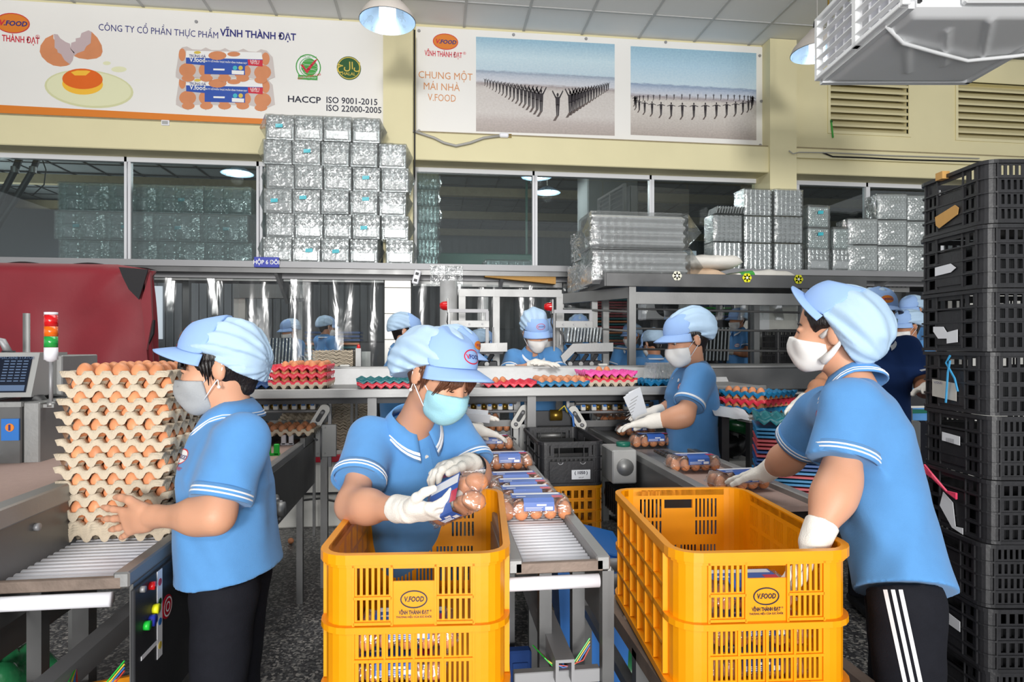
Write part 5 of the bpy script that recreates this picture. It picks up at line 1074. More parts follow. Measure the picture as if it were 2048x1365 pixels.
# black crate with the number label on a small yellow crate between the conveyors
c0 = P(1143, 690, 3.0); c0 = V((c0.x, c0.y + 0.27, 0)); rzc = 0.0
cst = thing('crate_stand', 'low dark stand under the crates between the conveyors', 'stand', (c0.x, c0.y, 0)); MB().b2((-0.15, -0.26, 0.13), (0.15, 0.26, 0.163)).obj('top_plate', M['steel_dark'], cst)
for x in (-0.14, 0.11):
    for y in (-0.25, 0.22): MB().b2((x, y, 0), (x + 0.03, y + 0.03, 0.13)).obj('leg', M['steel_dark'], cst)
for k, lb in ((0, 'lowest yellow crate on the low stand between the conveyors'), (1, 'yellow slatted crate directly under the (1050) black crate')): plain_crate('yellow_crate', lb, (c0.x + 0.01, c0.y, 0.165 + 0.30 * k), rzc, 0.29, 0.5, 0.298, 'yellow_plastic', 5, False, None, pat=1, lowered=False, r=0.03)
cb = plain_crate('black_crate', 'black crate with a (1050) label between the packing conveyors', (c0.x, c0.y, 0.767), rzc, 0.305, 0.53, 0.213, 'black_plastic', 3, False, None, r=0.03)
fy = -0.265 - 0.010
MB().b2((-0.11, fy, 0.015), (0.11, fy + 0.006, 0.12), 0, 0.002).obj('front_plate', M['black_plastic'], cb)
MB().box((0.045, fy - 0.002, 0.055), (0.092, 0.004, 0.045)).obj('number_label', M['paper'], cb); lettering('( 1050 )', (0.045, fy - 0.005, 0.058), (1, 0, 0), (0, 0, 1), 0.02, M['ink_black'], cb, 0.03, fit=0.064); lettering('ngày giờ', (0.045, fy - 0.005, 0.040), (1, 0, 0), (0, 0, 1), 0.008, M['ink_black'], cb)
for s_ in (-1, 1): MB().tube([(s_ * 0.055 + 0.012 * math.cos(a), fy - 0.001, 0.115 + 0.01 * math.sin(a)) for a in np.linspace(PI, 2 * PI, 7)], 0.002, 5).obj('wire_loop', M['alu'], cb)
# blue lidded bin on the floor right of the middle conveyor
bb = thing('blue_bin', 'blue lidded plastic bin on the floor beside the middle conveyor', 'bin', (0.615, 2.47, 0), -0.1)
MB().prism([(-0.11, 0), (0.11, 0), (0.14, 0.60), (-0.14, 0.60)], (0, 0.21, 0), (1, 0, 0), (0, 0, 1), 0.42).obj('body', M['blue_bin'], bb)
R = Matrix.Rotation(math.radians(14), 3, 'Y'); MB().box((0.0, 0.0, 0.64), (0.31, 0.46, 0.035), R, 0, 0.015).obj('lid', M['blue_bin'], bb); MB().box((0.0, 0.0, 0.66), (0.23, 0.34, 0.02), R, 0, 0.008).obj('lid_panel', M['blue_bin'], bb); MB().box((0.15, 0.05, 0.575), (0.03, 0.09, 0.05), R, 0, 0.006).obj('clip', M['blue_bin'], bb)
# sliver of another yellow crate at the lower left
plain_crate('yellow_crate', 'yellow crate just showing its rim below the left conveyor', (PZ(215, 1395, 0.42).x, PZ(215, 1395, 0.42).y, 0.085), 0.3, 0.32, 0.45, 0.28, 'yellow_plastic', 4, False, None, lowered=False)
# ================================================================== EGGS, TRAYS, CARTONS
EG = []   # (matrix location, tilt, scale, label, group)
def egg_mesh():
    b = MB(); prof = []
    for k in range(13):
        a = PI * k / 12; z = -math.cos(a); r = math.sin(a) * (1 - 0.11 * z); prof.append((0.0222 * r, 0.0285 * z))
    b.lathe(prof, n=16); return b.mesh('egg', M['egg'])
EGG = egg_mesh()
EGG.polygons.foreach_set('use_smooth', [True] * len(EGG.polygons))
OW = ['first', 'second', 'third', 'fourth', 'fifth', 'sixth']
def egg(loc, label, group, tilt=0.25, rot=None):
    r = rot if rot is not None else Euler((random.uniform(-tilt, tilt), random.uniform(-tilt, tilt), random.uniform(0, 6)))
    EG.append((V(loc), r, random.uniform(0.93, 1.06), label, group))
PIT = 0.0478
def pulp_tray(nx, ny, H=0.040, amp=1.0, lip=0.010, sub=6, lipy=0.026):
    """egg tray: cups at cell centres, posts at cell corners; local origin bottom centre; nx cells along x"""
    b = MB(); W, D = nx * PIT, ny * PIT; N_, M_ = nx * sub, ny * sub
    def z(x, y):
        u, v = x / PIT, y / PIT; c = 0.5 * (math.cos(2 * PI * u) + math.cos(2 * PI * v)) / 2 + 0.5     # 1 at corners, 0 at centres
        c = min(1, max(0, (c - 0.13) / 0.74)); return H * c
    base = len(b.v)
    for i in range(-2, N_ + 3):
        for j in range(-2, M_ + 3):
            x = min(max(i, 0), N_) / sub * PIT; y = min(max(j, 0), M_) / sub * PIT; q = z(x, y); ox = oy = 0
            e = max(-i, i - N_, -j, j - M_)
            if e >= 0: q = max(q, H * 0.70)
            al = y if (i < 0 or i > N_) else x; ce = 0.5 + 0.5 * math.cos(2 * PI * al / PIT); corner = (i < 0 or i > N_) and (j < 0 or j > M_); k_ = {1: 1.0, 2: 0.75}.get(e, 0)
            if e == 2: q = H * (0.04 + 0.52 * min(1, max(0, (ce - 0.12) / 0.75)))
            if i < 0 or i > N_: ox = (-lip if i < 0 else lip) * k_
            if j < 0 or j > M_: oy = (-lipy if j < 0 else lipy) * k_
            b.v.append((x + ox - W / 2, y + oy - D / 2, q))
    k = M_ + 5
    for i in range(N_ + 4):
        for j in range(M_ + 4): b.f.append((base + i * k + j, base + (i + 1) * k + j, base + (i + 1) * k + j + 1, base + i * k + j + 1)); b.mi.append(0)
    return b.mesh('tray')
TRAY = {}
for mname in ('pulp', 'tray_red', 'tray_pink', 'tray_blue', 'tray_teal', 'tray_dblue'):
    me = pulp_tray(6, 5, sub=6 if mname == 'pulp' else 4); me.materials.append(M[mname]); me.polygons.foreach_set('use_smooth', [True] * len(me.polygons)); TRAY[mname] = me
def tray(label, c, rz, m, group=None):
    me = TRAY[m]; o = link('egg_tray', me, None, None, loc=c, rot=(0, 0, rz)); return tag(o, label, 'egg tray', group)
def cells(c, rz, pick=None, nx=6, ny=5):
    R2 = Matrix.Rotation(rz, 3, 'Z')
    for i in range(nx):
        for j in range(ny):
            if pick is None or pick(i, j):
                cells.ij = (i, j)
                yield V(c) + R2 @ V(((i + 0.5 - nx / 2) * PIT, (j + 0.5 - ny / 2) * PIT, 0))
# --- the tall stack the woman holds
sc0 = PZ(118, 1086, ZCV); dS = 1.70
fl_ = P(120, 690, dS); fr_ = P(331, 690, dS)
cxs = (fl_.x + fr_.x) / 2 + 0.0; cys = fl_.y + 0.14
names13 = ['lowest egg layer', 'second layer', 'third layer', 'fourth layer', 'fifth layer', 'sixth layer', 'seventh layer', 'eighth layer', 'ninth layer', 'tenth layer', 'eleventh layer', 'top layer']
rzK = math.radians(-3)
for k in range(3): tray('empty pulp tray nested under the tall egg stack, %s of three' % ['lowest', 'middle', 'upper'][k], (cxs, cys, ZCV + 0.001 + 0.007 * k), rzK, 'pulp', 'empty pulp trays under the tall stack')
for k in range(12):
    z = ZCV + 0.022 + 0.0378 * k; odd = k % 2 == 0; rz = rzK + (0 if odd else PI / 2) + random.uniform(-.02, .02); c = (cxs + random.uniform(-.003, .003) + 0.0012 * (k - 6), cys + random.uniform(-.003, .003), z)
    tray('grey pulp egg tray, %s of the tall stack on the left conveyor' % names13[k], c, rz, 'pulp', 'pulp trays in the tall stack')
    n = 0
    for p in cells(c, rz, None if k == 11 else (lambda i, j: (j == 0 or i == 5) if odd else (i == 0 or j == 0))):
        i_, j_ = cells.ij; wh = ('row %s, %s from the left,' % (OW[(j_ if odd else i_)], OW[(i_ if odd else 4 - j_)]) if k == 11 else ('%s from the left, front,' % OW[i_ if odd else 4 - j_] if (j_ == 0 if odd else i_ == 0) else '%s from the front, side,' % OW[j_ if odd else i_]))
        egg(p + V((0, 0, 0.0335)), 'brown egg, %s %s of the tall stack' % (wh, names13[k]), 'eggs in the %s of the tall stack' % names13[k], 0.18)
# --- trays on the sorting bench
def bench_pt(px, dy=0.12): return V((XY(px, YBN + dy), YBN + dy, ZBN + 0.002))
def tray_stack(px, dy, spec, base, who, rz=0.0, pick_top=None, pick=None):
    c = bench_pt(px, dy) if not isinstance(px, V) else px
    if base: tray('pulp tray under the %s' % who, c, rz, 'pulp'); c = c + V((0, 0, 0.012))
    for k, m in enumerate(spec):
        top = k == len(spec) - 1
        tray('%s plastic egg tray, %s of the %s' % (m.split('_')[1].replace('dblue', 'dark blue'), 'top' if top else ('bottom' if k == 0 else 'middle'), who), c, rz, m)
        pk = pick_top if top else (pick or (lambda i, j: j == 0 or i in (0, 5)))
        for p in cells(c, rz, pk): egg(p + V((0, 0, 0.033)), 'egg %s from left, row %s, %s tray, %s' % (OW[cells.ij[0]], OW[cells.ij[1]], 'top' if top else 'bottom' if k == 0 else 'middle', who), 'eggs of the %s' % who, 0.2)
        c = c + V((0, 0, 0.041))
def some(*s): return lambda i, j: (i, j) in s
tray_stack(606, 0.14, ['tray_red', 'tray_red', 'tray_red'], True, 'three high red tray stack on the bench', 0.0, lambda i, j: i in (2, 4, 5) or (i, j) in ((1, 0), (1, 3), (3, 2), (3, 4)))
tray_stack(775, 0.10, ['tray_red'], False, 'empty red tray left of the bending woman', 0.0, some()); tray('teal plastic egg tray laid on the empty red tray behind the bending woman', bench_pt(772, 0.13) + V((0, 0, 0.02)), 0.03, 'tray_teal')
tray_stack(1014, 0.12, ['tray_red'], False, 'red tray with two eggs on the bench', 0.0, some((1, 1), (2, 2)))
tray_stack(1117, 0.12, ['tray_blue'], False, 'full blue tray, mid bench', 0.0, lambda i, j: True)
tray_stack(1210, 0.14, ['tray_red', 'tray_pink'], True, 'pink topped tray pile on the bench', 0.0, some((2, 3), (3, 3)))
tray_stack(1317, 0.14, ['tray_blue'], False, 'blue tray holding clear packs beside the standing woman', 0.12, some())
t = thing('clear_packs', 'row of clear empty egg packs standing on the blue tray', 'packs', bench_pt(1330, 0.2) + V((0, 0, 0.04)), 0.1)
for k in range(9): MB().box((-0.1 + 0.024 * k, 0, 0.045), (0.009, 0.16, 0.095), Matrix.Rotation(0.15, 3, 'Y'), 0, 0.004).obj('pack', M['pack_film'], t)
tray_stack(V((XY(495, YBN + .2), YBN + .2, ZBN + .002)), 0, ['tray_dblue'], False, 'dark blue tray behind the hugging woman', 0.1, some())
# pile right of centre: blue, red, blue
pB = P(1515, 690, 3.4); pB.z = ZY(1515, 824, pB.y)
for k in range(0): pass
tp = thing('tray_table', 'small steel table under the blue and red egg tray pile', 'table', (pB.x, pB.y, 0), 0.15); MB().b2((-0.2, -0.2, pB.z - 0.03), (0.2, 0.2, pB.z - 0.002)).obj('table_top', M['paper_old'], tp)
for x in (-0.17, 0.17):
    for y in (-0.17, 0.17): b = MB(); bar(b, (x, y, 0), (x, y, pB.z - 0.03), 0.035); b.obj('leg', M['steel_dark'], tp)
tray_stack(pB, 0, ['tray_blue', 'tray_red', 'tray_blue'], False, 'blue and red egg tray pile', 0.5, lambda i, j: i == 0 or (j == 4 and i < 1), lambda i, j: i == 0 or j == 0)
# --- tall stack of empty coloured trays on the floor
sx = P(1582, 690, 2.72); zt_ = ZY(1560, 848, sx.y); r = random.Random(5); n = 62; cols = ['tray_dblue'] * 8 + ['tray_drose'] * 4 + ['tray_dgreen'] * 1 + ['tray_blue'] * 2 + ['tray_teal'] * 2
flat_me = {}
def nest_tray(mm):
    if mm not in flat_me:
        b = MB()
        for lo, hi in (((-0.15, -0.15), (0.15, -0.138)), ((-0.15, 0.138), (0.15, 0.15)), ((-0.15, -0.138), (-0.138, 0.138)), ((0.138, -0.138), (0.15, 0.138))): b.b2((*lo, 0), (*hi, 0.009))
        b.b2((-0.138, -0.138, 0.003), (0.138, 0.138, 0.006)); flat_me[mm] = b.mesh('tray', M[mm])
    return flat_me[mm]
rzT = -YAW + math.radians(-18); hT = (zt_ - 0.1) / n
pt = thing('pallet', 'low dark pallet under the tall coloured tray stack', 'pallet', (sx.x, sx.y, 0), rzT)
for k in range(4): MB().b2((-0.17, -0.17 + 0.09 * k, 0.06), (0.17, -0.10 + 0.09 * k, 0.098)).obj('board', M['machine_dark'], pt)
for k in range(3): MB().b2((-0.17 + 0.14 * k, -0.17, 0.0), (-0.11 + 0.14 * k, 0.17, 0.06)).obj('block', M['machine_dark'], pt)
for k in range(n):
    mm = 'tray_blue' if k > n - 4 else r.choice(cols); o = link('egg_tray', nest_tray(mm), None, None, loc=(sx.x + r.uniform(-.003, .003), sx.y + r.uniform(-.003, .003), 0.1 + hT * k), rot=(0, 0, rzT + r.uniform(-.02, .02)))
    cn = {'tray_dblue': 'dark blue', 'tray_drose': 'dull red', 'tray_dgreen': 'green', 'tray_blue': 'blue', 'tray_teal': 'teal'}[mm]; nth = n - k; sfx = 'th' if 10 <= nth % 100 <= 20 else {1: 'st', 2: 'nd', 3: 'rd'}.get(nth % 10, 'th')
    tag(o, '%s nested egg tray, %d%s from the top of the tall coloured stack' % (cn, nth, sfx), 'egg tray', 'nested coloured trays in the tall stack')
tray('blue plastic egg tray topping the tall coloured tray stack', (sx.x, sx.y, zt_ + 0.002), rzT, 'tray_teal')
# --- clear cartons of ten eggs
def carton_meshes():
    p = 0.0455; L_, D_ = 5 * p, 2 * p; sub = 6
    b = MB()
    def zb(x, y):
        u, v = x / p, y / p; c = (math.cos(2 * PI * u) + math.cos(2 * PI * v)) / 4 + 0.5; c = min(1, max(0, (c - 0.1) / 0.8)); return 0.030 * c ** 0.8
    nx, ny = 5 * sub, 2 * sub
    b.grid(lambda a, c: V((a * L_ - L_ / 2, c * D_ - D_ / 2, zb(a * L_, c * D_))), nx, ny)
    for (a, c, d, e) in ((-1, -1, 1, -1), (1, -1, 1, 1), (1, 1, -1, 1), (-1, 1, -1, -1)):
        x0, y0, x1, y1 = a * L_ / 2, c * D_ / 2, d * L_ / 2, e * D_ / 2; o = 0.006
        b.add([(x0, y0, 0.030), (x1, y1, 0.030), (x1 * (1 + o / abs(x1)), y1 * (1 + o / abs(y1)), 0.030), (x0 * (1 + o / abs(x0)), y0 * (1 + o / abs(y0)), 0.030)], [(0, 1, 2, 3)])
    base = b.mesh('base', M['pack_film'])
    b = MB()
    def lid(a, c):
        x, y = (a - .5) * L_, (c - .5) * D_; e = min(a * L_, (1 - a) * L_, c * D_, (1 - c) * D_); z = 0.031 + 0.036 * min(1, e / 0.012)
        bump = abs(math.sin(a * 5 * PI)); z += (0.003 * bump if e > 0.010 else 0) - 0.006 * (1 - bump) * (1 if e < 0.02 else 0)
        return V((x * 1.03, y * 1.05, z))
    b.grid(lid, 30, 14); lidm = b.mesh('lid', M['pack_film'])
    return base, lidm
C_BASE, C_LID = carton_meshes()
for me in (C_BASE, C_LID): me.polygons.foreach_set('use_smooth', [True] * len(me.polygons))
def carton_label():
    b = MB(); z = 0.0722; y0, y1, f = -0.030, 0.036, -0.0475
    def q(x0, x1, ya, yb, mi, o=0.0): b.add([(x0, ya, z + o), (x1, ya, z + o), (x1, yb, z + o), (x0, yb, z + o)], [(0, 1, 2, 3)], mi)
    q(-0.075, 0.085, y0, y1, 0); q(0.052, 0.085, y0, -0.002, 1, .0003); q(-0.07, 0.08, 0.012, 0.033, 2, .0003); q(-0.06, -0.03, -0.015, -0.006, 2, .0003)
    b.add([(-0.04, y0, z), (0.055, y0, z), (0.055, f, 0.062), (-0.04, f, 0.062)], [(3, 2, 1, 0)], 0); b.add([(-0.04, f, 0.062), (0.055, f, 0.062), (0.055, f - 0.003, 0.036), (-0.04, f - 0.003, 0.036)], [(3, 2, 1, 0)], 0)
    for k, (x0, x1, z0, z1) in enumerate(((0.026, 0.050, 0.039, 0.049), (0.0, 0.03, 0.052, 0.057), (-0.035, 0.02, 0.047, 0.0482), (-0.035, 0.015, 0.043, 0.0442), (-0.035, 0.018, 0.039, 0.0402))): b.add([(x0, f - 0.0042, z0), (x1, f - 0.0042, z0), (x1, f - 0.0032, z1), (x0, f - 0.0032, z1)], [(0, 1, 2, 3)], 2)
    return b.mesh('label', [M['label_blue'], M['label_red'], M['label_white']])
C_LAB = carton_label()
def carton(label, mtx, who, lid=True, group=None, eggs=True, label_on=True):
    t = thing('egg_carton', label, 'egg carton', (0, 0, 0), 0, group); t.matrix_world = mtx; t.location, t.rotation_euler = mtx.to_translation(), mtx.to_euler()
    link('base', C_BASE, None, t)
    if lid:
        link('lid', C_LID, None, t)
        if label_on: link('label', C_LAB, None, t)
    else:
        o = link('lid', C_LID, None, t); o.location = (0, 0.115, 0.02); o.rotation_euler = (math.radians(-100), 0, 0)
    p = 0.0455; R3 = mtx.to_3x3()
    if eggs:
        for i in range(5):
            for j in range(2): egg(mtx @ V(((i - 2) * p, (j - .5) * p, 0.031)), 'egg, %s row, %s from left, in %s' % (['front', 'back'][j], OW[i], who), 'eggs inside the %s' % who, 0, (R3 @ Euler((random.uniform(-.15, .15), random.uniform(-.15, .15), random.uniform(0, 6))).to_matrix()).to_euler())
    return t
def carton_at(px, py, label, who, rz=0.0, z=ZCV, **k):
    p = PZ(px, py, z); return carton(label, Matrix.Translation(V((p.x, p.y + 0.045, z + 0.001))) @ Matrix.Rotation(rz, 4, 'Z'), who, **k)
for k, (px, py, rz) in enumerate(((1074, 1046, -0.03), (1052, 1026, 0.0), (1044, 1009, -0.02), (1028, 992, 0.02))):
    carton_at(px, py, 'clear carton of ten brown eggs, %s of the four on the white rollers' % ['nearest', 'second', 'third', 'farthest'][k], '%s carton on the white rollers' % ['nearest', 'second', 'third', 'farthest'][k], rz)
carton_at(1016, 943, 'clear egg carton alone on the pink belt of the middle conveyor', 'lone carton on the middle belt')
carton_at(984, 902, 'clear egg carton farthest along the middle conveyor', 'far carton on the middle conveyor')
carton_at(1394, 947, 'clear egg carton alone on the pink belt of the right conveyor', 'lone carton on the right belt', 0.02)
carton_at(1309, 897, 'clear egg carton on the slide plate, nearer of two', 'nearer carton on the right slide', 0.02)
carton_at(1276, 874, 'clear egg carton on the slide plate under the gloved hand', 'carton under the gloved hand', 0.02)
for k, (px, py) in enumerate(((1238, 852), (1222, 836))): carton_at(px, py, 'open clear egg carton on the right conveyor, %s of two' % ['nearer', 'farther'][k], 'open carton on the right conveyor, %s' % ['nearer', 'farther'][k], 0.02, lid=False)
for k, (px, py) in enumerate(((985, 866), (966, 846), (962, 828))): carton_at(px, py, 'open clear egg carton on the middle conveyor, %s of three' % ['nearest', 'middle', 'farthest'][k], 'open carton on the middle conveyor, %s' % ['nearest', 'middle', 'farthest'][k], 0.0, lid=False)
carton_at(1488, 985, 'clear egg carton slid behind the right yellow crate', 'carton behind the right yellow crate', 0.1)
# cartons packed in the two yellow crates
def in_crate(cm, rz, x, y, z, label, who, ry=0.0):
    carton(label, Matrix.Translation(V((cm.x, cm.y, ZCR))) @ Matrix.Rotation(rz, 4, 'Z') @ Matrix.Translation(V((x, y, z))) @ Matrix.Rotation(ry, 4, 'Z'), who)
for k, (x, y, z) in enumerate(((-0.07, -0.24, 0.012), (-0.07, -0.13, 0.012), (-0.04, -0.24, 0.092))): in_crate(cm1, crz1, x + 0.02, y, z, 'egg carton lying inside the left yellow crate, %s' % ['front of the bottom', 'behind the front one', 'upper at the front'][k], '%s carton of the left yellow crate' % ['front bottom', 'second bottom', 'upper'][k])
for k, (x, y, z) in enumerate(((-0.01, -0.24, 0.012), (-0.01, -0.13, 0.012), (0.01, -0.02, 0.012), (0.0, -0.24, 0.092), (0.01, -0.12, 0.092), (-0.03, -0.23, 0.172))): in_crate(cm2, crz2, x, y, z, 'egg carton inside the right yellow crate, %s' % ['front bottom', 'middle bottom', 'back bottom', 'front of the second layer', 'back of the second layer', 'on top at the front'][k], '%s carton of the right yellow crate' % ['front bottom', 'middle bottom', 'back bottom', 'second layer front', 'second layer back', 'top'][k])
# tray of eggs coming down the far part of the left conveyor
pT = P(571, 690, 3.38); pT = V((pT.x, pT.y + 0.13, ZCV + 0.048))
for dx in (-0.1, 0.1): MB().b2((pT.x + dx - 0.012, pT.y - 0.18, ZCV - 0.004), (pT.x + dx + 0.012, pT.y + 0.5, ZCV + 0.046)).obj('guide_rail', M['steel_dark'], cvL)
pT = V(pT); tray('pulp tray full of brown eggs on the far end of the left conveyor', pT, 0.0, 'pulp')
for p in cells(pT, 0.0, lambda i, j: j < 4): egg(p + V((0, 0, 0.0335)), 'egg %s from left, row %s, pulp tray on the far left conveyor' % (OW[cells.ij[0]], OW[cells.ij[1]]), 'eggs in the pulp tray on the far left conveyor', 0.3)
tray('empty pulp tray tilted behind the full tray on the far left conveyor', pT + V((0.03, 0.31, 0.035)), 0.0, 'pulp').rotation_euler = (0.25, 0, 0)
# one egg dropped on the floor
pf = PZ(582, 1083, 0.02); egg((pf.x, pf.y, 0.0215), 'single brown egg lying on the dark floor', None, 0, Euler((PI / 2, 0.3, 0.6)))
# ================================================================== AIR COOLER (hung at the upper right)
def Q(l, d, z): return FW * d + RT * l + V((0, 0, z))
ac = thing('air_cooler', 'big white louvred air cooler outlet hung at the upper right', 'air cooler', Q(2.7, 3.9, 3.32), -YAW)
hw, hd = 0.50, 0.47; zt0 = 0.42
def ribp(u, v):   # moulded underside pan with raised ribs
    x, y = (u - .5) * 2 * hw, (v - .5) * 2 * hd; e = min(u, 1 - u, v, 1 - v); z = 0.02 + 0.05 * min(1, e / 0.08) ** 2 * -1 + 0.05
    r_ = 0.0
    for k in range(3):
        t_ = (x * 0.55 + y * 0.83) - (-0.30 + 0.26 * k); r_ = max(r_, max(0, 1 - (abs(x * 0.83 - y * 0.55 - (-0.18 + 0.20 * k)) / 0.022) ** 2) * (1 if -0.34 < (x * 0.55 + y * 0.83) < 0.22 else 0))
    return V((x, y, -0.035 * min(1, e / 0.06) - 0.014 * r_))
MB().grid(ribp, 60, 48).obj('underside_pan', M['cooler_white'], ac, True)
b = MB(); b.b2((-hw - 0.02, hd - 0.02, -0.03), (hw + 0.02, hd + 0.02, 0.0)); b.b2((-hw - 0.02, -hd - 0.02, -0.02), (-hw + 0.015, hd, 0.02)); b.b2((hw - 0.01, -hd, -0.03), (hw + 0.02, hd, 0.0)); b.obj('pan_rim', M['cooler_white'], ac)
MB().b2((-hw + 0.05, -hd + 0.02, 0.0), (hw, hd, zt0)).obj('body', M['cooler_white'], ac)
MB().box((0.1, -hd - 0.01, 0.16), (0.62, 0.05, 0.3), None, 0, 0.03).obj('front_moulding', M['cooler_white'], ac)
MB().box((0.25, -hd - 0.03, 0.12), (0.5, 0.03, 0.06), None, 0, 0.01).obj('front_lip', M['cooler_white'], ac)
xg = -hw - 0.03
for lo, hi in (((-hd - 0.03, 0.0), (-hd + 0.0, zt0 + .02)), ((hd - 0.01, 0.0), (hd + 0.03, zt0 + .02)), ((-0.03, 0.0), (0.02, zt0 + .02)), ((-hd, 0.0), (hd, 0.03)), ((-hd, zt0 - 0.01), (hd, zt0 + .02))):
    MB().b2((xg - 0.025, lo[0], lo[1]), (xg + 0.02, hi[0], hi[1]), 0, 0.004).obj('grille_frame', M['cooler_white'], ac)
for y0_, y1_ in ((-hd, -0.03), (0.02, hd)):
    for k in range(5): z = 0.065 + 0.075 * k; MB().box((xg - 0.012, (y0_ + y1_) / 2, z), (0.03, y1_ - y0_, 0.008), Matrix.Rotation(0.3, 3, 'Y')).obj('louvre', M['cooler_white'], ac)
    for k in range(4): y = y0_ + (y1_ - y0_) * (k + 0.75) / 4.4; MB().box((xg + 0.05, y, zt0 / 2), (0.09, 0.012, zt0 - 0.05), Matrix.Rotation(0.55, 3, 'Z')).obj('vane', M['white_plastic'], ac)
    MB().b2((xg + 0.085, y0_, 0.03), (xg + 0.1, y1_, zt0 - 0.01)).obj('duct_back', M['machine_dark'], ac)
MB().tube([(-hw - 0.02, -hd + 0.18, -0.01), (-hw + 0.15, -hd + 0.3, -0.055), (-0.05, -0.05, -0.06), (0.2, 0.05, -0.06), (hw - 0.05, 0.0, -0.055), (hw + 0.3, -0.08, -0.04)], 0.012, 8).obj('drain_pipe', M['cooler_white'], ac, True)
for x, y in ((-hw + 0.02, hd - 0.02), (-hw + 0.02, -hd + 0.02), (hw - 0.02, hd - 0.02), (hw - 0.02, -hd + 0.02)): MB().cyl((x, y, zt0), (x, y, ZC - 3.32), 0.006, 6).obj('hanger_rod', M['brass'], ac)
# ================================================================== RED COVER, CONSOLE, BEACON AT THE LEFT
rc = thing('draped_machine', 'machine under a dark red cloth cover at the left', 'machine', PY(60, 690, 4.55)); rc.location.z = 0
X = lambda px, Y=4.3: XY(px, Y) - rc.location.x
Zr = lambda py, Y=4.3, px=150: ZY(px, py, Y)
yc = 4.3 - rc.location.y
o_ = V((3.1, 1.2, 7))
def cloth(u, v):
    x = X(-120) + (X(296) - X(-120)) * u; ztp = Zr(528) + 0.0 * u - (0.03 * (max(0, u - 0.85) / 0.15)); zbt = Zr(745) - 0.12
    sw = 0.025 * math.sin(u * 15 + v * 2) * v + 0.02 * noise.noise(V((u * 5, v * 3, 1)) + o_) * (0.4 + v); dg_ = 0.035 * max(0, 1 - abs((u * 0.9 + v * 0.55) - 0.85) / 0.09) * (v < 0.55) * (1 - v / 0.55)
    return V((x + 0.03 * v * (u > 0.9), yc - 0.08 * (1 - (1 - min(1, v / 0.06)) ** 2) - sw - dg_, ztp + (zbt - ztp) * v))
MB().grid(cloth, 60, 30).obj('red_cover', M['red_tarp'], rc, True)
def clothtop(u, v): p = cloth(u, 0); return V((p.x, p.y + 0.16 * v, p.z + 0.01 * math.sin(u * 20)))
MB().grid(clothtop, 40, 4).obj('red_cover', M['red_tarp'], rc, True)
def clothside(u, v): p = cloth(1, v); return V((p.x + 0.015 * math.sin(u * 12 + v * 5), p.y + 0.16 * u, p.z))
MB().grid(clothside, 10, 20).obj('red_cover', M['red_tarp'], rc, True)
MB().b2((X(-110), yc + 0.05, 0.0), (X(288), yc + 0.15, Zr(536))).obj('machine_body', M['steel_dark'], rc)
px_ = [(242, 536), (300, 540), (282, 600), (262, 580), (250, 556)]
MB().prism([(X(a, 4.2), Zr(b_, 4.2, 270)) for a, b_ in px_][::-1], (0, 4.17 - rc.location.y, 0), (1, 0, 0), (0, 0, 1), -0.01).obj('black_lining', M['black_cloth'], rc)
MB().prism([(X(a, 4.2), Zr(b_, 4.2, 290)) for a, b_ in ((282, 602), (300, 545), (304, 640), (293, 700))][::-1], (0, 4.2 - rc.location.y, 0), (1, 0, 0), (0, 0, 1), -0.02).obj('red_flap', M['red_tarp'], rc)
MB().prism([(X(a, 4.2), Zr(b_, 4.2, 290)) for a, b_ in ((292, 640), (306, 640), (304, 668), (294, 690))][::-1], (0, 4.215 - rc.location.y, 0), (1, 0, 0), (0, 0, 1), -0.02).obj('black_lining', M['black_cloth'], rc)
# control console with screen
cs_ = thing('control_console', 'steel control console with a dark screen at the far left', 'console', (PY(20, 690, 2.5).x, 2.5, 0)); cx = lambda px, Y: XY(px, Y) - cs_.location.x
zA, zB = ZY(20, 706, 2.45), ZY(20, 793, 2.45)
MB().prism([(0, zB), (0.05, zA), (0.22, zA), (0.22, zB)], (cx(-70, 2.4), -0.1, 0), (0, 1, 0), (0, 0, 1), cx(62, 2.4) - cx(-70, 2.4)).obj('screen_housing', M['machine_grey'], cs_)
nrm = V((0, -(zA - zB), 0.05)).normalized()
def scr(a, c): return V((cx(-60, 2.4) + (cx(50, 2.4) - cx(-60, 2.4)) * a, -0.1 + 0.05 * (0.1 + 0.8 * c), zB + (zA - zB) * (0.1 + 0.8 * c))) + nrm * 0.004
MB().add([scr(0, 0), scr(1, 0), scr(1, 1), scr(0, 1)], [(0, 1, 2, 3)]).obj('screen', M['screen'], cs_)
rows = MB()
for k in range(8):
    c0, c1 = 0.30 + 0.08 * k, 0.33 + 0.08 * k
    for a0 in (0.5, 0.62, 0.74, 0.86): MB_ = rows.add([scr(a0, c0) + nrm * .001, scr(a0 + 0.09, c0) + nrm * .001, scr(a0 + 0.09, c1) + nrm * .001, scr(a0, c1) + nrm * .001], [(0, 1, 2, 3)])
tag(rows.obj('screen_text', M['screen_row'], cs_), kind='stuff')
lettering('MACHINE STATUS', scr(0.72, 0.93) + nrm * 0.001, (1, 0, 0), nrm.cross(V((1, 0, 0))) * 1.0, 0.014, M['screen_row'], cs_, off=0.001)
MB().add([scr(0.5, 0.04) + nrm * .001, scr(0.97, 0.04) + nrm * .001, scr(0.97, 0.2) + nrm * .001, scr(0.5, 0.2) + nrm * .001], [(0, 1, 2, 3)]).obj('screen_panel', M['screen_row'], cs_)
zC = ZY(60, 805, 2.35); zD = zC - 0.55
MB().b2((cx(-80, 2.3), -0.16, zD), (cx(46, 2.35), 0.3, zC), 0, 0.004).obj('cabinet', M['steel_dark'], cs_)
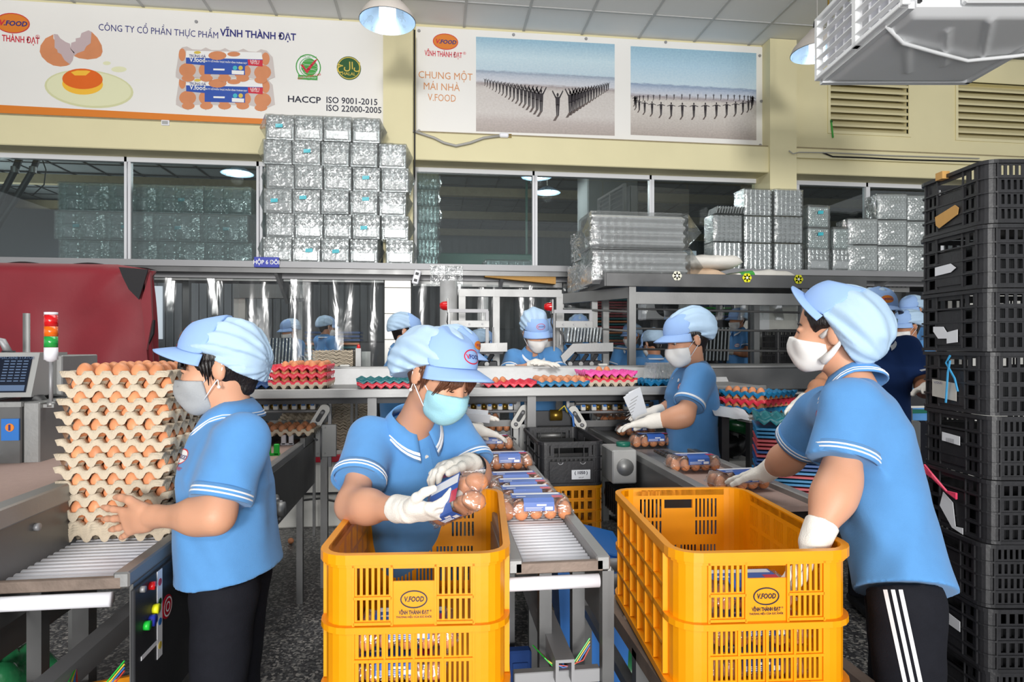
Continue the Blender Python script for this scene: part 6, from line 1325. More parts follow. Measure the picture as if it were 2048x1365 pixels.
MB().b2((cx(46, 2.35), -0.15, zD), (cx(130, 2.5), 0.3, zC + 0.0), 0, 0.004).obj('cabinet', M['steel'], cs_)
MB().b2((cx(-80, 2.3), -0.165, zC - 0.015), (cx(46, 2.35) + 0.003, -0.15, zC + 0.002)).obj('trim', M['steel'], cs_)
stx = cx(23, 2.34); MB().b2((stx - 0.028, -0.168, zC - 0.13), (stx + 0.028, -0.161, zC - 0.055)).obj('blue_sticker', M['blue_bin'], cs_); MB().cyl((stx, -0.168, zC - 0.085), (stx, -0.170, zC - 0.085), 0.014, 14).obj('sticker_mark', M['ink_orange'], cs_); MB().box((stx, -0.171, zC - 0.085), (0.006, 0.002, 0.02), Matrix.Rotation(0, 3, 'Y')).obj('sticker_mark', M['ink_navy'], cs_)
MB().b2((cx(70, 2.6), 0.05, zC), (cx(140, 2.6), 0.3, zC + 0.16), 0, 0.004).obj('rear_box', M['steel'], cs_)
for a in ((-70, 2.4), (120, 2.45)): MB().b2((cx(*a), 0.0, 0), (cx(*a) + 0.05, 0.05, zD)).obj('leg', M['steel_dark'], cs_)
cp_ = V((cx(45, 2.38), -0.06, zC)); MB().lathe([(0.0, 0.02), (0.03, 0.018), (0.042, 0.0)], cp_, 16).obj('push_knob', M['motor_black'], cs_, True)
MB().tube([(cx(-10, 2.4), -0.08, zC + 0.004), (cx(30, 2.4), -0.03, zC + 0.02), (cx(60, 2.4), 0.0, zC + 0.015), (cx(90, 2.4), 0.03, zC + 0.004)], 0.004, 6).obj('cord', M['cable'], cs_)
pp_ = thing('steel_post', 'bright steel tube standing behind the control console', 'post', PY(53, 690, 2.85)); pp_.location.z = 0; MB().cyl((0, 0, 0), (0, 0, ZY(53, 627, 2.85)), 0.013, 14).obj('tube', M['steel'], pp_, True); MB().cyl((0, 0, 0), (0, 0, 0.02), 0.04, 14).obj('foot', M['steel_dark'], pp_, True); MB().cyl((0, 0, 1.2), (0, 0, 1.26), 0.018, 14).obj('sleeve', M['steel_dark'], pp_, True)
hs = thing('steel_hose', 'braided steel hose end curving over the console screen', 'hose', PY(0, 690, 2.6)); hs.location.z = 0; MB().tube([(-0.12, 0, ZY(0, 690, 2.6)), (-0.05, 0, ZY(0, 678, 2.6)), (0.01, 0, ZY(0, 684, 2.6)), (0.03, 0, ZY(0, 706, 2.6))], 0.014, 10).obj('hose', M['alu'], hs, True); MB().cyl((0.03, 0, ZY(0, 702, 2.6)), (0.03, 0, ZY(0, 709, 2.6)), 0.022, 12).obj('collar', M['machine_dark'], hs, True)
# beacon tower on a thin pole
bt = thing('signal_tower', 'signal light tower in red, amber and green on a thin pole', 'light', PY(102, 690, 2.38)); bt.location.z = 0; zz = lambda py: ZY(102, py, 2.38); r_ = 0.021
for nm, m_, a_, b_ in (('red_lens', 'red_lens', 630, 653), ('amber_lens', 'orange_lens', 653, 673), ('green_lens', 'green_lens', 673, 695), ('tower_body', 'white_plastic', 695, 720)):
    MB().cyl((0, 0, zz(b_)), (0, 0, zz(a_) - 0.001), r_, 20).obj(nm, M[m_], bt, True)
MB().cyl((0, 0, zz(630)), (0, 0, zz(625)), r_ * 0.98, 20).obj('cap', M['white_plastic'], bt, True); MB().lathe([(0.0, zz(725)), (0.013, zz(723)), (r_ * 0.9, zz(719))], n=16).obj('tower_foot', M['white_plastic'], bt, True)
MB().cyl((0, 0, zz(812)), (0, 0, zz(722)), 0.0065, 12).obj('pole', M['alu'], bt, True); MB().cyl((0, 0, zz(814)), (0, 0, zz(804)), 0.013, 12).obj('pole_clamp', M['steel'], bt, True); MB().box((-0.03, 0.0, zz(812)), (0.09, 0.02, 0.012)).obj('bracket', M['steel'], bt); MB().box((-0.07, 0.03, zz(812) / 2), (0.03, 0.03, zz(812))).obj('stand', M['steel_dark'], bt)
# ================================================================== PACKING HEADS UNDER THE BENCH
def packing_head(label, x0, x1, y, zb):
    t = thing('packing_head', label, 'machine', ((x0 + x1) / 2, y, 0)); w = (x1 - x0) / 2
    MB().b2((-w, 0, zb + 0.085), (w, 0.03, zb + 0.115)).obj('beam', M['machine_dark'], t); MB().cyl((-w, -0.03, zb + 0.10), (w, -0.03, zb + 0.10), 0.006, 8).obj('guide_rod', M['steel'], t); MB().cyl((-w, -0.03, zb + 0.045), (w, -0.03, zb + 0.045), 0.008, 8).obj('guide_rod', M['alu'], t)
    n = 7
    for k in range(n):
        x = -w + 0.04 + (2 * w - 0.08) * k / (n - 1); g_ = MB().box((x, -0.045, zb + 0.075), (0.030, 0.03, 0.035), None, 0, 0.004).obj('gripper', M['machine_white'], t); MB().box((x, -0.062, zb + 0.088), (0.020, 0.01, 0.014), None, 0, 0.002).obj('gripper_clip', M['blue_bin'], g_)
        if k < n - 1: MB().cyl((x + w / n, -0.03, zb + 0.075), (x + w / n, 0.0, zb + 0.075), 0.017, 10).obj('cup', M['brass'], t, True)
    for s in (-1, 1):
        x = s * (w + 0.01); R = Matrix.Rotation(s * 0.55, 3, 'Y')
        MB().prism([(a * 1.0, c) for a, c in ell(0.03, 0.03, 10, 0, PI, 0, 0.05)] + [(a, c) for a, c in ell(0.03, 0.03, 10, PI, 2 * PI, 0, -0.05)], (x, -0.10, zb + 0.02), R @ V((1, 0, 0)), R @ V((0, 0, 1)), 0.012).obj('slotted_lever', M['machine_white'], t)
        c = R @ V((0, 0, 0.0)); MB().prism([(a, c_) for a, c_ in ell(0.012, 0.012, 8, 0, PI, 0, 0.035)] + [(a, c_) for a, c_ in ell(0.012, 0.012, 8, PI, 2 * PI, 0, -0.02)], (x, -0.1135, zb + 0.02), R @ V((1, 0, 0)), R @ V((0, 0, 1)), 0.002).obj('lever_slot', M['machine_dark'], t)
        for dz in (0.03, -0.05): q = R @ V((0, 0, dz)); MB().cyl((x + q.x, -0.13, zb + 0.02 + q.z), (x + q.x, -0.11, zb + 0.02 + q.z), 0.012, 10).obj('bolt', M['alu'], t, True)
        MB().b2((x - 0.035, -0.06, zb - 0.22), (x + 0.05 * (s > 0) + 0.035, -0.045, zb - 0.03), 0, 0.003).obj('side_plate', M['machine_grey'], t)
        for dx, dz in ((-0.02, -0.05), (0.02, -0.05), (-0.02, -0.2), (0.02, -0.2)): MB().cyl((x + dx, -0.065, zb + dz), (x + dx, -0.058, zb + dz), 0.006, 8).obj('bolt', M['steel'], t)
        MB().b2((x + s * 0.045 - 0.009, -0.05, zb - 0.28), (x + s * 0.045 + 0.009, -0.03, zb + 0.13)).obj('upright', M['alu'], t); MB().b2((x - 0.02, 0.02, 0), (x + 0.02, 0.06, zb + 0.1)).obj('leg', M['steel_dark'], t)
        MB().tube([(x, -0.08, zb - 0.05), (x - s * 0.05, -0.09, zb - 0.02), (x - s * 0.05, -0.08, zb - 0.10), (x - s * 0.02, -0.07, zb - 0.12)], 0.006, 6).obj('linkage', M['alu'], t, True); MB().cyl((x - 0.0, -0.075, zb - 0.23), (x, -0.075, zb - 0.05), 0.005, 8).obj('rod', M['alu'], t, True)
    for k in range(4): MB().b2((-w + 0.02, 0.08 + 0.03 * k, zb - 0.06 - 0.03 * k), (w - 0.02, 0.10 + 0.03 * k, zb - 0.02 - 0.03 * k)).obj('inner_bar', M['machine_dark'] if k % 2 else M['steel_dark'], t)
    return t
yH = 3.78
packing_head('packing head with white grippers above the far left conveyor', XY(505, yH), XY(643, yH), yH, ZY(570, 838, yH))
packing_head('packing head above the middle conveyor behind the bending woman', XY(880, yH), XY(1032, yH), yH, ZY(960, 838, yH))
packing_head('packing head above the right conveyor left of the standing woman', XY(1150, yH), XY(1300, yH), yH, ZY(1200, 838, yH))
# pneumatic block between the heads
pb = thing('pneumatic_unit', 'dark pneumatic cylinder unit with a brass motor and blue hose', 'machine', (XY(1108, 3.7), 3.7, 0)); zq_ = ZY(1100, 830, 3.7)
MB().cyl((-0.03, -0.03, zq_ + 0.0), (0.04, -0.03, zq_ + 0.0), 0.033, 16).obj('motor', M['brass'], pb, True)
for k in range(4): MB().cyl((-0.10, 0.0, zq_ - 0.08 - 0.045 * k), (0.11, 0.0, zq_ - 0.08 - 0.045 * k), 0.014 + 0.004 * (k % 2), 12).obj('cylinder', M['steel'] if k % 2 else M['steel_dark'], pb, True)
MB().b2((-0.13, 0.02, zq_ - 0.24), (0.13, 0.05, zq_ + 0.02)).obj('back_plate', M['machine_dark'], pb); [MB().b2((x, 0.02, 0), (x + 0.025, 0.05, zq_ - 0.24)).obj('leg', M['steel_dark'], pb) for x in (-0.13, 0.105)]
MB().tube([(0.06, -0.05, zq_ + 0.05), (0.10, -0.07, zq_ + 0.0), (0.11, -0.07, zq_ - 0.1), (0.13, -0.05, zq_ - 0.18)], 0.007, 8).obj('blue_hose', M['cable_blue'], pb, True); MB().tube([(0.02, -0.05, zq_ + 0.03), (0.05, -0.07, zq_ + 0.06), (0.07, -0.06, zq_ + 0.02)], 0.005, 8).obj('yellow_hose', M['cable_yellow'], pb, True)
# pulp tray reserve stack: wavy edges of nested empty trays
ps = thing('pulp_tray_reserve', 'tall reserve stack of nested empty pulp trays under the bench', 'egg trays', (XY(705, 5.3), 5.3, 0)); zt1 = ZY(705, 797, 5.15); zb1 = ZY(705, 900, 5.15)
def edge_tray(seed):
    b = MB(); n = 24
    def fn(u, v): x = (u - .5) * 0.3; return V((x, -0.15, 0.012 * (0.5 + 0.5 * math.cos(2 * PI * u * 6)) + v * 0.006 - 0.002 * math.sin(seed + u * 9)))
    b.grid(fn, n, 1); b.grid(lambda u, v: V(((u - .5) * 0.3, -0.15 + 0.3 * v, 0.012 * (0.5 + 0.5 * math.cos(2 * PI * u * 6)) * (0.5 + 0.5 * math.cos(2 * PI * v * 6)) + 0.004)), n, 8); return b.mesh('tray', M['pulp'])
ets = [edge_tray(k) for k in range(3)]; n = int((zt1 - zb1) / 0.0085)
for k in range(n): o = link('tray', ets[k % 3], None, ps, True, loc=(random.uniform(-.004, .004), random.uniform(-.004, .004), zb1 + 0.0085 * k))
MB().b2((-0.17, -0.16, ZY(705, 926, 5.05) + 0.002), (0.17, 0.16, zb1 - 0.001)).obj('stand', M['machine_white'], ps)
# white machine base with an oval opening, red rail on it
def base_beam(label, x0, x1, y, px_mid, slot=True):
    t = thing('machine_plinth', label, 'machine', ((x0 + x1) / 2, y, 0)); w = (x1 - x0) / 2; za, zb_ = ZY(px_mid, 985, y), ZY(px_mid, 925, y); zm = (za + zb_) / 2; h2 = (zb_ - za) / 2
    outer = [(-w, -h2), (w, -h2), (w, h2), (-w, h2)]
    if slot:
        c0 = -w + 0.25 * 2 * w; L_ = 0.17; r_ = h2 * 0.62; n = 12
        hole = [(c0 + L_ + r_ * math.cos(a), r_ * math.sin(a)) for a in np.linspace(-PI / 2, PI / 2, n)] + [(c0 - L_ + r_ * math.cos(a), r_ * math.sin(a)) for a in np.linspace(PI / 2, 3 * PI / 2, n)]
        bm = bmesh.new(); ov = [bm.verts.new((x, 0, z + zm)) for x, z in outer]; hv = [bm.verts.new((x, 0, z + zm)) for x, z in hole]
        ed = [bm.edges.new((ov[i], ov[(i + 1) % 4])) for i in range(4)] + [bm.edges.new((hv[i], hv[(i + 1) % len(hv)])) for i in range(len(hv))]
        bmesh.ops.triangle_fill(bm, use_beauty=True, use_dissolve=False, edges=ed); me = bpy.data.meshes.new('front_plate'); bm.to_mesh(me); bm.free(); o = link('front_plate', me, M['machine_white'], t); md = o.modifiers.new('s', 'SOLIDIFY'); md.thickness = 0.012; md.offset = 0
        MB().cyl((c0 - L_, 0.08, zm + 0.01), (c0 + L_ + 0.04, 0.08, zm + 0.01), 0.012, 8).obj('inner_pipe', M['alu'], t); MB().b2((c0 - L_ - .05, 0.12, zm - h2), (c0 + L_ + .05, 0.14, zm + h2)).obj('inner_plate', M['steel_dark'], t)
    else: MB().b2((-w, -0.006, za), (w, 0.006, zb_), 0, 0.003).obj('front_plate', M['machine_white'], t)
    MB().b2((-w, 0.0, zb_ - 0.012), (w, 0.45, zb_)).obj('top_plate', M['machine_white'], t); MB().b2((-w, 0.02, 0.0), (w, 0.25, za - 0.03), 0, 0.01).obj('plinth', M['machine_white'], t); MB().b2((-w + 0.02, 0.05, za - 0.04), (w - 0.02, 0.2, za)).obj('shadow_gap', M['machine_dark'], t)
    MB().tube([(-w + 0.05 + 0.12 * k, -0.03 - 0.01 * math.sin(k * 2), za - 0.06 + 0.02 * math.sin(k * 1.7)) for k in range(max(3, int(2 * w / 0.12)))], 0.008, 6).obj('loose_cable', M['cable'], t, True)
    return t, za, zb_
yM = 5.05
t_, za_b, zb_b = base_beam('white machine base with an oval opening and a red rail', XY(470, yM), XY(800, yM), yM, 640)
MB().b2((XY(568, yM) - t_.location.x, -0.02, zb_b + 0.001), (XY(705, yM) - t_.location.x, 0.03, zb_b + 0.055), 0, 0.004).obj('red_rail', M['red_paint'], t_)
base_beam('white machine base behind the (1050) crate', XY(1000, 5.05), XY(1330, 5.05), 5.05, 1230, False)
mb_ = thing('motor', 'black rounded motor cover behind the far left conveyor plate', 'motor', (XY(668, 5.25), 5.25, zb_b)); MB().prism([(-0.09, 0), (0.1, 0), (0.1, 0.07)] + [(0.02 + 0.08 * math.cos(a), 0.07 + 0.06 * math.sin(a)) for a in np.linspace(0.2, PI, 8)] + [(-0.09, 0.05)], (0, 0, 0.0), (1, 0, 0), (0, 0, 1), -0.15).obj('cover', M['motor_black'], mb_); MB().b2((-0.09, -0.01, 0), (0.1, 0.16, 0.012)).obj('foot', M['machine_dark'], mb_)
# guides and hub on the far part of the left conveyor
for px, py, m_, lb in ((527, 884, 'white_plastic', 'pair of white guide blocks before the far egg tray, left'), (575, 884, 'white_plastic', 'pair of white guide blocks before the far egg tray, right'), (545, 905, 'green_plastic', 'pair of green guide blocks on the far left conveyor')):
    p = PZ(px, py + 6, ZCV + 0.0); g_ = thing('guide_blocks', lb, 'blocks', (p.x, p.y, ZCV - 0.002))
    for s in (-1, 1): MB().box((s * 0.02, 0, 0.03), (0.025, 0.02, 0.055), None, 0, 0.003).obj('block', M[m_], g_)
    MB().box((0, 0.0, 0.006), (0.07, 0.02, 0.01)).obj('block_foot', M[m_], g_)
p = PZ(541, 948, 0.80); hb = thing('drive_hub', 'shiny round drive hub on the flank of the left conveyor', 'hub', (xrL + 0.024, 2.62, ZCV - 0.12))
for k, (r_, x0_, x1_) in enumerate(((0.06, 0, 0.012), (0.045, 0.012, 0.05), (0.06, 0.05, 0.058), (0.03, 0.058, 0.09))): MB().cyl((x0_, 0, 0), (x1_, 0, 0), r_, 20).obj('hub_disc', M['steel'], hb, True)
for k in range(4): a = k * PI / 2 + 0.4; MB().cyl((0.058, 0.048 * math.cos(a), 0.048 * math.sin(a)), (0.07, 0.048 * math.cos(a), 0.048 * math.sin(a)), 0.007, 8).obj('bolt', M['alu'], hb, True)
# ------------------------------------------------------------------ things right of the standing woman
po = thing('steel_post', 'dark steel post right of the woman with papers', 'post', PY(1431, 690, 3.15)); po.location.z = 0; MB().box((0, 0, ZY(1431, 778, 3.15) / 2), (0.03, 0.03, ZY(1431, 778, 3.15)), None, 0, 0.003).obj('post', M['steel_dark'], po); MB().box((0, -0.018, 1.0), (0.028, 0.006, 0.2)).obj('plate', M['steel'], po)
gr = thing('green_roller', 'dark green roller with a white end beside the tray table', 'roller', PY(1480, 690, 3.1)); gr.location.z = ZY(1480, 852, 3.1); dv = V((0.8, -0.5, -0.18)).normalized(); MB().cyl(-dv * 0.14, dv * 0.11, 0.042, 20).obj('roller', M['green_roller'], gr, True); MB().cyl(dv * 0.11, dv * 0.16, 0.036, 20).obj('white_end', M['white_plastic'], gr, True); MB().cyl(-dv * 0.2, -dv * 0.14, 0.015, 10).obj('axle', M['alu'], gr, True); MB().box((0.0, 0.06, -gr.location.z / 2), (0.03, 0.03, gr.location.z), None, 0, 0.0).obj('stand', M['steel_dark'], gr); MB().box(-dv * 0.17, (0.05, 0.05, 0.09), None, 0, 0.004).obj('bearing', M['steel'], gr)
rbg = thing('rubbish_bag', 'black rubbish bag slumped beside the right conveyor', 'bag', PY(1456, 690, 3.2)); rbg.location.z = ZY(1456, 915, 3.2); o2 = V((4, 4, 4))
def bagf(u, v): a = 2 * PI * u; e = PI * v; q = V((0.10 * math.cos(a) * math.sin(e), 0.10 * math.sin(a) * math.sin(e), 0.07 - 0.07 * math.cos(e))); return q + q.normalized() * 0.025 * noise.noise(q * 28 + o2)
MB().grid(bagf, 28, 16).obj('bag', M['black_cloth'] if False else M['motor_black'], rbg, True); MB().tube([(0, 0, 0.13), (0.01, 0, 0.15), (0.03, 0.01, 0.165)], [0.015, 0.008, 0.02], 8).obj('bag_neck', M['motor_black'], rbg, True)
wb = thing('white_box', 'white painted box under the black rubbish bag', 'box', PY(1456, 690, 3.2)); wb.location.z = 0; MB().b2((-0.11, -0.11, 0), (0.11, 0.12, rbg.location.z - 0.001), 0, 0.006).obj('box_body', M['machine_white'], wb); MB().b2((-0.115, -0.115, rbg.location.z - 0.03), (0.115, 0.125, rbg.location.z - 0.012), 0, 0.004).obj('box_rim', M['machine_white'], wb)
ws = thing('white_sheet', 'crumpled white sheet hanging before the egg tray pile', 'sheet', PY(1462, 690, 3.0)); ws.location.z = ZY(1462, 822, 3.0); MB().grid(lambda u, v: V(((u - .5) * 0.2, 0.12 * v - 0.03 + 0.01 * math.sin(u * 9), 0.03 - 0.05 * (1 - v) ** 2 - 0.03 * u + 0.006 * noise.noise(V((u * 5, v * 5, 2))))), 16, 8).obj('sheet', M['paper'], ws, True); MB().box((0, 0.08, -ws.location.z / 2 - 0.02), (0.04, 0.04, ws.location.z - 0.04)).obj('stand', M['steel_dark'], ws)
# ------------------------------------------------------------------ rubbish on the floor
def heap(label, c, r, h, m, seed, nm='plastic_bag'):
    t = thing(nm, label, 'bag', c); o = V((seed * 5.1, 2, 1))
    def f(u, v): a = 2 * PI * u; e = PI / 2 * v; q = V((r * math.cos(a) * math.cos(e), r * 0.8 * math.sin(a) * math.cos(e), h * math.sin(e))); return q * (1 + 0.35 * noise.noise(q * 11 + o)) + V((0, 0, 0.012 * noise.noise(q * 40 + o) * (1 if v > 0.02 else 0)))
    MB().grid(f, 30, 14).obj('bag', M[m], t, True); MB().tube([(0, 0, h * 0.9), (0.02, 0.0, h * 1.15), (0.06, 0.01, h * 1.2)], [0.03, 0.012, 0.03], 8).obj('bag_neck', M[m], t, True); return t
g1 = PZ(1165, 1330, 0.12); heap('green rubbish bag on the floor under the middle conveyor', (g1.x, g1.y, 0), 0.22, 0.30, 'green_bag', 1); g2 = PZ(1255, 1360, 0.08); heap('pale green plastic bag on the floor beside the roller track', (g2.x, g2.y + 0.1, 0), 0.22, 0.2, 'green_bag', 2)
g3 = PZ(1230, 1290, 0.2); heap('clear film rubbish heaped behind the green bags', (g3.x, g3.y + 0.12, 0), 0.2, 0.33, 'rubbish_film', 3); g4 = PZ(30, 1345, 0.3); heap('green plastic bag low under the left conveyor', (g4.x - 0.05, g4.y, 0), 0.2, 0.42, 'green_bag', 4)
GLV = (g3.x - 0.02, g3.y - 0.02, 0.36)
pt_ = thing('pulp_tray_pile', 'short upright pile of torn pulp trays in the green bag', 'egg trays', (PZ(1135, 1300, 0.2).x, PZ(1135, 1300, 0.2).y + 0.05, 0.0))
for k in range(9): o = link('tray', ets[k % 3], None, pt_, True, loc=(-0.05 + 0.012 * k, 0.0, 0.18), rot=(0, PI / 2, 0.15)); o.scale = (1, 0.8, 1)
# cables on the floor right of the crate
cable('floor_cable', 'black cable looping on the floor between the crates', [PZ(x, y, 0.012) for x, y in ((1210, 960), (1204, 990), (1206, 1015), (1222, 1036), (1250, 1048), (1285, 1050))], 0.012, 'cable')
bx_ = thing('floor_board', 'dark blue plastic board leaning low beside the left crate', 'board', (PZ(1040, 1345, 0.2).x, PZ(1040, 1345, 0.2).y + 0.02, 0.0)); MB().box((0, 0, 0.14), (0.09, 0.05, 0.28), None, 0, 0.008).obj('board', M['polo_navy'], bx_); MB().box((0, -0.03, 0.14), (0.06, 0.01, 0.2), None, 0, 0.003).obj('rib', M['polo_navy'], bx_)
# ================================================================== CONTENT OF THE HALL BEYOND
acb = thing('wall_cooler', 'white outdoor air conditioner unit with a dark round fan in the hall', 'air conditioner', PY(1345, 690, 9.2)); acb.location.z = 0; q = lambda px, Y=9.2: XY(px, Y) - acb.location.x; za1, zb1_ = ZY(1345, 640, 9.2), ZY(1345, 580, 9.2)
MB().b2((q(1290), 0, za1), (q(1398), 0.35, zb1_), 0, 0.02).obj('casing', M['white_plastic'], acb); MB().cyl((q(1333), -0.01, (za1 + zb1_) / 2), (q(1333), 0.02, (za1 + zb1_) / 2), 0.19, 24).obj('fan_grille', M['machine_dark'], acb, True); MB().b2((q(1310), 0.1, 0), (q(1320), 0.2, za1)).obj('stand', M['steel_dark'], acb); MB().b2((q(1370), 0.1, 0), (q(1380), 0.2, za1)).obj('stand', M['steel_dark'], acb)
def tray_wall(label, px0, px1, py0, py1, Y, cols_, n):
    t = thing('tray_wall', label, 'egg trays', (XY((px0 + px1) / 2, Y), Y, 0)); za, zb = ZY(px0, py1, Y), ZY(px0, py0, Y); w = XY(px1, Y) - XY(px0, Y); r = random.Random(px0)
    for k in range(n): z = za + (zb - za) * k / n; MB().b2((-w / 2 + r.uniform(-.01, .01), 0, z), (w / 2 + r.uniform(-.01, .01), 0.4, z + (zb - za) / n * 0.55)).obj('tray', M[r.choice(cols_)], t)
    MB().b2((-w / 2 - 0.02, 0.0, 0), (w / 2 + 0.02, 0.42, za - 0.001)).obj('pallet_block', M['machine_dark'], t); return t
tray_wall('rows of blue and green trays stacked on a hall shelf', 1394, 1462, 590, 640, 9.0, ['tray_dblue', 'tray_dgreen', 'tray_dblue', 'green_plastic'], 9)
tray_wall('wall of egg trays in rusty and teal rows behind the rack', 1196, 1262, 590, 700, 7.9, ['tray_drose', 'egg', 'tray_teal', 'tray_drose'], 20)
tray_wall('stack of red trays behind the strip curtain', 380, 470, 640, 735, 8.2, ['tray_drose', 'tray_dblue'], 14)
tray_wall('stack of mixed trays behind the strip curtain near the pillar', 610, 720, 660, 735, 9.3, ['tray_dblue', 'tray_drose', 'tray_teal', 'egg'], 10)
tray_wall('dark red trays seen left of the black crate stack', 1772, 1830, 745, 790, 6.3, ['tray_drose', 'machine_dark'], 6)
wp = thing('notice_panel', 'white panel with the black lettered production area notice', 'panel', (XY(1560, 8.3), 8.3, 0)); q = lambda px: XY(px, 8.3) - wp.location.x; zt2_, zb2_ = ZY(1560, 565, 8.3), ZY(1560, 735, 8.3)
MB().b2((q(1475), 0.06, 0), (q(1640), 0.1, zt2_ + 0.2)).obj('panel', M['machine_white'], wp); MB().b2((q(1537), 0.03, ZY(1570, 612, 8.3)), (q(1605), 0.055, zt2_)).obj('notice', M['paper'], wp); MB().b2((q(1511), 0.03, ZY(1520, 695, 8.3)), (q(1541), 0.055, ZY(1520, 590, 8.3))).obj('notice', M['paper'], wp)
lettering('KHU VỰC', (q(1571), 0.029, ZY(1571, 588, 8.3)), (1, 0, 0), (0, 0, 1), 0.13, M['ink_black'], wp, 0.03, fit=q(1598) - q(1544)); lettering('SẢN XUẤT', (q(1571), 0.029, ZY(1571, 609, 8.3)), (1, 0, 0), (0, 0, 1), 0.13, M['ink_black'], wp, 0.03, fit=q(1600) - q(1541))
for k in range(4): plain_crate('black_crate', 'black crate under the production notice in the hall, %s of four' % ['bottom', 'second', 'third', 'top'][k], (XY(1572, 7.9), 7.9, 0.62 + 0.26 * k), 0, 0.5, 0.4, 0.255, 'black_plastic', 3, False, 'black crates under the notice', pat=k % 2)
hb_ = thing('hall_bench', 'low dark bench in the hall under the black crates', 'bench', (XY(1560, 7.8), 7.8, 0)); MB().b2((-0.75, -0.25, 0.55), (0.75, 0.35, 0.615)).obj('bench_top', M['steel_dark'], hb_)
for x in (-0.7, 0.65): MB().b2((x, -0.2, 0), (x + 0.05, -0.15, 0.55)).obj('leg', M['steel_dark'], hb_)
for k in range(2): plain_crate('black_crate', 'low black crate before the worker with white eggs, %s' % ['left', 'right'][k], (XY(1480 + 70 * k, 6.4), 6.4, 0.98), 0, 0.4, 0.3, 0.2, 'black_plastic', 3, False, None, pat=1)
hb2 = thing('hall_bench', 'dark bench in the hall carrying the low black crates', 'bench', (XY(1500, 6.45), 6.5, 0)); MB().b2((-0.6, -0.3, 0.9), (0.7, 0.2, 0.975)).obj('bench_top', M['steel_dark'], hb2); [MB().b2((x, -0.2, 0), (x + 0.05, -0.15, 0.9)).obj('leg', M['steel_dark'], hb2) for x in (-0.5, 0.6)]
def clear_col(label, px, Y, py0, py1, n, w):
    t = thing('clear_pack_row', label, 'packs', (XY(px, Y), Y, 0)); za, zb = ZY(px, py1, Y), ZY(px, py0, Y)
    for k in range(n): MB().box((-w / 2 + w * (k + .5) / n, 0.0, (za + zb) / 2), (w / n * 0.45, 0.2, zb - za), Matrix.Rotation(0.06, 3, 'Y'), 0, 0.01).obj('pack', M['nested'], t)
    MB().b2((-w / 2, -0.1, 0), (w / 2, 0.15, za - 0.03)).obj('stand', M['machine_dark'], t)
clear_col('upright rows of clear packs in the hall right of the standing woman', 1425, 6.9, 655, 722, 8, 0.35)
clear_col('upright rows of clear packs behind the strip curtain', 560, 6.8, 676, 735, 10, 0.34)
tp = thing('pulp_tray_reserve', 'pale stack of pulp trays on the bench behind the strip curtain', 'egg trays', (XY(672, 5.0), 5.0, 0)); zp0, zp1 = ZY(672, 733, 5.0), ZY(672, 702, 5.0); n = 13
for k in range(n): link('tray', ets[k % 3], None, tp, True, loc=(0, 0, zp0 + (zp1 - zp0) * k / n))
MB().b2((-0.16, -0.16, zp0 - 0.02), (0.16, 0.16, zp0 - 0.001)).obj('stand_top', M['steel_dark'], tp); [MB().b2((a, b_, 0), (a + 0.02, b_ + 0.02, zp0 - 0.02)).obj('stand_leg', M['steel_dark'], tp) for a in (-0.15, 0.13) for b_ in (-0.15, 0.13)]; MB().b2((0.17, -0.16, zp0 - 0.02), (0.21, -0.12, zp1 + 0.02)).obj('lamp_stand', M['steel'], tp); MB().lathe([(0, 0.03), (0.012, 0.026), (0.015, 0.0)], (0.19, -0.14, zp1 + 0.02), 12).obj('red_lamp', M['red_lens'], tp, True)
db = thing('duct_pipe', 'pale upright pipe in the hall behind the strip curtain', 'pipe', (XY(475, 9.0), 9.0, 0)); MB().b2((-0.05, 0, 0), (0.1, 0.1, 2.5)).obj('pipe', M['machine_white'], db); MB().b2((-0.05, -0.02, 2.1), (0.9, 0.12, 2.35)).obj('header', M['grey_room'], db)
for px, h_ in ((330, 1.35), (700, 1.5)): hs_ = thing('dark_machine', 'dark machine in the hall %s' % ('behind the left part of the strip curtain' if px < 500 else 'behind the curtain near the pillar'), 'machine', (XY(px, 9.4), 9.4, 0)); MB().b2((-0.7, 0, 0), (0.7, 0.8, h_), 0, 0.02).obj('cabinet', M['machine_dark'], hs_); MB().b2((-0.5, -0.02, h_ - 0.5), (0.3, 0, h_ - 0.15)).obj('panel', M['machine_grey'], hs_); MB().b2((-0.8, 0.3, 0), (-0.74, 0.36, h_ + 0.6)).obj('upright', M['steel'], hs_)
eb = thing('egg_table', 'bench with loose brown eggs left of the black crate stack', 'bench', (XY(1800, 4.6), 4.6, 0)); ze = ZY(1800, 800, 4.6); MB().b2((-0.45, -0.1, ze - 0.05), (0.35, 0.2, ze)).obj('bench_top', M['machine_dark'], eb); MB().b2((-0.45, -0.11, ze - 0.10), (0.35, -0.09, ze - 0.07)).obj('green_edge', M['green_panel'], eb); MB().b2((-0.4, 0.0, 0), (-0.35, 0.05, ze - 0.05)).obj('leg', M['steel_dark'], eb); MB().b2((0.3, 0.0, 0), (0.35, 0.05, ze - 0.05)).obj('leg', M['steel_dark'], eb)
gm = thing('grey_duct_box', 'grey sheet metal box low beside the black crate stack', 'box', (XY(1805, 3.2), 3.2, 0)); MB().b2((-0.14, 0, 0.45), (0.12, 0.14, ZY(1800, 835, 3.4)), 0, 0.01).obj('box_body', M['machine_grey'], gm); MB().b2((-0.1, -0.01, 0.6), (0.1, 0.0, 0.75)).obj('panel', M['machine_white'], gm); MB().b2((-0.12, 0.02, 0), (-0.06, 0.12, 0.45)).obj('leg', M['steel_dark'], gm)
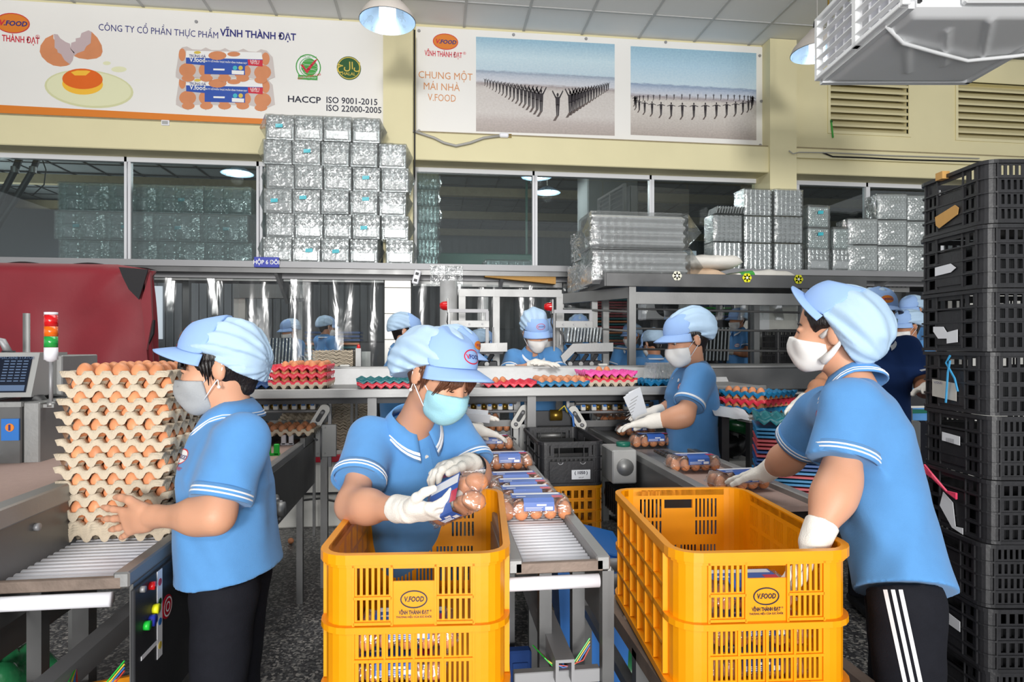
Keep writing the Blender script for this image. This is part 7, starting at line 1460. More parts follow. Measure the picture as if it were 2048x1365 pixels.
# plug and socket boxes hanging from the shelf
sk = thing('socket_board', 'cream socket strip hung from the shelf right of the tiled pillar', 'socket', (XY(833, YS0), YS0 - 0.03, ZWB - 0.13)); MB().box((0, 0, 0), (0.06, 0.035, 0.13), Matrix.Rotation(0.25, 3, 'Y'), 0, 0.008).obj('case', M['white_plastic'], sk)
for dz in (-0.03, 0.03): MB().box((0.25 * dz, -0.019, dz), (0.03, 0.003, 0.025), Matrix.Rotation(0.25, 3, 'Y')).obj('outlet', M['machine_dark'], sk)
fb_ = thing('film_sheet', 'glossy clear film sheet hung from the shelf beside the socket strip', 'sheet', (XY(893, YS0), YS0 - 0.015, ZWB - 0.02)); MB().grid(lambda u, v: V(((u - .5) * 0.30, 0.012 * noise.noise(V((u * 6, v * 6, 3))) - 0.01, -0.19 * v)), 14, 10).obj('film', M['bag_film'], fb_, True); MB().box((0, 0.0, 0.0), (0.3, 0.015, 0.012)).obj('clip_bar', M['steel_dark'], fb_)

# hoses behind the left window, card under the shelf, a green strip at the vent
for lb, pts, r_, m_ in (('thick dark hose slanting behind the left window, upper of two', ((46, 300), (30, 340), (0, 398), (-20, 440)), 0.03, 'cable'), ('dark hose slanting behind the left window, lower of two', ((82, 300), (66, 340), (30, 400), (0, 445), (-20, 480)), 0.028, 'cable'), ('thin black wire looping behind the left window', ((82, 312), (92, 340), (88, 370), (64, 392)), 0.006, 'cable')):
    h_ = thing('hose', lb, 'hose', PY(*pts[0], 6.62)); MB().tube([PY(x, y, 6.62 + 0.04 * (r_ == 0.028)) - h_.location for x, y in pts], r_, 8).obj('hose', M[m_], h_, True)
    if r_ > 0.01: q_ = PY(*pts[1], 6.62) - h_.location; MB().lathe([(r_ * 1.15, -0.03), (r_ * 1.15, 0.03)], q_, 12).obj('clamp', M['steel_dark'], h_, True)
cd = thing('cardboard_sheet', 'tan cardboard sheet wedged under the shelf near the rack', 'cardboard', (XY(1030, YS0), YS0 + 0.05, ZWB - 0.11)); MB().prism([(-0.28, 0.0), (0.4, -0.06), (0.4, 0.02), (-0.28, 0.012)], (0, 0, 0), (1, 0, 0), (0, 0, 1), -0.1).obj('sheet', M['cardboard'], cd)
gs_ = thing('green_strip', 'short green strip stuck beside the left vent', 'strip', PY(1664, 258, YW - 0.02)); MB().box((0, 0, 0), (0.015, 0.01, 0.19), Matrix.Rotation(-0.12, 3, 'Y')).obj('strip', M['ink_green'], gs_); MB().box((-0.006, 0, 0.08), (0.022, 0.012, 0.02)).obj('knot', M['ink_dgreen'], gs_)
# ================================================================== PEOPLE: signed distance bodies meshed with surface nets
def v3(p): return np.array((p[0], p[1], p[2]), dtype=np.float32)
class SDF:
    def __init__(s, vox): s.ops = []; s.vox = vox
    def _b(s, lo, hi): return np.minimum.reduce(lo), np.maximum.reduce(hi)
    def cap(s, a, b, r1, r2=None, k=0.02, sub=False, squash=None, clips=()):
        """tapered capsule; squash=(axis,factor) flattens it along an axis; clips=[(point, normal)] cut it"""
        r2 = r1 if r2 is None else r2; a, b = v3(a), v3(b); R = max(r1, r2)
        def f(X, Y, Z):
            px, py, pz = X - a[0], Y - a[1], Z - a[2]; d = b - a
            if squash is not None:
                n = v3(squash[0]); n = n / np.linalg.norm(n); q = 1 / squash[1] - 1; t_ = px * n[0] + py * n[1] + pz * n[2]
                px, py, pz = px + n[0] * t_ * q, py + n[1] * t_ * q, pz + n[2] * t_ * q; dd = d + n * d.dot(n) * q
            else: dd = d
            L2 = float(dd.dot(dd)) + 1e-12; t = np.clip((px * dd[0] + py * dd[1] + pz * dd[2]) / L2, 0, 1)
            D = np.sqrt((px - t * dd[0]) ** 2 + (py - t * dd[1]) ** 2 + (pz - t * dd[2]) ** 2) - (r1 + (r2 - r1) * t)
            if squash is not None: D = D * max(0.5, squash[1])
            for c, nn in clips:
                c_, n_ = v3(c), v3(nn); n_ = n_ / np.linalg.norm(n_); D = np.maximum(D, (X - c_[0]) * n_[0] + (Y - c_[1]) * n_[1] + (Z - c_[2]) * n_[2])
            return D
        s.ops.append((np.minimum(a, b) - R, np.maximum(a, b) + R, k, sub, f)); return s
    def ell(s, c, r, rot=None, k=0.012, sub=False, clips=()):
        c = v3(c); Rm = np.array(rot if rot is not None else Matrix.Identity(3), dtype=np.float32); R = max(r)
        def f(X, Y, Z):
            px, py, pz = X - c[0], Y - c[1], Z - c[2]
            q = [(Rm[0, i] * px + Rm[1, i] * py + Rm[2, i] * pz) for i in range(3)]
            k0 = np.sqrt(sum((q[i] / r[i]) ** 2 for i in range(3))); k1 = np.sqrt(sum((q[i] / r[i] ** 2) ** 2 for i in range(3))) + 1e-9
            D = k0 * (k0 - 1) / k1
            for cc, nn in clips:
                c_, n_ = v3(cc), v3(nn); n_ = n_ / np.linalg.norm(n_); D = np.maximum(D, (X - c_[0]) * n_[0] + (Y - c_[1]) * n_[1] + (Z - c_[2]) * n_[2])
            return D
        s.ops.append((c - R, c + R, k, sub, f)); return s
    def mesh(s, name, m, fold=0.0, fseed=0, fscale=1.0, cuts=(), extra=None):
        vx = s.vox; pos = [o for o in s.ops if not o[3]]
        lo = np.minimum.reduce([o[0] for o in pos]) - 3 * vx - 0.01; hi = np.maximum.reduce([o[1] for o in pos]) + 3 * vx + 0.01
        n = np.ceil((hi - lo) / vx).astype(int) + 1; Fd = np.full(n, 0.08, dtype=np.float32); ax = [lo[i] + vx * np.arange(n[i], dtype=np.float32) for i in range(3)]
        for a, b, k, sub, f in s.ops:
            pad = k + 4 * vx; i0 = np.clip(np.floor((a - pad - lo) / vx).astype(int), 0, n - 1); i1 = np.clip(np.ceil((b + pad - lo) / vx).astype(int) + 1, 0, n)
            if np.any(i1 <= i0): continue
            sl = tuple(slice(i0[q], i1[q]) for q in range(3)); X, Y, Z = np.meshgrid(ax[0][sl[0]], ax[1][sl[1]], ax[2][sl[2]], indexing='ij', sparse=True)
            D = f(X, Y, Z).astype(np.float32); C_ = Fd[sl]
            if sub: D = -D; h = np.clip(0.5 - 0.5 * (C_ - D) / k, 0, 1); Fd[sl] = C_ * (1 - h) + D * h + k * h * (1 - h)
            else: h = np.clip(0.5 + 0.5 * (C_ - D) / k, 0, 1); Fd[sl] = C_ * (1 - h) + D * h - k * h * (1 - h)
        if fold or cuts or extra:
            X, Y, Z = np.meshgrid(*ax, indexing='ij', sparse=True)
            if extra: Fd += extra(X, Y, Z).astype(np.float32)
            if fold:
                r = random.Random(fseed); acc = 0
                for q in range(4):
                    w1 = [r.uniform(-1, 1) for _ in range(3)]; w2 = [r.uniform(-1, 1) for _ in range(3)]; fr = (16 + 11 * q) * fscale
                    acc = acc + (1 / (1 + 0.5 * q)) * np.sin(fr * (w1[0] * X + w1[1] * Y + 0.7 * w1[2] * Z) + 1.8 * np.sin(0.6 * fr * (w2[0] * X + w2[1] * Y + w2[2] * Z) + q))
                Fd += (fold * 0.5 * acc).astype(np.float32)
            for c, nn in cuts:
                c_, n_ = v3(c), v3(nn); n_ = n_ / np.linalg.norm(n_); Fd = np.maximum(Fd, ((X - c_[0]) * n_[0] + (Y - c_[1]) * n_[1] + (Z - c_[2]) * n_[2]).astype(np.float32))
        return surface_nets(Fd, lo, vx, name, m)
def surface_nets(Fd, lo, vx, name, m):
    S = Fd < 0; n = np.array(S.shape)
    cnt = sum(S[i:n[0] - 1 + i, j:n[1] - 1 + j, k:n[2] - 1 + k].astype(np.int8) for i in (0, 1) for j in (0, 1) for k in (0, 1))
    I = np.argwhere((cnt > 0) & (cnt < 8)); idx = -np.ones(n - 1, dtype=np.int64); idx[I[:, 0], I[:, 1], I[:, 2]] = np.arange(len(I))
    acc = np.zeros((len(I), 3)); num = np.zeros(len(I))
    cor = [(i, j, k) for i in (0, 1) for j in (0, 1) for k in (0, 1)]; val = {c: Fd[I[:, 0] + c[0], I[:, 1] + c[1], I[:, 2] + c[2]] for c in cor}
    for c in cor:
        for axis in range(3):
            if c[axis]: continue
            d = list(c); d[axis] = 1; d = tuple(d); a, b = val[c], val[d]; x = (a < 0) != (b < 0); t = np.where(x, a / np.where(np.abs(a - b) < 1e-9, 1, a - b), 0)
            p = np.zeros((len(I), 3)) + np.array(c); p[:, axis] += t; acc += np.where(x[:, None], p, 0); num += x
    Vt = lo + vx * (I + acc / num[:, None]); faces = []
    for axis in range(3):
        a1, a2 = (axis + 1) % 3, (axis + 2) % 3; sl0 = [slice(None)] * 3; sl1 = [slice(None)] * 3; sl0[axis] = slice(0, n[axis] - 1); sl1[axis] = slice(1, n[axis])
        A, B = S[tuple(sl0)], S[tuple(sl1)]; E = np.argwhere(A != B); ok = (E[:, a1] > 0) & (E[:, a2] > 0) & (E[:, a1] < n[a1] - 1) & (E[:, a2] < n[a2] - 1); E = E[ok]
        def g(o1, o2): q = E.copy(); q[:, a1] -= o1; q[:, a2] -= o2; return idx[q[:, 0], q[:, 1], q[:, 2]]
        Q = np.stack([g(1, 1), g(0, 1), g(0, 0), g(1, 0)], axis=1); flip = ~A[E[:, 0], E[:, 1], E[:, 2]]; Q[flip] = Q[flip][:, ::-1]; faces.append(Q)
    Q = np.concatenate(faces); me = bpy.data.meshes.new(name); me.vertices.add(len(Vt)); me.vertices.foreach_set('co', Vt.astype(np.float32).ravel())
    me.loops.add(len(Q) * 4); me.loops.foreach_set('vertex_index', Q.astype(np.int32).ravel()); me.polygons.add(len(Q)); me.polygons.foreach_set('loop_start', np.arange(0, len(Q) * 4, 4, dtype=np.int32))
    me.update(calc_edges=True); me.validate(); me.materials.append(M[m]); me.polygons.foreach_set('use_smooth', [True] * len(me.polygons)); return me
def bvh_of(me):
    return BVHTree.FromPolygons([v.co.copy() for v in me.vertices], [tuple(p.vertices) for p in me.polygons])
def decal(bvh, vs, fs, c, ux, uy, m, name, parent, off=0.0015, depth=0.25):
    """flat print laid on a body: points (a,b) in plane (ux,uy) at c are dropped onto the surface along -(ux x uy)"""
    ux, uy = V(ux).normalized(), V(uy).normalized(); n = ux.cross(uy).normalized(); out = []
    for a, b in vs:
        p = V(c) + ux * a + uy * b + n * depth * 0.5; h = bvh.ray_cast(p, -n, depth); out.append(h[0] + n * off if h[0] is not None else V(c) + ux * a + uy * b + n * off)
    return MB().add(out, fs).obj(name, M[m], parent, True)
def disc_geo(rx, ry, rings=3, n=20):
    vs = [(0, 0)]; fs = []
    for k in range(1, rings + 1): vs += [(rx * k / rings * math.cos(2 * PI * i / n), ry * k / rings * math.sin(2 * PI * i / n)) for i in range(n)]
    fs += [(0, 1 + i, 1 + (i + 1) % n) for i in range(n)]
    for k in range(rings - 1): fs += [(1 + k * n + i, 1 + (k + 1) * n + i, 1 + (k + 1) * n + (i + 1) % n, 1 + k * n + (i + 1) % n) for i in range(n)]
    return vs, fs
def badge(bvh, c, ux, uy, s, parent, fill='ink_orange', edge='ink_red', word=True, under=False):
    if fill: decal(bvh, *disc_geo(s, s * 0.66), c, ux, uy, fill, 'badge', parent)
    decal(bvh, *ring_geo(s, s * 0.66, s * 0.1), c, ux, uy, edge, 'badge_rim', parent, 0.0022)
    if word:
        vs, fs = text_geo('.FOOD', s * 0.5, 0.02); decal(bvh, [(a + s * 0.18, b - s * 0.18) for a, b in vs], fs, c, ux, uy, 'ink_navy', 'badge_lettering', parent, 0.0028)
        vs, fs = text_geo('V', s * 0.55, 0.03); decal(bvh, [(a - s * 0.62, b - s * 0.18) for a, b in vs], fs, c, ux, uy, 'ink_red', 'badge_lettering', parent, 0.0028)
    if under: vs, fs = text_geo('VĨNH THÀNH ĐẠT', s * 0.34, 0.02, width=0.8); decal(bvh, [(a, b - s * 1.05) for a, b in vs], fs, c, ux, uy, 'ink_red', 'badge_lettering', parent, 0.0022)
def hand_ops(S, wr, d, n, s, sc=1.0, curl=(0.35, 0.4, 0.42, 0.45), spread=0.06, thumb=(0.6, 0.7, 0.25), k=0.006, grow=0.0):
    """palm, four fingers of three bones each and a thumb; d towards the fingertips, n out of the palm, s towards the thumb"""
    d, n, s = V(d).normalized(), V(n), V(s); n = (n - d * n.dot(d)).normalized(); s = (s - d * s.dot(d) - n * s.dot(n)).normalized(); wr = V(wr); g = grow
    S.cap(wr - d * 0.01, wr + d * 0.03 * sc, 0.028 * sc + g, 0.034 * sc + g, 0.015, squash=(n, 0.62))
    for q in (-0.024, -0.008, 0.008, 0.024): S.cap(wr + d * 0.025 * sc + s * q * 0.8 * sc, wr + d * 0.082 * sc + s * q * sc, 0.016 * sc + g, 0.0125 * sc + g, 0.012)
    for q, (off, L_) in enumerate(((0.030, 0.068), (0.010, 0.076), (-0.010, 0.070), (-0.029, 0.055))):
        p = wr + d * (0.086 - abs(off - 0.005) * 0.25) * sc + s * off * sc; a = 0.0; c = curl[q]; dr = (d + s * (spread * (1.5 - q))).normalized(); r0 = (0.0092 if q < 3 else 0.0082) * sc + g
        for j, fr in enumerate((0.46, 0.30, 0.24)):
            a += c * (0.7 if j == 0 else 1.0); v = dr * math.cos(a) + n * math.sin(a); e = p + v * L_ * fr * sc * 1.08; r1 = r0 * (0.93 if j < 2 else 0.84); S.cap(p, e, r0, r1, k); p, r0 = e, r1
    t0, t1, t2 = thumb; p = wr + d * 0.022 * sc + s * 0.026 * sc; v = (d * t0 + s * t1 + n * t2).normalized(); e = p + v * 0.045 * sc; S.cap(p, e, 0.015 * sc + g, 0.0112 * sc + g, 0.01)
    v2 = (d * (t0 + 0.35) + s * t1 * 0.6 + n * (t2 + 0.15)).normalized(); e2 = e + v2 * 0.030 * sc; S.cap(e, e2, 0.0108 * sc + g, 0.0098 * sc + g, k); v3_ = (d * (t0 + 0.6) + s * t1 * 0.3 + n * (t2 + 0.2)).normalized(); S.cap(e2, e2 + v3_ * 0.024 * sc, 0.0098 * sc + g, 0.0082 * sc + g, k)
def person(label, H, fwd, up, scale=1.0, neck=None, front=None, chest=None, waist=None, hem=None, SR=None, SL=None, armR=None, armL=None, shirt='polo_blue', skin='skin', mask='mask_white',
           hair='hair', vox=0.005, cap_pitch=0.0, net=((0, -0.045, 0.050), (0.094, 0.100, 0.088), (0, -0.095, 0.020), (0.084, 0.062, 0.082)), brim_len=0.062, brim_droop=0.020, legs=True, rF=0.115, rS=0.165, hemF=None, hemS=None,
           gloves='LR', cap_badge='ink_orange', chest_badge=True, back_text=False, sleeve=0.16, group=None, fold=0.008, hips=None, eyes=True, cap='cap_blue', netm='net_blue', neck_open=False, watch=False, stripes=True, lod=0, ears=True, earring=False, eyepatch=0, legpts=None, rarm=1.0, capz=0.0, eye_down=False, fringe_len=0.0):
    t = thing('person', label, 'person', (0, 0, 0), 0, group); g0 = V(hips if hips is not None else hem); t.location = (g0.x, g0.y, 0); inv = -V((g0.x, g0.y, 0))
    fine = lod == 0
    def fin(o):  # geometry is built in room coordinates; give it the person's own origin
        o.data.transform(Matrix.Translation(inv)); return o
    kids = []
    def K(o): kids.append(o); return o
    fwd = V(fwd).normalized(); up = V(up); rt = fwd.cross(up).normalized(); up = rt.cross(fwd).normalized(); Rh = Matrix((rt, fwd, up)).transposed(); s = scale; H = V(H)
    L = lambda x, y, z: H + Rh @ (V((x, y, z)) * s)
    front = V(front).normalized(); neck, chest, waist, hem = V(neck), V(chest), V(waist), V(hem); tor = (neck - hem).normalized(); side = front.cross(tor).normalized(); front = tor.cross(side).normalized()  # side = person's right
    SR, SL = V(SR), V(SL); eR, wR, hR = [V(x) for x in armR[:3]]; eL, wL, hL = [V(x) for x in armL[:3]]
    # ---- body: one surface with head, neck, arms and (bare) hands
    S = SDF(vox)
    S.ell(L(0, -0.012, 0.035), [q * s for q in (0.074, 0.094, 0.084)], Rh, 0.02); S.ell(L(0, 0.028, -0.038), [q * s for q in (0.057, 0.066, 0.074)], Rh, 0.03)
    S.ell(L(0, 0.064, -0.092), [q * s for q in (0.024, 0.022, 0.020)], Rh, 0.03)
    for q in (-1, 1): S.ell(L(q * 0.036, 0.052, -0.026), [x * s for x in (0.026, 0.028, 0.026)], Rh, 0.02)
    S.cap(L(0, 0.079, -0.002), L(0, 0.097, -0.040), 0.008 * s, 0.011 * s, 0.014)
    if fine:
        for q in (-1, 1): S.cap(L(q * 0.010, 0.093, -0.044), L(q * 0.011, 0.086, -0.045), 0.008 * s, 0.008 * s, 0.006)
        for q in (-1, 1): S.ell(L(q * 0.031, 0.088, -0.003), [x * s for x in (0.018, 0.010, 0.009)], Rh, 0.008, sub=True)
        for q in (-1, 1): S.ell(L(q * 0.031, 0.0745, 0.0045), [x * s for x in (0.018, 0.011, 0.007)], Rh, 0.006)
    for q in (-1, 1): S.ell(L(q * 0.076, -0.022, -0.004), [x * s for x in (0.009, 0.018, 0.030)], Rh, 0.008)
    S.cap(L(0, -0.022, -0.05), neck - tor * 0.03, 0.050 * s, 0.056 * s, 0.03)
    S.cap(neck - tor * 0.05, chest, 0.07, 0.09, 0.03, squash=(front, 0.7)); S.cap(chest, waist, 0.09, 0.09, 0.03, squash=(front, 0.7))
    ar = s * rarm
    for sh, e, w_ in ((SR, eR, wR), (SL, eL, wL)):
        S.cap(neck - tor * 0.08, sh, 0.05, 0.05, 0.03); S.cap(sh, e, 0.045 * ar, 0.036 * ar, 0.02); m_ = e.lerp(w_, 0.30); S.cap(e, m_, 0.034 * ar, 0.0365 * ar, 0.055); S.cap(m_, w_, 0.0365 * ar, 0.025 * ar, 0.05)
    for c, e, w_, h_, arm in (('R', eR, wR, hR, armR), ('L', eL, wL, hL, armL)):
        if c not in gloves: hand_ops(S, w_, h_ - w_, arm[3], arm[4], s, **(arm[5] if len(arm) > 5 else {}))
    K(link('body', S.mesh('body', skin), None, t))
    # ---- shirt
    S = SDF(max(vox, 0.006)); hemF = hemF or rF * 1.15; hemS = hemS or rS * 1.08
    sq = rF / rS; up_ch = neck - tor * 0.10
    S.cap(SR.lerp(SL, 0.04) - tor * 0.005, SL.lerp(SR, 0.04) - tor * 0.005, 0.062, 0.062, 0.03)
    S.cap(neck - tor * 0.065, chest, 0.078, rS * 0.96, 0.05, squash=(front, sq)); S.cap(chest, waist, rS * 0.96, rS * 0.92, 0.05, squash=(front, sq)); S.cap(waist, hem - tor * 0.08, rS * 0.92, hemS * 1.03, 0.05, squash=(front, hemF / hemS))
    for sh, e in ((SR, eR), (SL, eL)):
        ax = (e - sh).normalized(); k_ = min(sleeve, (e - sh).length * 0.8); S.cap(sh - ax * 0.01, sh + ax * (k_ + 0.05), 0.067 * rarm, 0.074 * rarm, 0.035, clips=[(sh + ax * k_, ax)])
    S.cap(neck + tor * 0.08, neck - tor * 0.01, 0.058, 0.054, 0.01, sub=True)
    if neck_open: S.cap(neck + front * 0.085 + tor * 0.05, neck + front * 0.105 - tor * 0.085, 0.040, 0.008, 0.012, sub=True)
    sm = S.mesh('shirt', shirt, fold, len(label), 1.0, cuts=[(hem, hem - waist)]); K(link('shirt', sm, None, t)); sb_ = bvh_of(sm)
    # sleeve edge stripes and collar with two white lines
    for sh, e in ((SR, eR), (SL, eL)):
        ax = (e - sh).normalized(); k_ = min(sleeve, (e - sh).length * 0.8); u = ax.orthogonal().normalized(); v = ax.cross(u); bS = MB(); bC = MB()
        r_at = lambda q: (0.067 + 0.007 * q / (k_ + 0.05)) * rarm
        def ringband(b, q0, q1, ro):
            n_ = 28; vs = []
            for i in range(n_):
                a = 2 * PI * i / n_; dr = u * math.cos(a) + v * math.sin(a)
                for q, rr in ((q0, -0.004), (q0, ro), (q1, ro), (q1, -0.004)): vs.append(sh + ax * q + dr * (r_at(q) + rr))
            b.add(vs, [(4 * i + j, 4 * ((i + 1) % n_) + j, 4 * ((i + 1) % n_) + (j + 1) % 4, 4 * i + (j + 1) % 4) for i in range(n_) for j in range(4)])
        ringband(bC, k_ - 0.028, k_ + 0.002, 0.0035); K(bC.obj('sleeve_cuff', M[shirt], t, True))
        if stripes:
            for q in ((0.020, 0.016), (0.010, 0.006)) if fine else ((0.02, 0.010),): bS = MB(); ringband(bS, k_ - q[0], k_ - q[1], 0.0050); K(bS.obj('white_stripe', M['stripe_white'], t, True))
    def collar(z0, r0, z1, r1, a0, th, nm, m, extra=0.0, ex0=0.0):
        n_ = 30; pts = []
        for i in range(n_ + 1):
            a = -PI + a0 + (2 * PI - 2 * a0) * i / n_ - PI / 2 + PI; 
            a = PI / 2 + a0 + (2 * PI - 2 * a0) * i / n_; ed = min(i, n_ - i) / n_; pt = max(0, 1 - ed / 0.16)
            dr = side * math.cos(a) + front * math.sin(a)
            base_ = neck + tor * 0.012 + front * 0.004; dip = -tor * (0.030 * max(0, math.sin(a)))
            pts.append((base_ + dr * (r0 + (0.010 * pt if ex0 else 0)) + tor * (z0 - ex0 * pt) + dip, base_ + dr * (r1 + 0.012 * pt) + tor * (z1 - extra * pt) + dip * 1.15))
        vs = []
        for p, q in pts: vs += [p, p.lerp(q, 0.5) + (p - neck).normalized() * 0.004, q]
        fs = [(3 * i + j, 3 * (i + 1) + j, 3 * (i + 1) + j + 1, 3 * i + j + 1) for i in range(n_) for j in range(2)]
        o = K(MB().add(vs, fs).obj(nm, M[m], t, True))
        if th: md = o.modifiers.new('s', 'SOLIDIFY'); md.thickness = th; md.offset = 0
        return o
    cs = s
    collar(0.030, 0.058 * cs, -0.020, 0.092 * cs, 0.30, 0.004, 'collar', shirt, 0.035)
    if stripes:
        if fine: collar(-0.0045, 0.0850 * cs, -0.0075, 0.0872 * cs, 0.30, 0, 'white_stripe', 'stripe_white', 0.0265, 0.0245); collar(-0.0115, 0.0895 * cs, -0.0145, 0.0915 * cs, 0.30, 0, 'white_stripe', 'stripe_white', 0.0325, 0.0305)
        else: collar(-0.004, 0.0855 * cs, -0.016, 0.0935 * cs, 0.30, 0, 'white_stripe', 'stripe_white', 0.032, 0.024)
    if fine and not eyepatch:
        bp_ = []
        pl0 = neck - tor * 0.06
        for q in range(3):
            p = neck - tor * (0.075 + 0.05 * q); h = sb_.ray_cast(p + front * 0.3, -front, 0.5)
            if h[0] is not None: K(MB().cyl(h[0] - front * 0.001, h[0] + front * 0.003, 0.006, 10).obj('button', M['pearl'], t))
        q0 = [(a, b) for b in np.linspace(0, -0.17, 8) for a in (-0.014, 0.014)]; decal(sb_, q0, [(2 * i, 2 * i + 2, 2 * i + 3, 2 * i + 1) for i in range(7)], neck - tor * 0.05 + front * 0.06, -side, tor, shirt, 'placket', t, 0.003, 0.3); kids.append(t.children[-1])
    n0 = set(t.children)
    if chest_badge: c = chest - side * rS * 0.48 + tor * 0.06 + front * 0.1; badge(sb_, c, -side, tor, 0.030 if fine else 0.033, t, 'ink_white', 'ink_red', True, fine)
    if back_text:
        vs, fs = text_geo('V.FOOD', 0.075, 0.02); decal(sb_, vs, fs, chest - front * 0.12 + tor * 0.0, side, tor, 'ink_white', 'back_lettering', t, 0.003, 0.3)
    # ---- trousers, shoes
    if legs:
        S = SDF(max(vox * 1.5, 0.008)); hp = V(hips) if hips is not None else hem + tor * 0.05; S.cap(hp + side * 0.045, hp - side * 0.045, hemS * 0.57, hemS * 0.57, 0.04, squash=(front, min(1.0, hemF / hemS * 1.0)))
        for q, sg in enumerate((1, -1)):
            if legpts: kn, an = [V(x) for x in legpts[q]]
            else: hj0 = hp + side * 0.085 * sg; kn = V((hj0.x, hj0.y, 0.44)) + front * 0.02; an = V((hj0.x, hj0.y, 0.07)) - front * 0.02
            hj = hp + side * 0.08 * sg - V((0, 0, 0.03)); S.cap(hj, kn, 0.080, 0.064, 0.04); S.cap(kn, an, 0.064, 0.050, 0.03, clips=[(an, (0, 0, -1))])
        tm = S.mesh('trousers', 'trouser', 0.003, 5, 1.2, cuts=[(hem + tor * 0.004, tor)]); K(link('trousers', tm, None, t))
        for q, sg in enumerate((1, -1)):
            an = V(legpts[q][1]) if legpts else V(((hp + side * 0.085 * sg).x, (hp + side * 0.085 * sg).y, 0.07)) - front * 0.02; f_ = V((front.x, front.y, 0)).normalized()
            S = SDF(0.010); S.cap(V((an.x, an.y, 0.045)) - f_ * 0.04, V((an.x, an.y, 0.036)) + f_ * 0.14, 0.042, 0.036, 0.02, squash=((0, 0, 1), 0.85)); S.cap(V((an.x, an.y, 0.05)), V((an.x, an.y, 0.1)), 0.04, 0.036, 0.02); K(link('shoe', S.mesh('shoe', 'motor_black', cuts=[((0, 0, 0.002), (0, 0, -1))]), None, t))
    # ---- gloves
    for c, e, w_, h_, arm in (('R', eR, wR, hR, armR), ('L', eL, wL, hL, armL)):
        if c in gloves:
            S = SDF(min(max(vox * 0.7, 0.003), 0.007)); hand_ops(S, w_, h_ - w_, arm[3], arm[4], s, grow=0.0012, **(arm[5] if len(arm) > 5 else {})); ax = (w_ - e).normalized(); S.cap(w_ - ax * 0.055, w_, 0.0355 * ar, 0.032 * ar, 0.01, clips=[(w_ - ax * 0.055, -ax)])
            K(link('glove', S.mesh('glove', 'glove', 0.0012 if fine else 0, 3, 5.0), None, t))
    if watch:
        ax = (wL - eL).normalized(); o = K(MB().tube([(wL - ax * 0.062) + (ax.orthogonal().normalized() * math.cos(a) + ax.cross(ax.orthogonal().normalized()) * math.sin(a)) * 0.037 for a in np.linspace(0, 2 * PI, 20)], 0.007, 8).obj('watch', M['motor_black'], t, True))
    # ---- hair
    S = SDF(max(vox, 0.005)); S.ell(L(0, -0.016, 0.030), [q * s for q in (0.081, 0.100, 0.090)], Rh, 0.01); S.cap(L(0, -0.075, -0.01), L(0, -0.062, -0.055), 0.042 * s, 0.030 * s, 0.02)
    S.ell(L(0, 0.085, -0.055), [q * s for q in (0.10, 0.075, 0.115)], Rh, 0.01, sub=True)
    for q in (-1, 1): S.ell(L(q * 0.085, 0.005, -0.03), [x * s for x in (0.03, 0.040, 0.050)], Rh, 0.01, sub=True)
    K(link('hair', S.mesh('hair', hair, 0.0018, 4, 6.0), None, t))
    if (fine and not eyepatch) or lod == 1:
        b = MB(); r = random.Random(9)
        for q in (-1, 1):
            for i in range(9):
                x = q * (0.012 + 0.0065 * i); y0 = 0.090 - 0.5 * abs(x) ** 1.3; b.tube([L(x * 0.9, y0 - 0.022, 0.060), L(x, y0 - 0.010 - 0.10 * max(0, abs(x) - 0.045), 0.038), L(x * 1.06 + q * 0.003, y0 - 0.010 * (i > 4) - 0.004 * (i > 2), 0.022 - 0.006 * (i > 3) - r.uniform(0, 0.010))], [0.0042, 0.0042, 0.001], 5)
            for i in range(4): b.tube([L(q * 0.066, 0.024 - 0.008 * i, 0.045), L(q * 0.074, 0.020 - 0.008 * i, 0.015), L(q * 0.074, 0.014 - 0.006 * i, -0.008 - 0.006 * i)], [0.005, 0.004, 0.001], 5)
        if fringe_len:
            for q in (-1, 1):
                for i in range(14):
                    x = q * (0.006 + 0.0048 * i); y0 = 0.088 - 0.5 * abs(x) ** 1.3; sw = 0.014 * q
                    b.tube([L(x * 0.9, y0 - 0.020, 0.056), L(x, y0 - 0.10 * max(0, abs(x) - 0.05), 0.036), L(x + sw * 0.6, y0 + 0.004 - 0.006 * (i > 8), 0.012), L(x + sw, y0 - 0.004 - 0.012 * (i > 6), 0.026 - fringe_len * (0.35 + 0.65 * i / 13) - r.uniform(0, 0.008))], [0.0055, 0.0055, 0.004, 0.0008], 5)
                for i in range(7): b.tube([L(q * 0.068, 0.030 - 0.010 * i, 0.046), L(q * 0.077, 0.024 - 0.009 * i, 0.012), L(q * 0.0765, 0.018 - 0.006 * i, -0.018 - 0.012 * (i % 3))], [0.007, 0.006, 0.001], 5)
        o = K(b.obj('fringe', M[hair], t, True)); tag(o, kind='stuff')
    # ---- eyes, brows
    if eye_down:
        for q in (-1, 1):
            K(MB().tube([L(q * x, y, z) for x, y, z in ((0.0155, 0.0800, -0.0085), (0.023, 0.0815, -0.0105), (0.031, 0.0815, -0.0112), (0.040, 0.0775, -0.0102), (0.047, 0.071, -0.0075))], [0.0008 * s, 0.0014 * s, 0.0016 * s, 0.0016 * s, 0.0008 * s], 5).obj('eyelash', M['hair'], t, True))
            S2_ = MB(); S2_.lathe([(0.0150 * s * math.sin(a), -0.0150 * s * math.cos(a)) for a in np.linspace(0, PI, 9)], L(q * 0.031, 0.0655, -0.0035), 14); K(S2_.obj('eyelid', M[skin], t, True))
            K(MB().tube([L(q * x, y, z) for x, y, z in ((0.014, 0.085, 0.018), (0.024, 0.084, 0.022), (0.036, 0.078, 0.022), (0.046, 0.068, 0.017))], [0.002 * s, 0.0030 * s, 0.0026 * s, 0.0008 * s], 6).obj('eyebrow', M[hair], t, True))
    elif eyes:
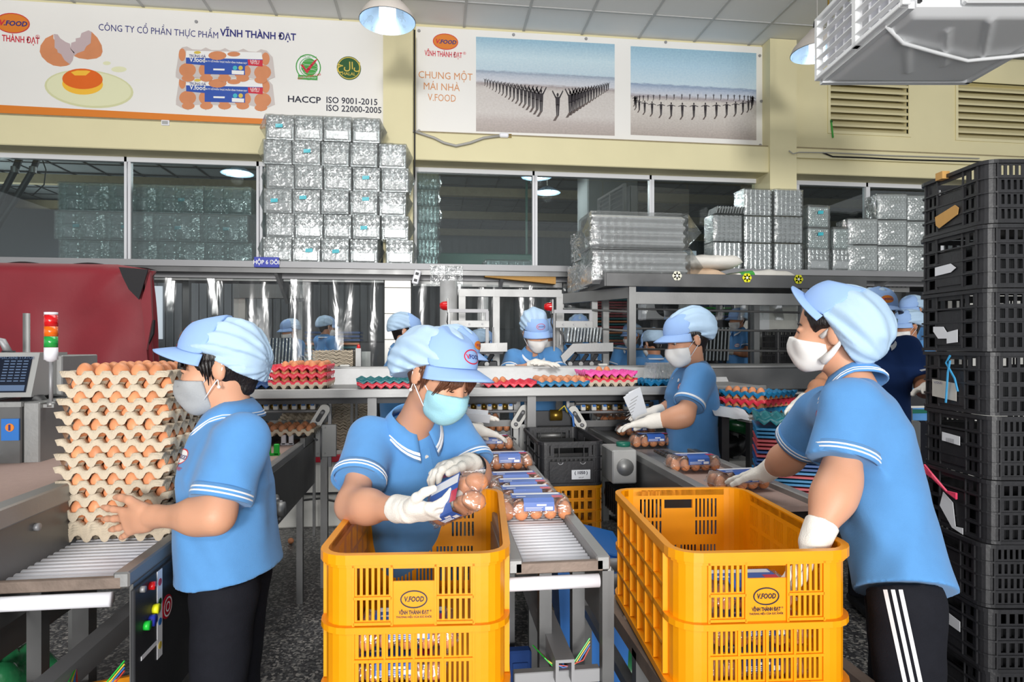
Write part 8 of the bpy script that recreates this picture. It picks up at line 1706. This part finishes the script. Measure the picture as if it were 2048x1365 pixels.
        for q in (-1, 1):
            c = L(q * 0.031, 0.0665, -0.0035); e_ = MB(); e_.lathe([(0.0135 * s * math.sin(a), -0.0135 * s * math.cos(a)) for a in np.linspace(0, PI, 9)], c, 14); o = K(e_.obj('eye', M['eye_white'], t, True))
            dr = (Rh @ V((q * 0.05, 1, -0.25))).normalized(); e_ = MB(); m3 = dr.to_track_quat('Z', 'Y').to_matrix(); e_.lathe([(0.0, 0.0142 * s), (0.0035 * s, 0.0138 * s), (0.0064 * s, 0.0121 * s)], c, 14, m3); o2 = K(e_.obj('iris', M['eye_dark'], t, True))
            K(MB().tube([L(q * x, y, z) for x, y, z in ((0.0155, 0.0815, -0.0045), (0.022, 0.0845, -0.0002), (0.031, 0.0848, 0.0010), (0.040, 0.0800, -0.0012), (0.046, 0.073, -0.0045))], [0.0008 * s, 0.0013 * s, 0.0014 * s, 0.0015 * s, 0.0008 * s], 5).obj('eyelash', M['hair'], t, True))
            K(MB().tube([L(q * x, y, z) for x, y, z in ((0.014, 0.085, 0.018), (0.024, 0.084, 0.022), (0.036, 0.078, 0.022), (0.046, 0.068, 0.017))], [0.002 * s, 0.0030 * s, 0.0026 * s, 0.0008 * s], 6).obj('eyebrow', M[hair], t, True))
    # ---- face mask
    if mask:
        S = SDF(min(max(vox, 0.0035), 0.006)); g = 0.006
        S.ell(L(0, 0.030, -0.040), [(q + g) * s for q in (0.059, 0.068, 0.074)], Rh, 0.02); S.ell(L(0, 0.064, -0.090), [(q + g) * s for q in (0.026, 0.022, 0.020)], Rh, 0.03); S.cap(L(0, 0.078, -0.016), L(0, 0.090, -0.050), (0.012 + g) * s, (0.018 + g) * s, 0.04)
        for q in (-1, 1): S.ell(L(q * 0.038, 0.052, -0.030), [(x + g) * s for x in (0.027, 0.028, 0.030)], Rh, 0.02)
        tp = Rh @ V((0, -0.12, 1)); bk = Rh @ V((0, -1, 0.12)); bt = Rh @ V((0, -0.25, -1))
        yb = 0.022 if not eyepatch else -0.002
        K(link('face_mask', S.mesh('face_mask', mask, 0.0012, 8, 3.0, cuts=[(L(0, 0.06, -0.024), tp), (L(0, yb, -0.04), bk), (L(0, 0.02, -0.112), bt)]), None, t))
        rr = 0.0016 if not eyepatch else 0.006; msk_ = kids[-1]
        for q in (-1, 1):
            b = MB()
            if eyepatch:
                b.tube([L(q * 0.063, 0.012, -0.012), L(q * 0.072, -0.012, 0.012), L(q * 0.080, -0.030, 0.028), L(q * 0.082, -0.042, 0.010), L(q * 0.078, -0.040, -0.022), L(q * 0.068, -0.018, -0.055), L(q * 0.060, 0.006, -0.082)], [0.008, 0.006, 0.004, 0.004, 0.006, 0.009, 0.012], 8)
            else:
                b.tube([L(q * 0.060, 0.024, -0.034), L(q * 0.074, 0.0, -0.008), L(q * 0.081, -0.028, 0.020), L(q * 0.083, -0.034, 0.008)], rr * s, 6); K(b.obj('ear_loop', M['stripe_white'], t, True)); b = MB(); b.tube([L(q * 0.060, 0.026, -0.078), L(q * 0.074, -0.002, -0.045), L(q * 0.081, -0.026, -0.020), L(q * 0.083, -0.034, 0.002)], rr * s, 6)
            K(b.obj('ear_loop', M['stripe_white'] if not eyepatch else M[mask], t, True))
        if fine and not eyepatch:
            mb_ = bvh_of(msk_.data)
            for z in (-0.035, -0.055, -0.075): decal(mb_, [(a, b_) for a in np.linspace(-0.05, 0.05, 15) for b_ in (z, z - 0.0022)], [(2 * i, 2 * i + 1, 2 * i + 3, 2 * i + 2) for i in range(14)], H + fwd * 0.05, -rt, up, mask, 'pleat', t, 0.002, 0.3)
    if earring:
        for q in (-1, 1): K(MB().lathe([(0.0048 * math.sin(a), -0.0048 * math.cos(a)) for a in np.linspace(0, PI, 9)], L(q * 0.082, -0.020, -0.048), 12).obj('earring', M['pearl'], t, True)); K(MB().cyl(L(q * 0.082, -0.020, -0.030), L(q * 0.082, -0.020, -0.045), 0.0012, 6).obj('earring', M['pearl'], t))
    # ---- cap: cloth front band with brim, puffed net behind
    cp, sp_ = math.cos(cap_pitch), math.sin(cap_pitch); Rc = Rh @ Matrix(((1, 0, 0), (0, cp, -sp_), (0, sp_, cp))); C0 = H + Rh @ (V((0, -0.012, 0.035 + capz)) * s)
    Lc = lambda x, y, z: C0 + Rc @ (V((x, y + 0.012, z - 0.035)) * s)
    S = SDF(max(vox, 0.005)); S.ell(Lc(*net[0]), [q * s for q in net[1]], Rc, 0.03); S.ell(Lc(*net[2]), [q * s for q in net[3]], Rc, 0.05); S.ell(Lc(0, -0.012, 0.045), [q * s for q in (0.087, 0.106, 0.096)], Rc, 0.02, clips=[(Lc(0, 0, 0.040), Rc @ V((0, -0.1, -1)))])
    cutf = (Lc(0, 0.055, 0.06), Rc @ V((0, 1, 0.05))); cutd = (Lc(0, -0.03, 0.018), Rc @ V((0, 0.45, -1))) 
    ph_ = len(label) * 0.7
    def pleats(X, Y, Z):
        q = [Rc[0][i] * (X - C0.x) + Rc[1][i] * (Y - C0.y) + Rc[2][i] * (Z - C0.z) for i in range(3)]
        th = np.arctan2(q[2] + 0.02, q[0]); return 0.0042 * np.sin(15 * th + 2.2 * np.sin(2.3 * th + ph_) + 22 * q[1]) * np.clip(1.3 + q[1] * 6, 0.25, 1)
    nm_ = S.mesh('cap_net', netm, 0.005 if fine else 0.003, len(label) + 3, 2.4, cuts=[cutf, cutd], extra=pleats); K(link('cap_net', nm_, None, t))
    S = SDF(max(vox, 0.0045)); S.ell(Lc(0, -0.012, 0.050), [q * s for q in (0.091, 0.112, 0.100)], Rc, 0.01, clips=[(Lc(0, 0.010, 0.05), Rc @ V((0, -1, -0.35))), (Lc(0, 0, 0.040), Rc @ V((0, -0.16, -1))), (Lc(0, 0.075, 0.115), Rc @ V((0, 0.35, 1)))])
    bm_ = S.mesh('cap_band', cap); K(link('cap_band', bm_, None, t)); bb_ = bvh_of(bm_)
    def brimf(a, c):
        th = (a - .5) * 2 * math.radians(78); ri = V((0.089 * math.sin(th), -0.012 + 0.110 * math.cos(th), 0.047)); ext = brim_len * (math.cos(th * 0.98) ** 0.7 if abs(th) < PI / 2 else 0); o = V((math.sin(th) * 0.45, math.cos(th) * 1.0, 0)) * ext * c
        z = -brim_droop * c ** 1.2 - 0.020 * c * (math.sin(th) ** 2) - 0.012 * math.sin(th) ** 2
        return Lc(ri.x + o.x, ri.y + o.y, ri.z + z)
    o = K(MB().grid(brimf, 24, 6).obj('cap_brim', M[cap], t, True)); md = o.modifiers.new('s', 'SOLIDIFY'); md.thickness = 0.004; md.offset = 0
    b4 = set(t.children)
    if cap_badge is not None: badge(bb_, Lc(0, 0.10, 0.085), -rt, Rc @ V((0, -0.35, 1)), 0.032, t, cap_badge or None, 'ink_red' if not cap_badge else 'ink_orange', True, fine and bool(cap_badge))
    for o in set(t.children) - b4: o['on'] = 'cap'
    for o in set(t.children): 
        if not o.get('_d'): o.data.transform(Matrix.Translation(inv)); o['_d'] = 1
    for o in t.children: del o['_d']
    ch_ = list(t.children)
    def sub(pn, names):
        p_ = next((o for o in ch_ if o.name.split('.')[0] == pn), None)
        for o in ch_:
            if p_ is not None and o is not p_ and o.name.split('.')[0] in names: o.parent = p_
    sub('shirt', ('sleeve_cuff', 'collar', 'button', 'placket', 'white_stripe', 'back_lettering')); sub('face_mask', ('ear_loop', 'pleat')); sub('glove', ())
    for o in ch_:
        if o.name.split('.')[0] in ('badge', 'badge_rim', 'badge_lettering'): o.parent = next(c for c in ch_ if c.name.split('.')[0] == ('cap_band' if o.get('on') == 'cap' else 'shirt'))
        if 'on' in o: del o['on']
    irs = [o for o in ch_ if o.name.split('.')[0] == 'iris']; eys = [o for o in ch_ if o.name.split('.')[0] == 'eye']
    for a, b_ in zip(irs, eys): a.parent = b_
    return t, sb_, (tm if legs else None), inv
Z3 = V((0, 0, 1))
# --- woman holding the tall egg tray stack
front = -RT * 0.98 - FW * 0.16
w1, sb1, _, _ = person('woman in blue polo and grey mask hugging the tall egg tray stack', P(437, 738, 1.70), -RT * 0.97 - FW * 0.16 - Z3 * 0.10, Z3 - RT * 0.1, 1.0, neck=P(463, 828, 1.72), front=front, chest=P(452, 945, 1.72), waist=P(455, 1050, 1.72), hem=P(464, 1140, 1.72),
    SR=P(452, 886, 1.86), SL=P(478, 886, 1.585), armR=(P(395, 985, 1.96), P(340, 990, 2.08), P(300, 985, 2.14), -FW, Z3), armL=(P(432, 1032, 1.51), P(305, 1034, 1.575), P(232, 1048, 1.605), FW * 0.95 + Z3 * 0.1, Z3 * 1.0 + RT * 0.1, dict(curl=(0.07, 0.08, 0.1, 0.14), spread=0.17, thumb=(0.8, 0.6, 0.1))),
    mask='mask_grey', vox=0.0045, gloves='', rF=0.114, rS=0.155, hemF=0.138, hemS=0.165, net=((0, -0.045, 0.048), (0.092, 0.090, 0.086), (0, -0.082, 0.000), (0.080, 0.046, 0.085)), earring=True, fringe_len=0.02, hips=P(466, 1150, 1.72), sleeve=0.145, brim_len=0.062, brim_droop=0.012, cap_pitch=0.20, rarm=0.98)
# --- woman bending over the left yellow crate
w2, sb2, _, _ = person('woman in blue polo and pale mask packing eggs over the left yellow crate', P(880, 756, 1.76), RT * 0.76 - FW * 0.54 - Z3 * 0.36, Z3 + RT * 0.22 - FW * 0.05, 0.98, neck=P(822, 848, 1.88), front=RT * 0.60 - FW * 0.80, chest=P(826, 950, 1.96), waist=P(835, 1060, 2.06), hem=P(840, 1160, 2.12),
    SR=P(738, 880, 1.85), SL=P(908, 868, 2.00), armR=(P(705, 1012, 1.68), P(818, 1020, 1.50), P(905, 1026, 1.44), Z3 * 0.6 - RT * 0.1 + FW * 0.5, -RT * 0.2 + Z3 * 0.7 - FW * 0.3, dict(curl=(0.45, 0.45, 0.48, 0.5), spread=0.05, thumb=(0.7, 0.55, 0.3))),
    armL=(P(952, 950, 1.92), P(938, 928, 1.74), P(880, 934, 1.68), -Z3 * 0.8 - FW * 0.3, RT * -0.2 - FW * 0.8, dict(curl=(0.5, 0.55, 0.6, 0.6), spread=0.05, thumb=(0.8, 0.5, 0.2))),
    mask='mask_teal', hair='hair_brown', vox=0.0045, rF=0.108, rS=0.158, cap_badge='', net=((0, -0.05, 0.056), (0.098, 0.100, 0.084), (0, -0.112, 0.010), (0.088, 0.060, 0.088)), earring=True, neck_open=True, watch=True, eye_down=True, fringe_len=0.055, brim_len=0.072, brim_droop=0.018, cap_pitch=0.16, sleeve=0.15, rarm=1.02)
tN = MB().tube([P(x, y, d) for x, y, d in ((829, 832, 1.80), (850, 868, 1.80), (862, 850, 1.80))], 0.001, 5)
# carton held by the bending woman
xa_ = (RT * 0.50 + Z3 * 0.40 - FW * 0.76).normalized(); za_ = (-RT * 0.66 + Z3 * 0.42 - FW * 0.52); ya_ = za_.cross(xa_).normalized(); za_ = xa_.cross(ya_).normalized()
c_ = P(916, 1000, 1.48); carton('clear egg carton held up in the bending woman\'s gloved hand', Matrix.Translation(c_ - za_ * 0.03) @ Matrix((xa_, ya_, za_)).transposed().to_4x4(), 'carton held by the bending woman')
# --- man reaching into the right crate
m3, sb3, tm3, inv3 = person('man in blue polo and striped black trousers leaning over the right yellow crate', P(1662, 664, 1.76), -RT * 0.78 + FW * 0.60 + Z3 * 0.05, Z3 - RT * 0.10, 0.98, neck=P(1706, 762, 1.74), front=-RT * 0.88 + FW * 0.42 - Z3 * 0.1, chest=P(1738, 880, 1.68), waist=P(1774, 1030, 1.59), hem=P(1803, 1184, 1.50),
    SR=P(1645, 826, 1.93), SL=P(1700, 818, 1.60), armR=(P(1582, 912, 2.06), P(1532, 945, 2.19), P(1470, 955, 2.30), -Z3 * 0.9 + FW * 0.1, -RT * 0.2 - FW * 0.9, dict(curl=(0.1, 0.12, 0.14, 0.18), spread=0.1, thumb=(0.5, 0.8, 0.1))),
    armL=(P(1680, 962, 1.53), P(1628, 1088, 1.46), P(1600, 1160, 1.46), -RT * 0.6 + FW * 0.3, FW * 0.3 - RT * 0.7, dict(curl=(0.2, 0.22, 0.25, 0.28), spread=0.06)),
    mask='mask_white', skin='skin', vox=0.0045, rF=0.104, rS=0.150, hemF=0.112, hemS=0.150, cap_pitch=math.radians(34), cap_badge=None, net=((0, -0.050, 0.055), (0.100, 0.090, 0.085), (0, -0.100, 0.028), (0.094, 0.066, 0.088)), brim_len=0.045, brim_droop=0.0, eyepatch=1, sleeve=0.145, rarm=1.1, hips=P(1806, 1182, 1.50),
    legpts=[(P(1800, 1500, 1.66), P(1815, 1690, 1.74)), (P(1822, 1520, 1.46), P(1850, 1720, 1.44))])
tb3 = bvh_of(tm3)
for k in range(3):   # three white side stripes on the near leg
    pts = []
    for q in range(15):
        y = 1180 + 14 * q; x = 1766 + 15.5 * k + 0.215 * (y - 1180); pts += [(x, y), (x + 8.5, y)]
    out = []
    for x, y in pts:
        p = P(x, y, 1.5); dr = (p - CAM).normalized(); org = CAM + V((inv3.x, inv3.y, 0)); h = tb3.ray_cast(org, dr, 4); out.append((h[0] - dr * 0.002) if h[0] is not None else org + dr * 1.4)
    MB().add(out, [(2 * i, 2 * i + 1, 2 * i + 3, 2 * i + 2) for i in range(14)]).obj('white_stripe', M['stripe_white'], m3, True)
# --- woman with papers at the right conveyor
A = dict(curl=(0.15, 0.18, 0.2, 0.25), spread=0.06)
w4, *_ = person('woman in blue polo and white mask packing at the right conveyor with papers', P(1371, 682, 3.27), -RT * 0.95 - FW * 0.2 - Z3 * 0.22, Z3 - RT * 0.15, 1.08, neck=P(1388, 738, 3.30), front=-RT * 0.96 - FW * 0.2, chest=P(1384, 795, 3.30), waist=P(1383, 855, 3.30), hem=P(1386, 915, 3.30),
    SR=P(1372, 757, 3.45), SL=P(1398, 758, 3.14), armR=(P(1352, 818, 3.46), P(1312, 824, 3.42), P(1275, 830, 3.37), -Z3 - RT * 0.2, -FW, A), armL=(P(1368, 834, 3.04), P(1302, 844, 3.09), P(1262, 850, 3.13), -Z3, FW, A), vox=0.007, lod=1, rF=0.118, rS=0.16, sleeve=0.16, rarm=1.05, cap_badge=None, net=((0, -0.05, 0.08), (0.096, 0.10, 0.08), (0, -0.10, 0.04), (0.085, 0.068, 0.075)))
pp = thing('papers', 'folded white printed papers in the hand of the woman at the right conveyor', 'papers', P(1268, 812, 3.32))
for k in range(3):
    o_ = MB().box((0.012 * k, 0.004 * k, 0.008 * k), (0.075, 0.003, 0.15), Euler((0.1, -0.5 + 0.07 * k, 0.2)).to_matrix()).obj('sheet', M['paper'], pp)
for k in range(6): MB().box((-0.012 - 0.006 * (k - 3) * -1.0, -0.006, 0.02 * (k - 3)), (0.05, 0.001, 0.003), Euler((0.1, -0.5, 0.2)).to_matrix()).obj('print_line', M['machine_grey'], pp)
# --- woman behind the bench, facing us
w5, *_ = person('woman in white mask facing us behind the sorting bench centre', P(1071, 668, 4.3), -FW * 0.88 + RT * 0.32 - Z3 * 0.34, Z3 - FW * 0.25, 1.0, neck=P(1066, 706, 4.38), front=-FW * 0.97 + RT * 0.2, chest=P(1066, 752, 4.42), waist=P(1066, 800, 4.46), hem=P(1066, 840, 4.46), SR=P(1026, 718, 4.38), SL=P(1106, 716, 4.42),
    armR=(P(1018, 752, 4.22), P(1072, 727, 4.12), P(1092, 727, 4.09), -Z3, FW, A), armL=(P(1118, 750, 4.3), P(1108, 735, 4.13), P(1095, 731, 4.11), -Z3, -RT, A), vox=0.008, lod=1, cap_badge='', brim_len=0.05, brim_droop=0.03, group=None, net=((0, -0.03, 0.095), (0.092, 0.09, 0.085), (0, -0.06, 0.05), (0.088, 0.07, 0.08)))
w6, *_ = person('woman turned away in a blue cap before the white tiled pillar', P(814, 664, 4.75), RT * 0.92 + FW * 0.15 - Z3 * 0.2, Z3 + RT * 0.15, 1.0, neck=P(801, 698, 4.77), front=RT * 0.9 + FW * 0.2, chest=P(797, 750, 4.77), waist=P(795, 800, 4.77), hem=P(795, 840, 4.77), SR=P(796, 712, 4.62), SL=P(806, 712, 4.9),
    armR=(P(800, 765, 4.55), P(840, 765, 4.5), P(860, 765, 4.5), -Z3, FW, A), armL=(P(815, 760, 4.95), P(850, 765, 4.95), P(870, 765, 4.95), -Z3, FW, A), vox=0.009, lod=1, mask='mask_teal', cap_badge=None, eyes=False, rF=0.12, rS=0.16)
w7, *_ = person('worker whose cap shows behind the bending woman, hand on the middle conveyor', P(915, 712, 3.02), RT * 0.86 - FW * 0.42 - Z3 * 0.3, Z3 + RT * 0.2, 1.0, neck=P(896, 770, 3.05), front=RT * 0.9 - FW * 0.3, chest=P(882, 830, 3.05), waist=P(872, 900, 3.05), hem=P(868, 950, 3.05), SR=P(880, 790, 2.9), SL=P(896, 790, 3.18),
    armR=(P(902, 860, 2.82), P(958, 862, 2.92), P(1000, 872, 2.98), -Z3, FW, A), armL=(P(915, 845, 3.25), P(940, 838, 3.24), P(960, 836, 3.22), -Z3, -FW, A), vox=0.008, lod=1, cap_badge='ink_orange', chest_badge=False, rF=0.10, rS=0.15)
pp = thing('papers', 'white label sheets in the hand behind the bending woman', 'papers', P(952, 836, 3.12))
for k in range(2): MB().box((0.01 * k, -0.01 * k, 0.02 - 0.02 * k), (0.12, 0.003, 0.05), Euler((0.5, 0.1, 0.0)).to_matrix()).obj('sheet', M['paper'], pp)
# --- workers of the hall beyond, seen through the openings
def worker(label, px, py, d, face, tilt=0.1, shirt='polo_blue', mask='mask_white', arms=0.0, skin='skin_tan', back=False, badge_=None, cb=True, reach=None):
    f = V(face).normalized(); up = Z3; sd = f.cross(up).normalized(); Hh = P(px, py, d); nk = Hh - Z3 * 0.13 - f * 0.03; ch = nk - Z3 * 0.24; wa = nk - Z3 * 0.42; hm = nk - Z3 * 0.62; sR, sL = nk + sd * 0.165 - Z3 * 0.055, nk - sd * 0.165 - Z3 * 0.055
    eR, eL = sR - Z3 * 0.22 + sd * 0.05 + f * 0.07, sL - Z3 * 0.22 - sd * 0.05 + f * 0.07; wR, wL = eR + f * 0.2 - sd * 0.09 + Z3 * 0.02, eL + f * 0.2 + sd * 0.09 + Z3 * 0.02
    if reach is not None: wR = V(reach); eR = sR.lerp(wR, 0.5) - Z3 * 0.05
    hd = (wR + (wR - eR).normalized() * 0.08) if reach is not None else wR + f * 0.08 - sd * 0.03
    return person(label, Hh, f - Z3 * tilt, up, 1.0, neck=nk, front=f, chest=ch, waist=wa, hem=hm, SR=sR, SL=sL, armR=(eR, wR, hd, -Z3, -sd, A), armL=(eL, wL, wL + f * 0.08 + sd * 0.03, -Z3, sd, A), shirt=shirt, skin=skin, mask=mask, vox=0.011, lod=2, cap_badge=badge_, chest_badge=cb, back_text=back, eyes=False, hips=hm)
worker('worker in white mask holding white eggs in the hall, facing left', 1474, 640, 7.5, -RT * 0.9 - FW * 0.35, 0.15)
worker('worker with white back lettering bent beyond the rack', 1304, 690, 5.75, FW * 0.85 - RT * 0.4, 0.5, cb=False, back=True)
worker('worker in blue cap half behind the steel rack upright', 1262, 672, 6.9, -FW * 0.7 - RT * 0.6, 0.2)
worker('man in navy polo and tall blue cap behind the man in the big cap', 1757, 628, 3.35, -FW * 0.9 - RT * 0.1, 0.1, 'polo_navy', 'mask_teal', badge_='ink_orange', cb=False, reach=P(1604, 806, 2.84))
worker('worker in profile with folded arms beside the black crate stack', 1812, 655, 5.1, -RT * 0.95 - FW * 0.1, 0.2)
worker('worker whose cap shows behind the profile worker near the crate stack', 1822, 622, 5.75, -RT * 0.8 - FW * 0.3, 0.2)
worker('worker bending behind the clear strip curtain left of the pillar', 578, 662, 7.6, -RT * 0.5 - FW * 0.7, 0.3)
worker('worker standing behind the strip curtain near the pillar', 655, 655, 7.9, FW * 0.6 + RT * 0.6, 0.2)
worker('worker whose cap shows behind the pack loader', 1158, 660, 5.9, -FW, 0.4)
worker('worker in the hall seen left of the centre worker', 968, 690, 5.9, FW * 0.4 + RT * 0.8, 0.3)
worker('worker in the hall seen right of the centre worker', 1106, 672, 5.1, -RT * 0.6 - FW * 0.6, 0.3)
# ================================================================== EGGS: the 300 that show largest are things, the rest one mass
def egg_size(e):
    q = e[0] - CAM; return q.dot(FW)
EG.sort(key=egg_size)
rest = MB(); ref = [v.co.copy() for v in EGG.vertices]; rf = [tuple(p.vertices) for p in EGG.polygons]
ref8 = None
for k, (loc, rot, sc_, lb, gp) in enumerate(EG):
    if k < 300:
        o = bpy.data.objects.new('egg', EGG); COL.objects.link(o); o.location = loc; o.rotation_euler = rot; o.scale = (sc_,) * 3; tag(o, lb, 'egg', gp)
    else:
        m3 = rot.to_matrix() * sc_; rest.add([loc + m3 @ v for v in ref], rf)
if rest.v: tag(rest.obj('far_eggs', M['egg'], None, True), 'brown eggs in the far trays and cartons', 'eggs', kind='stuff')
# cream rubber gloves on the film rubbish, then sub-parts for prints that belong to a part
gg = thing('used_gloves', 'cream rubber gloves thrown on the film rubbish', 'gloves', (0, 0, 0))
for k, (dx, d_) in enumerate(((0.0, (0.8, -0.5, -0.25)), (0.08, (0.9, -0.2, -0.3)))):
    S = SDF(0.006); w_ = V(GLV) + V((dx - 0.06, 0.01 * k, 0.02 * k)); hand_ops(S, w_, V(d_), (0, 0, -1), (0.3, 0.9, 0), 1.0, curl=(0.1, 0.3, 0.35, 0.2), spread=0.12); dd = V(d_).normalized(); S.cap(w_ - dd * 0.11, w_, 0.045, 0.032, 0.01, squash=((0, 0, 1), 0.6))
    link('glove', S.mesh('glove', 'sack_white', 0.004, k, 2.0), None, gg)
def is_id(o): return o.location.length < 1e-7 and o.rotation_euler.to_quaternion().angle < 1e-6
SUBS = {'control_panel': ('button', 'switch_label', 'label_dot', 'strip_label', 'warning_sticker', 'sticker_mark'), 'sheet': ('lettering', 'oval_badge', 'badge_rim', 'seal_ground', 'seal_ring', 'globe_print', 'globe_line', 'tick_print', 'seal_ribbon'), 'wall': ('logo_ring', 'lettering', 'rib'),
        'screen_housing': ('screen', 'screen_text', 'screen_panel', 'lettering'), 'shade': ('reflector', 'bulb', 'lamp_holder'), 'plate': ('lettering',), 'panel': ('notice', 'lettering'), 'number_label': ('lettering',), 'nested_packs': ('tape_tag',), 'lid': ('lid_panel', 'clip'), 'duct': ('loose_wire',), 'side_panel': ()}
for t in [o for o in SC.objects if o.parent is None and o.get('category')]:
    ch = list(t.children)
    for pn, names in SUBS.items():
        p_ = next((o for o in ch if o.name.split('.')[0] == pn and is_id(o)), None)
        if p_ is None: continue
        for o in ch:
            if o is not p_ and o.name.split('.')[0] in names and o.parent is t and not o.children: o.parent = p_
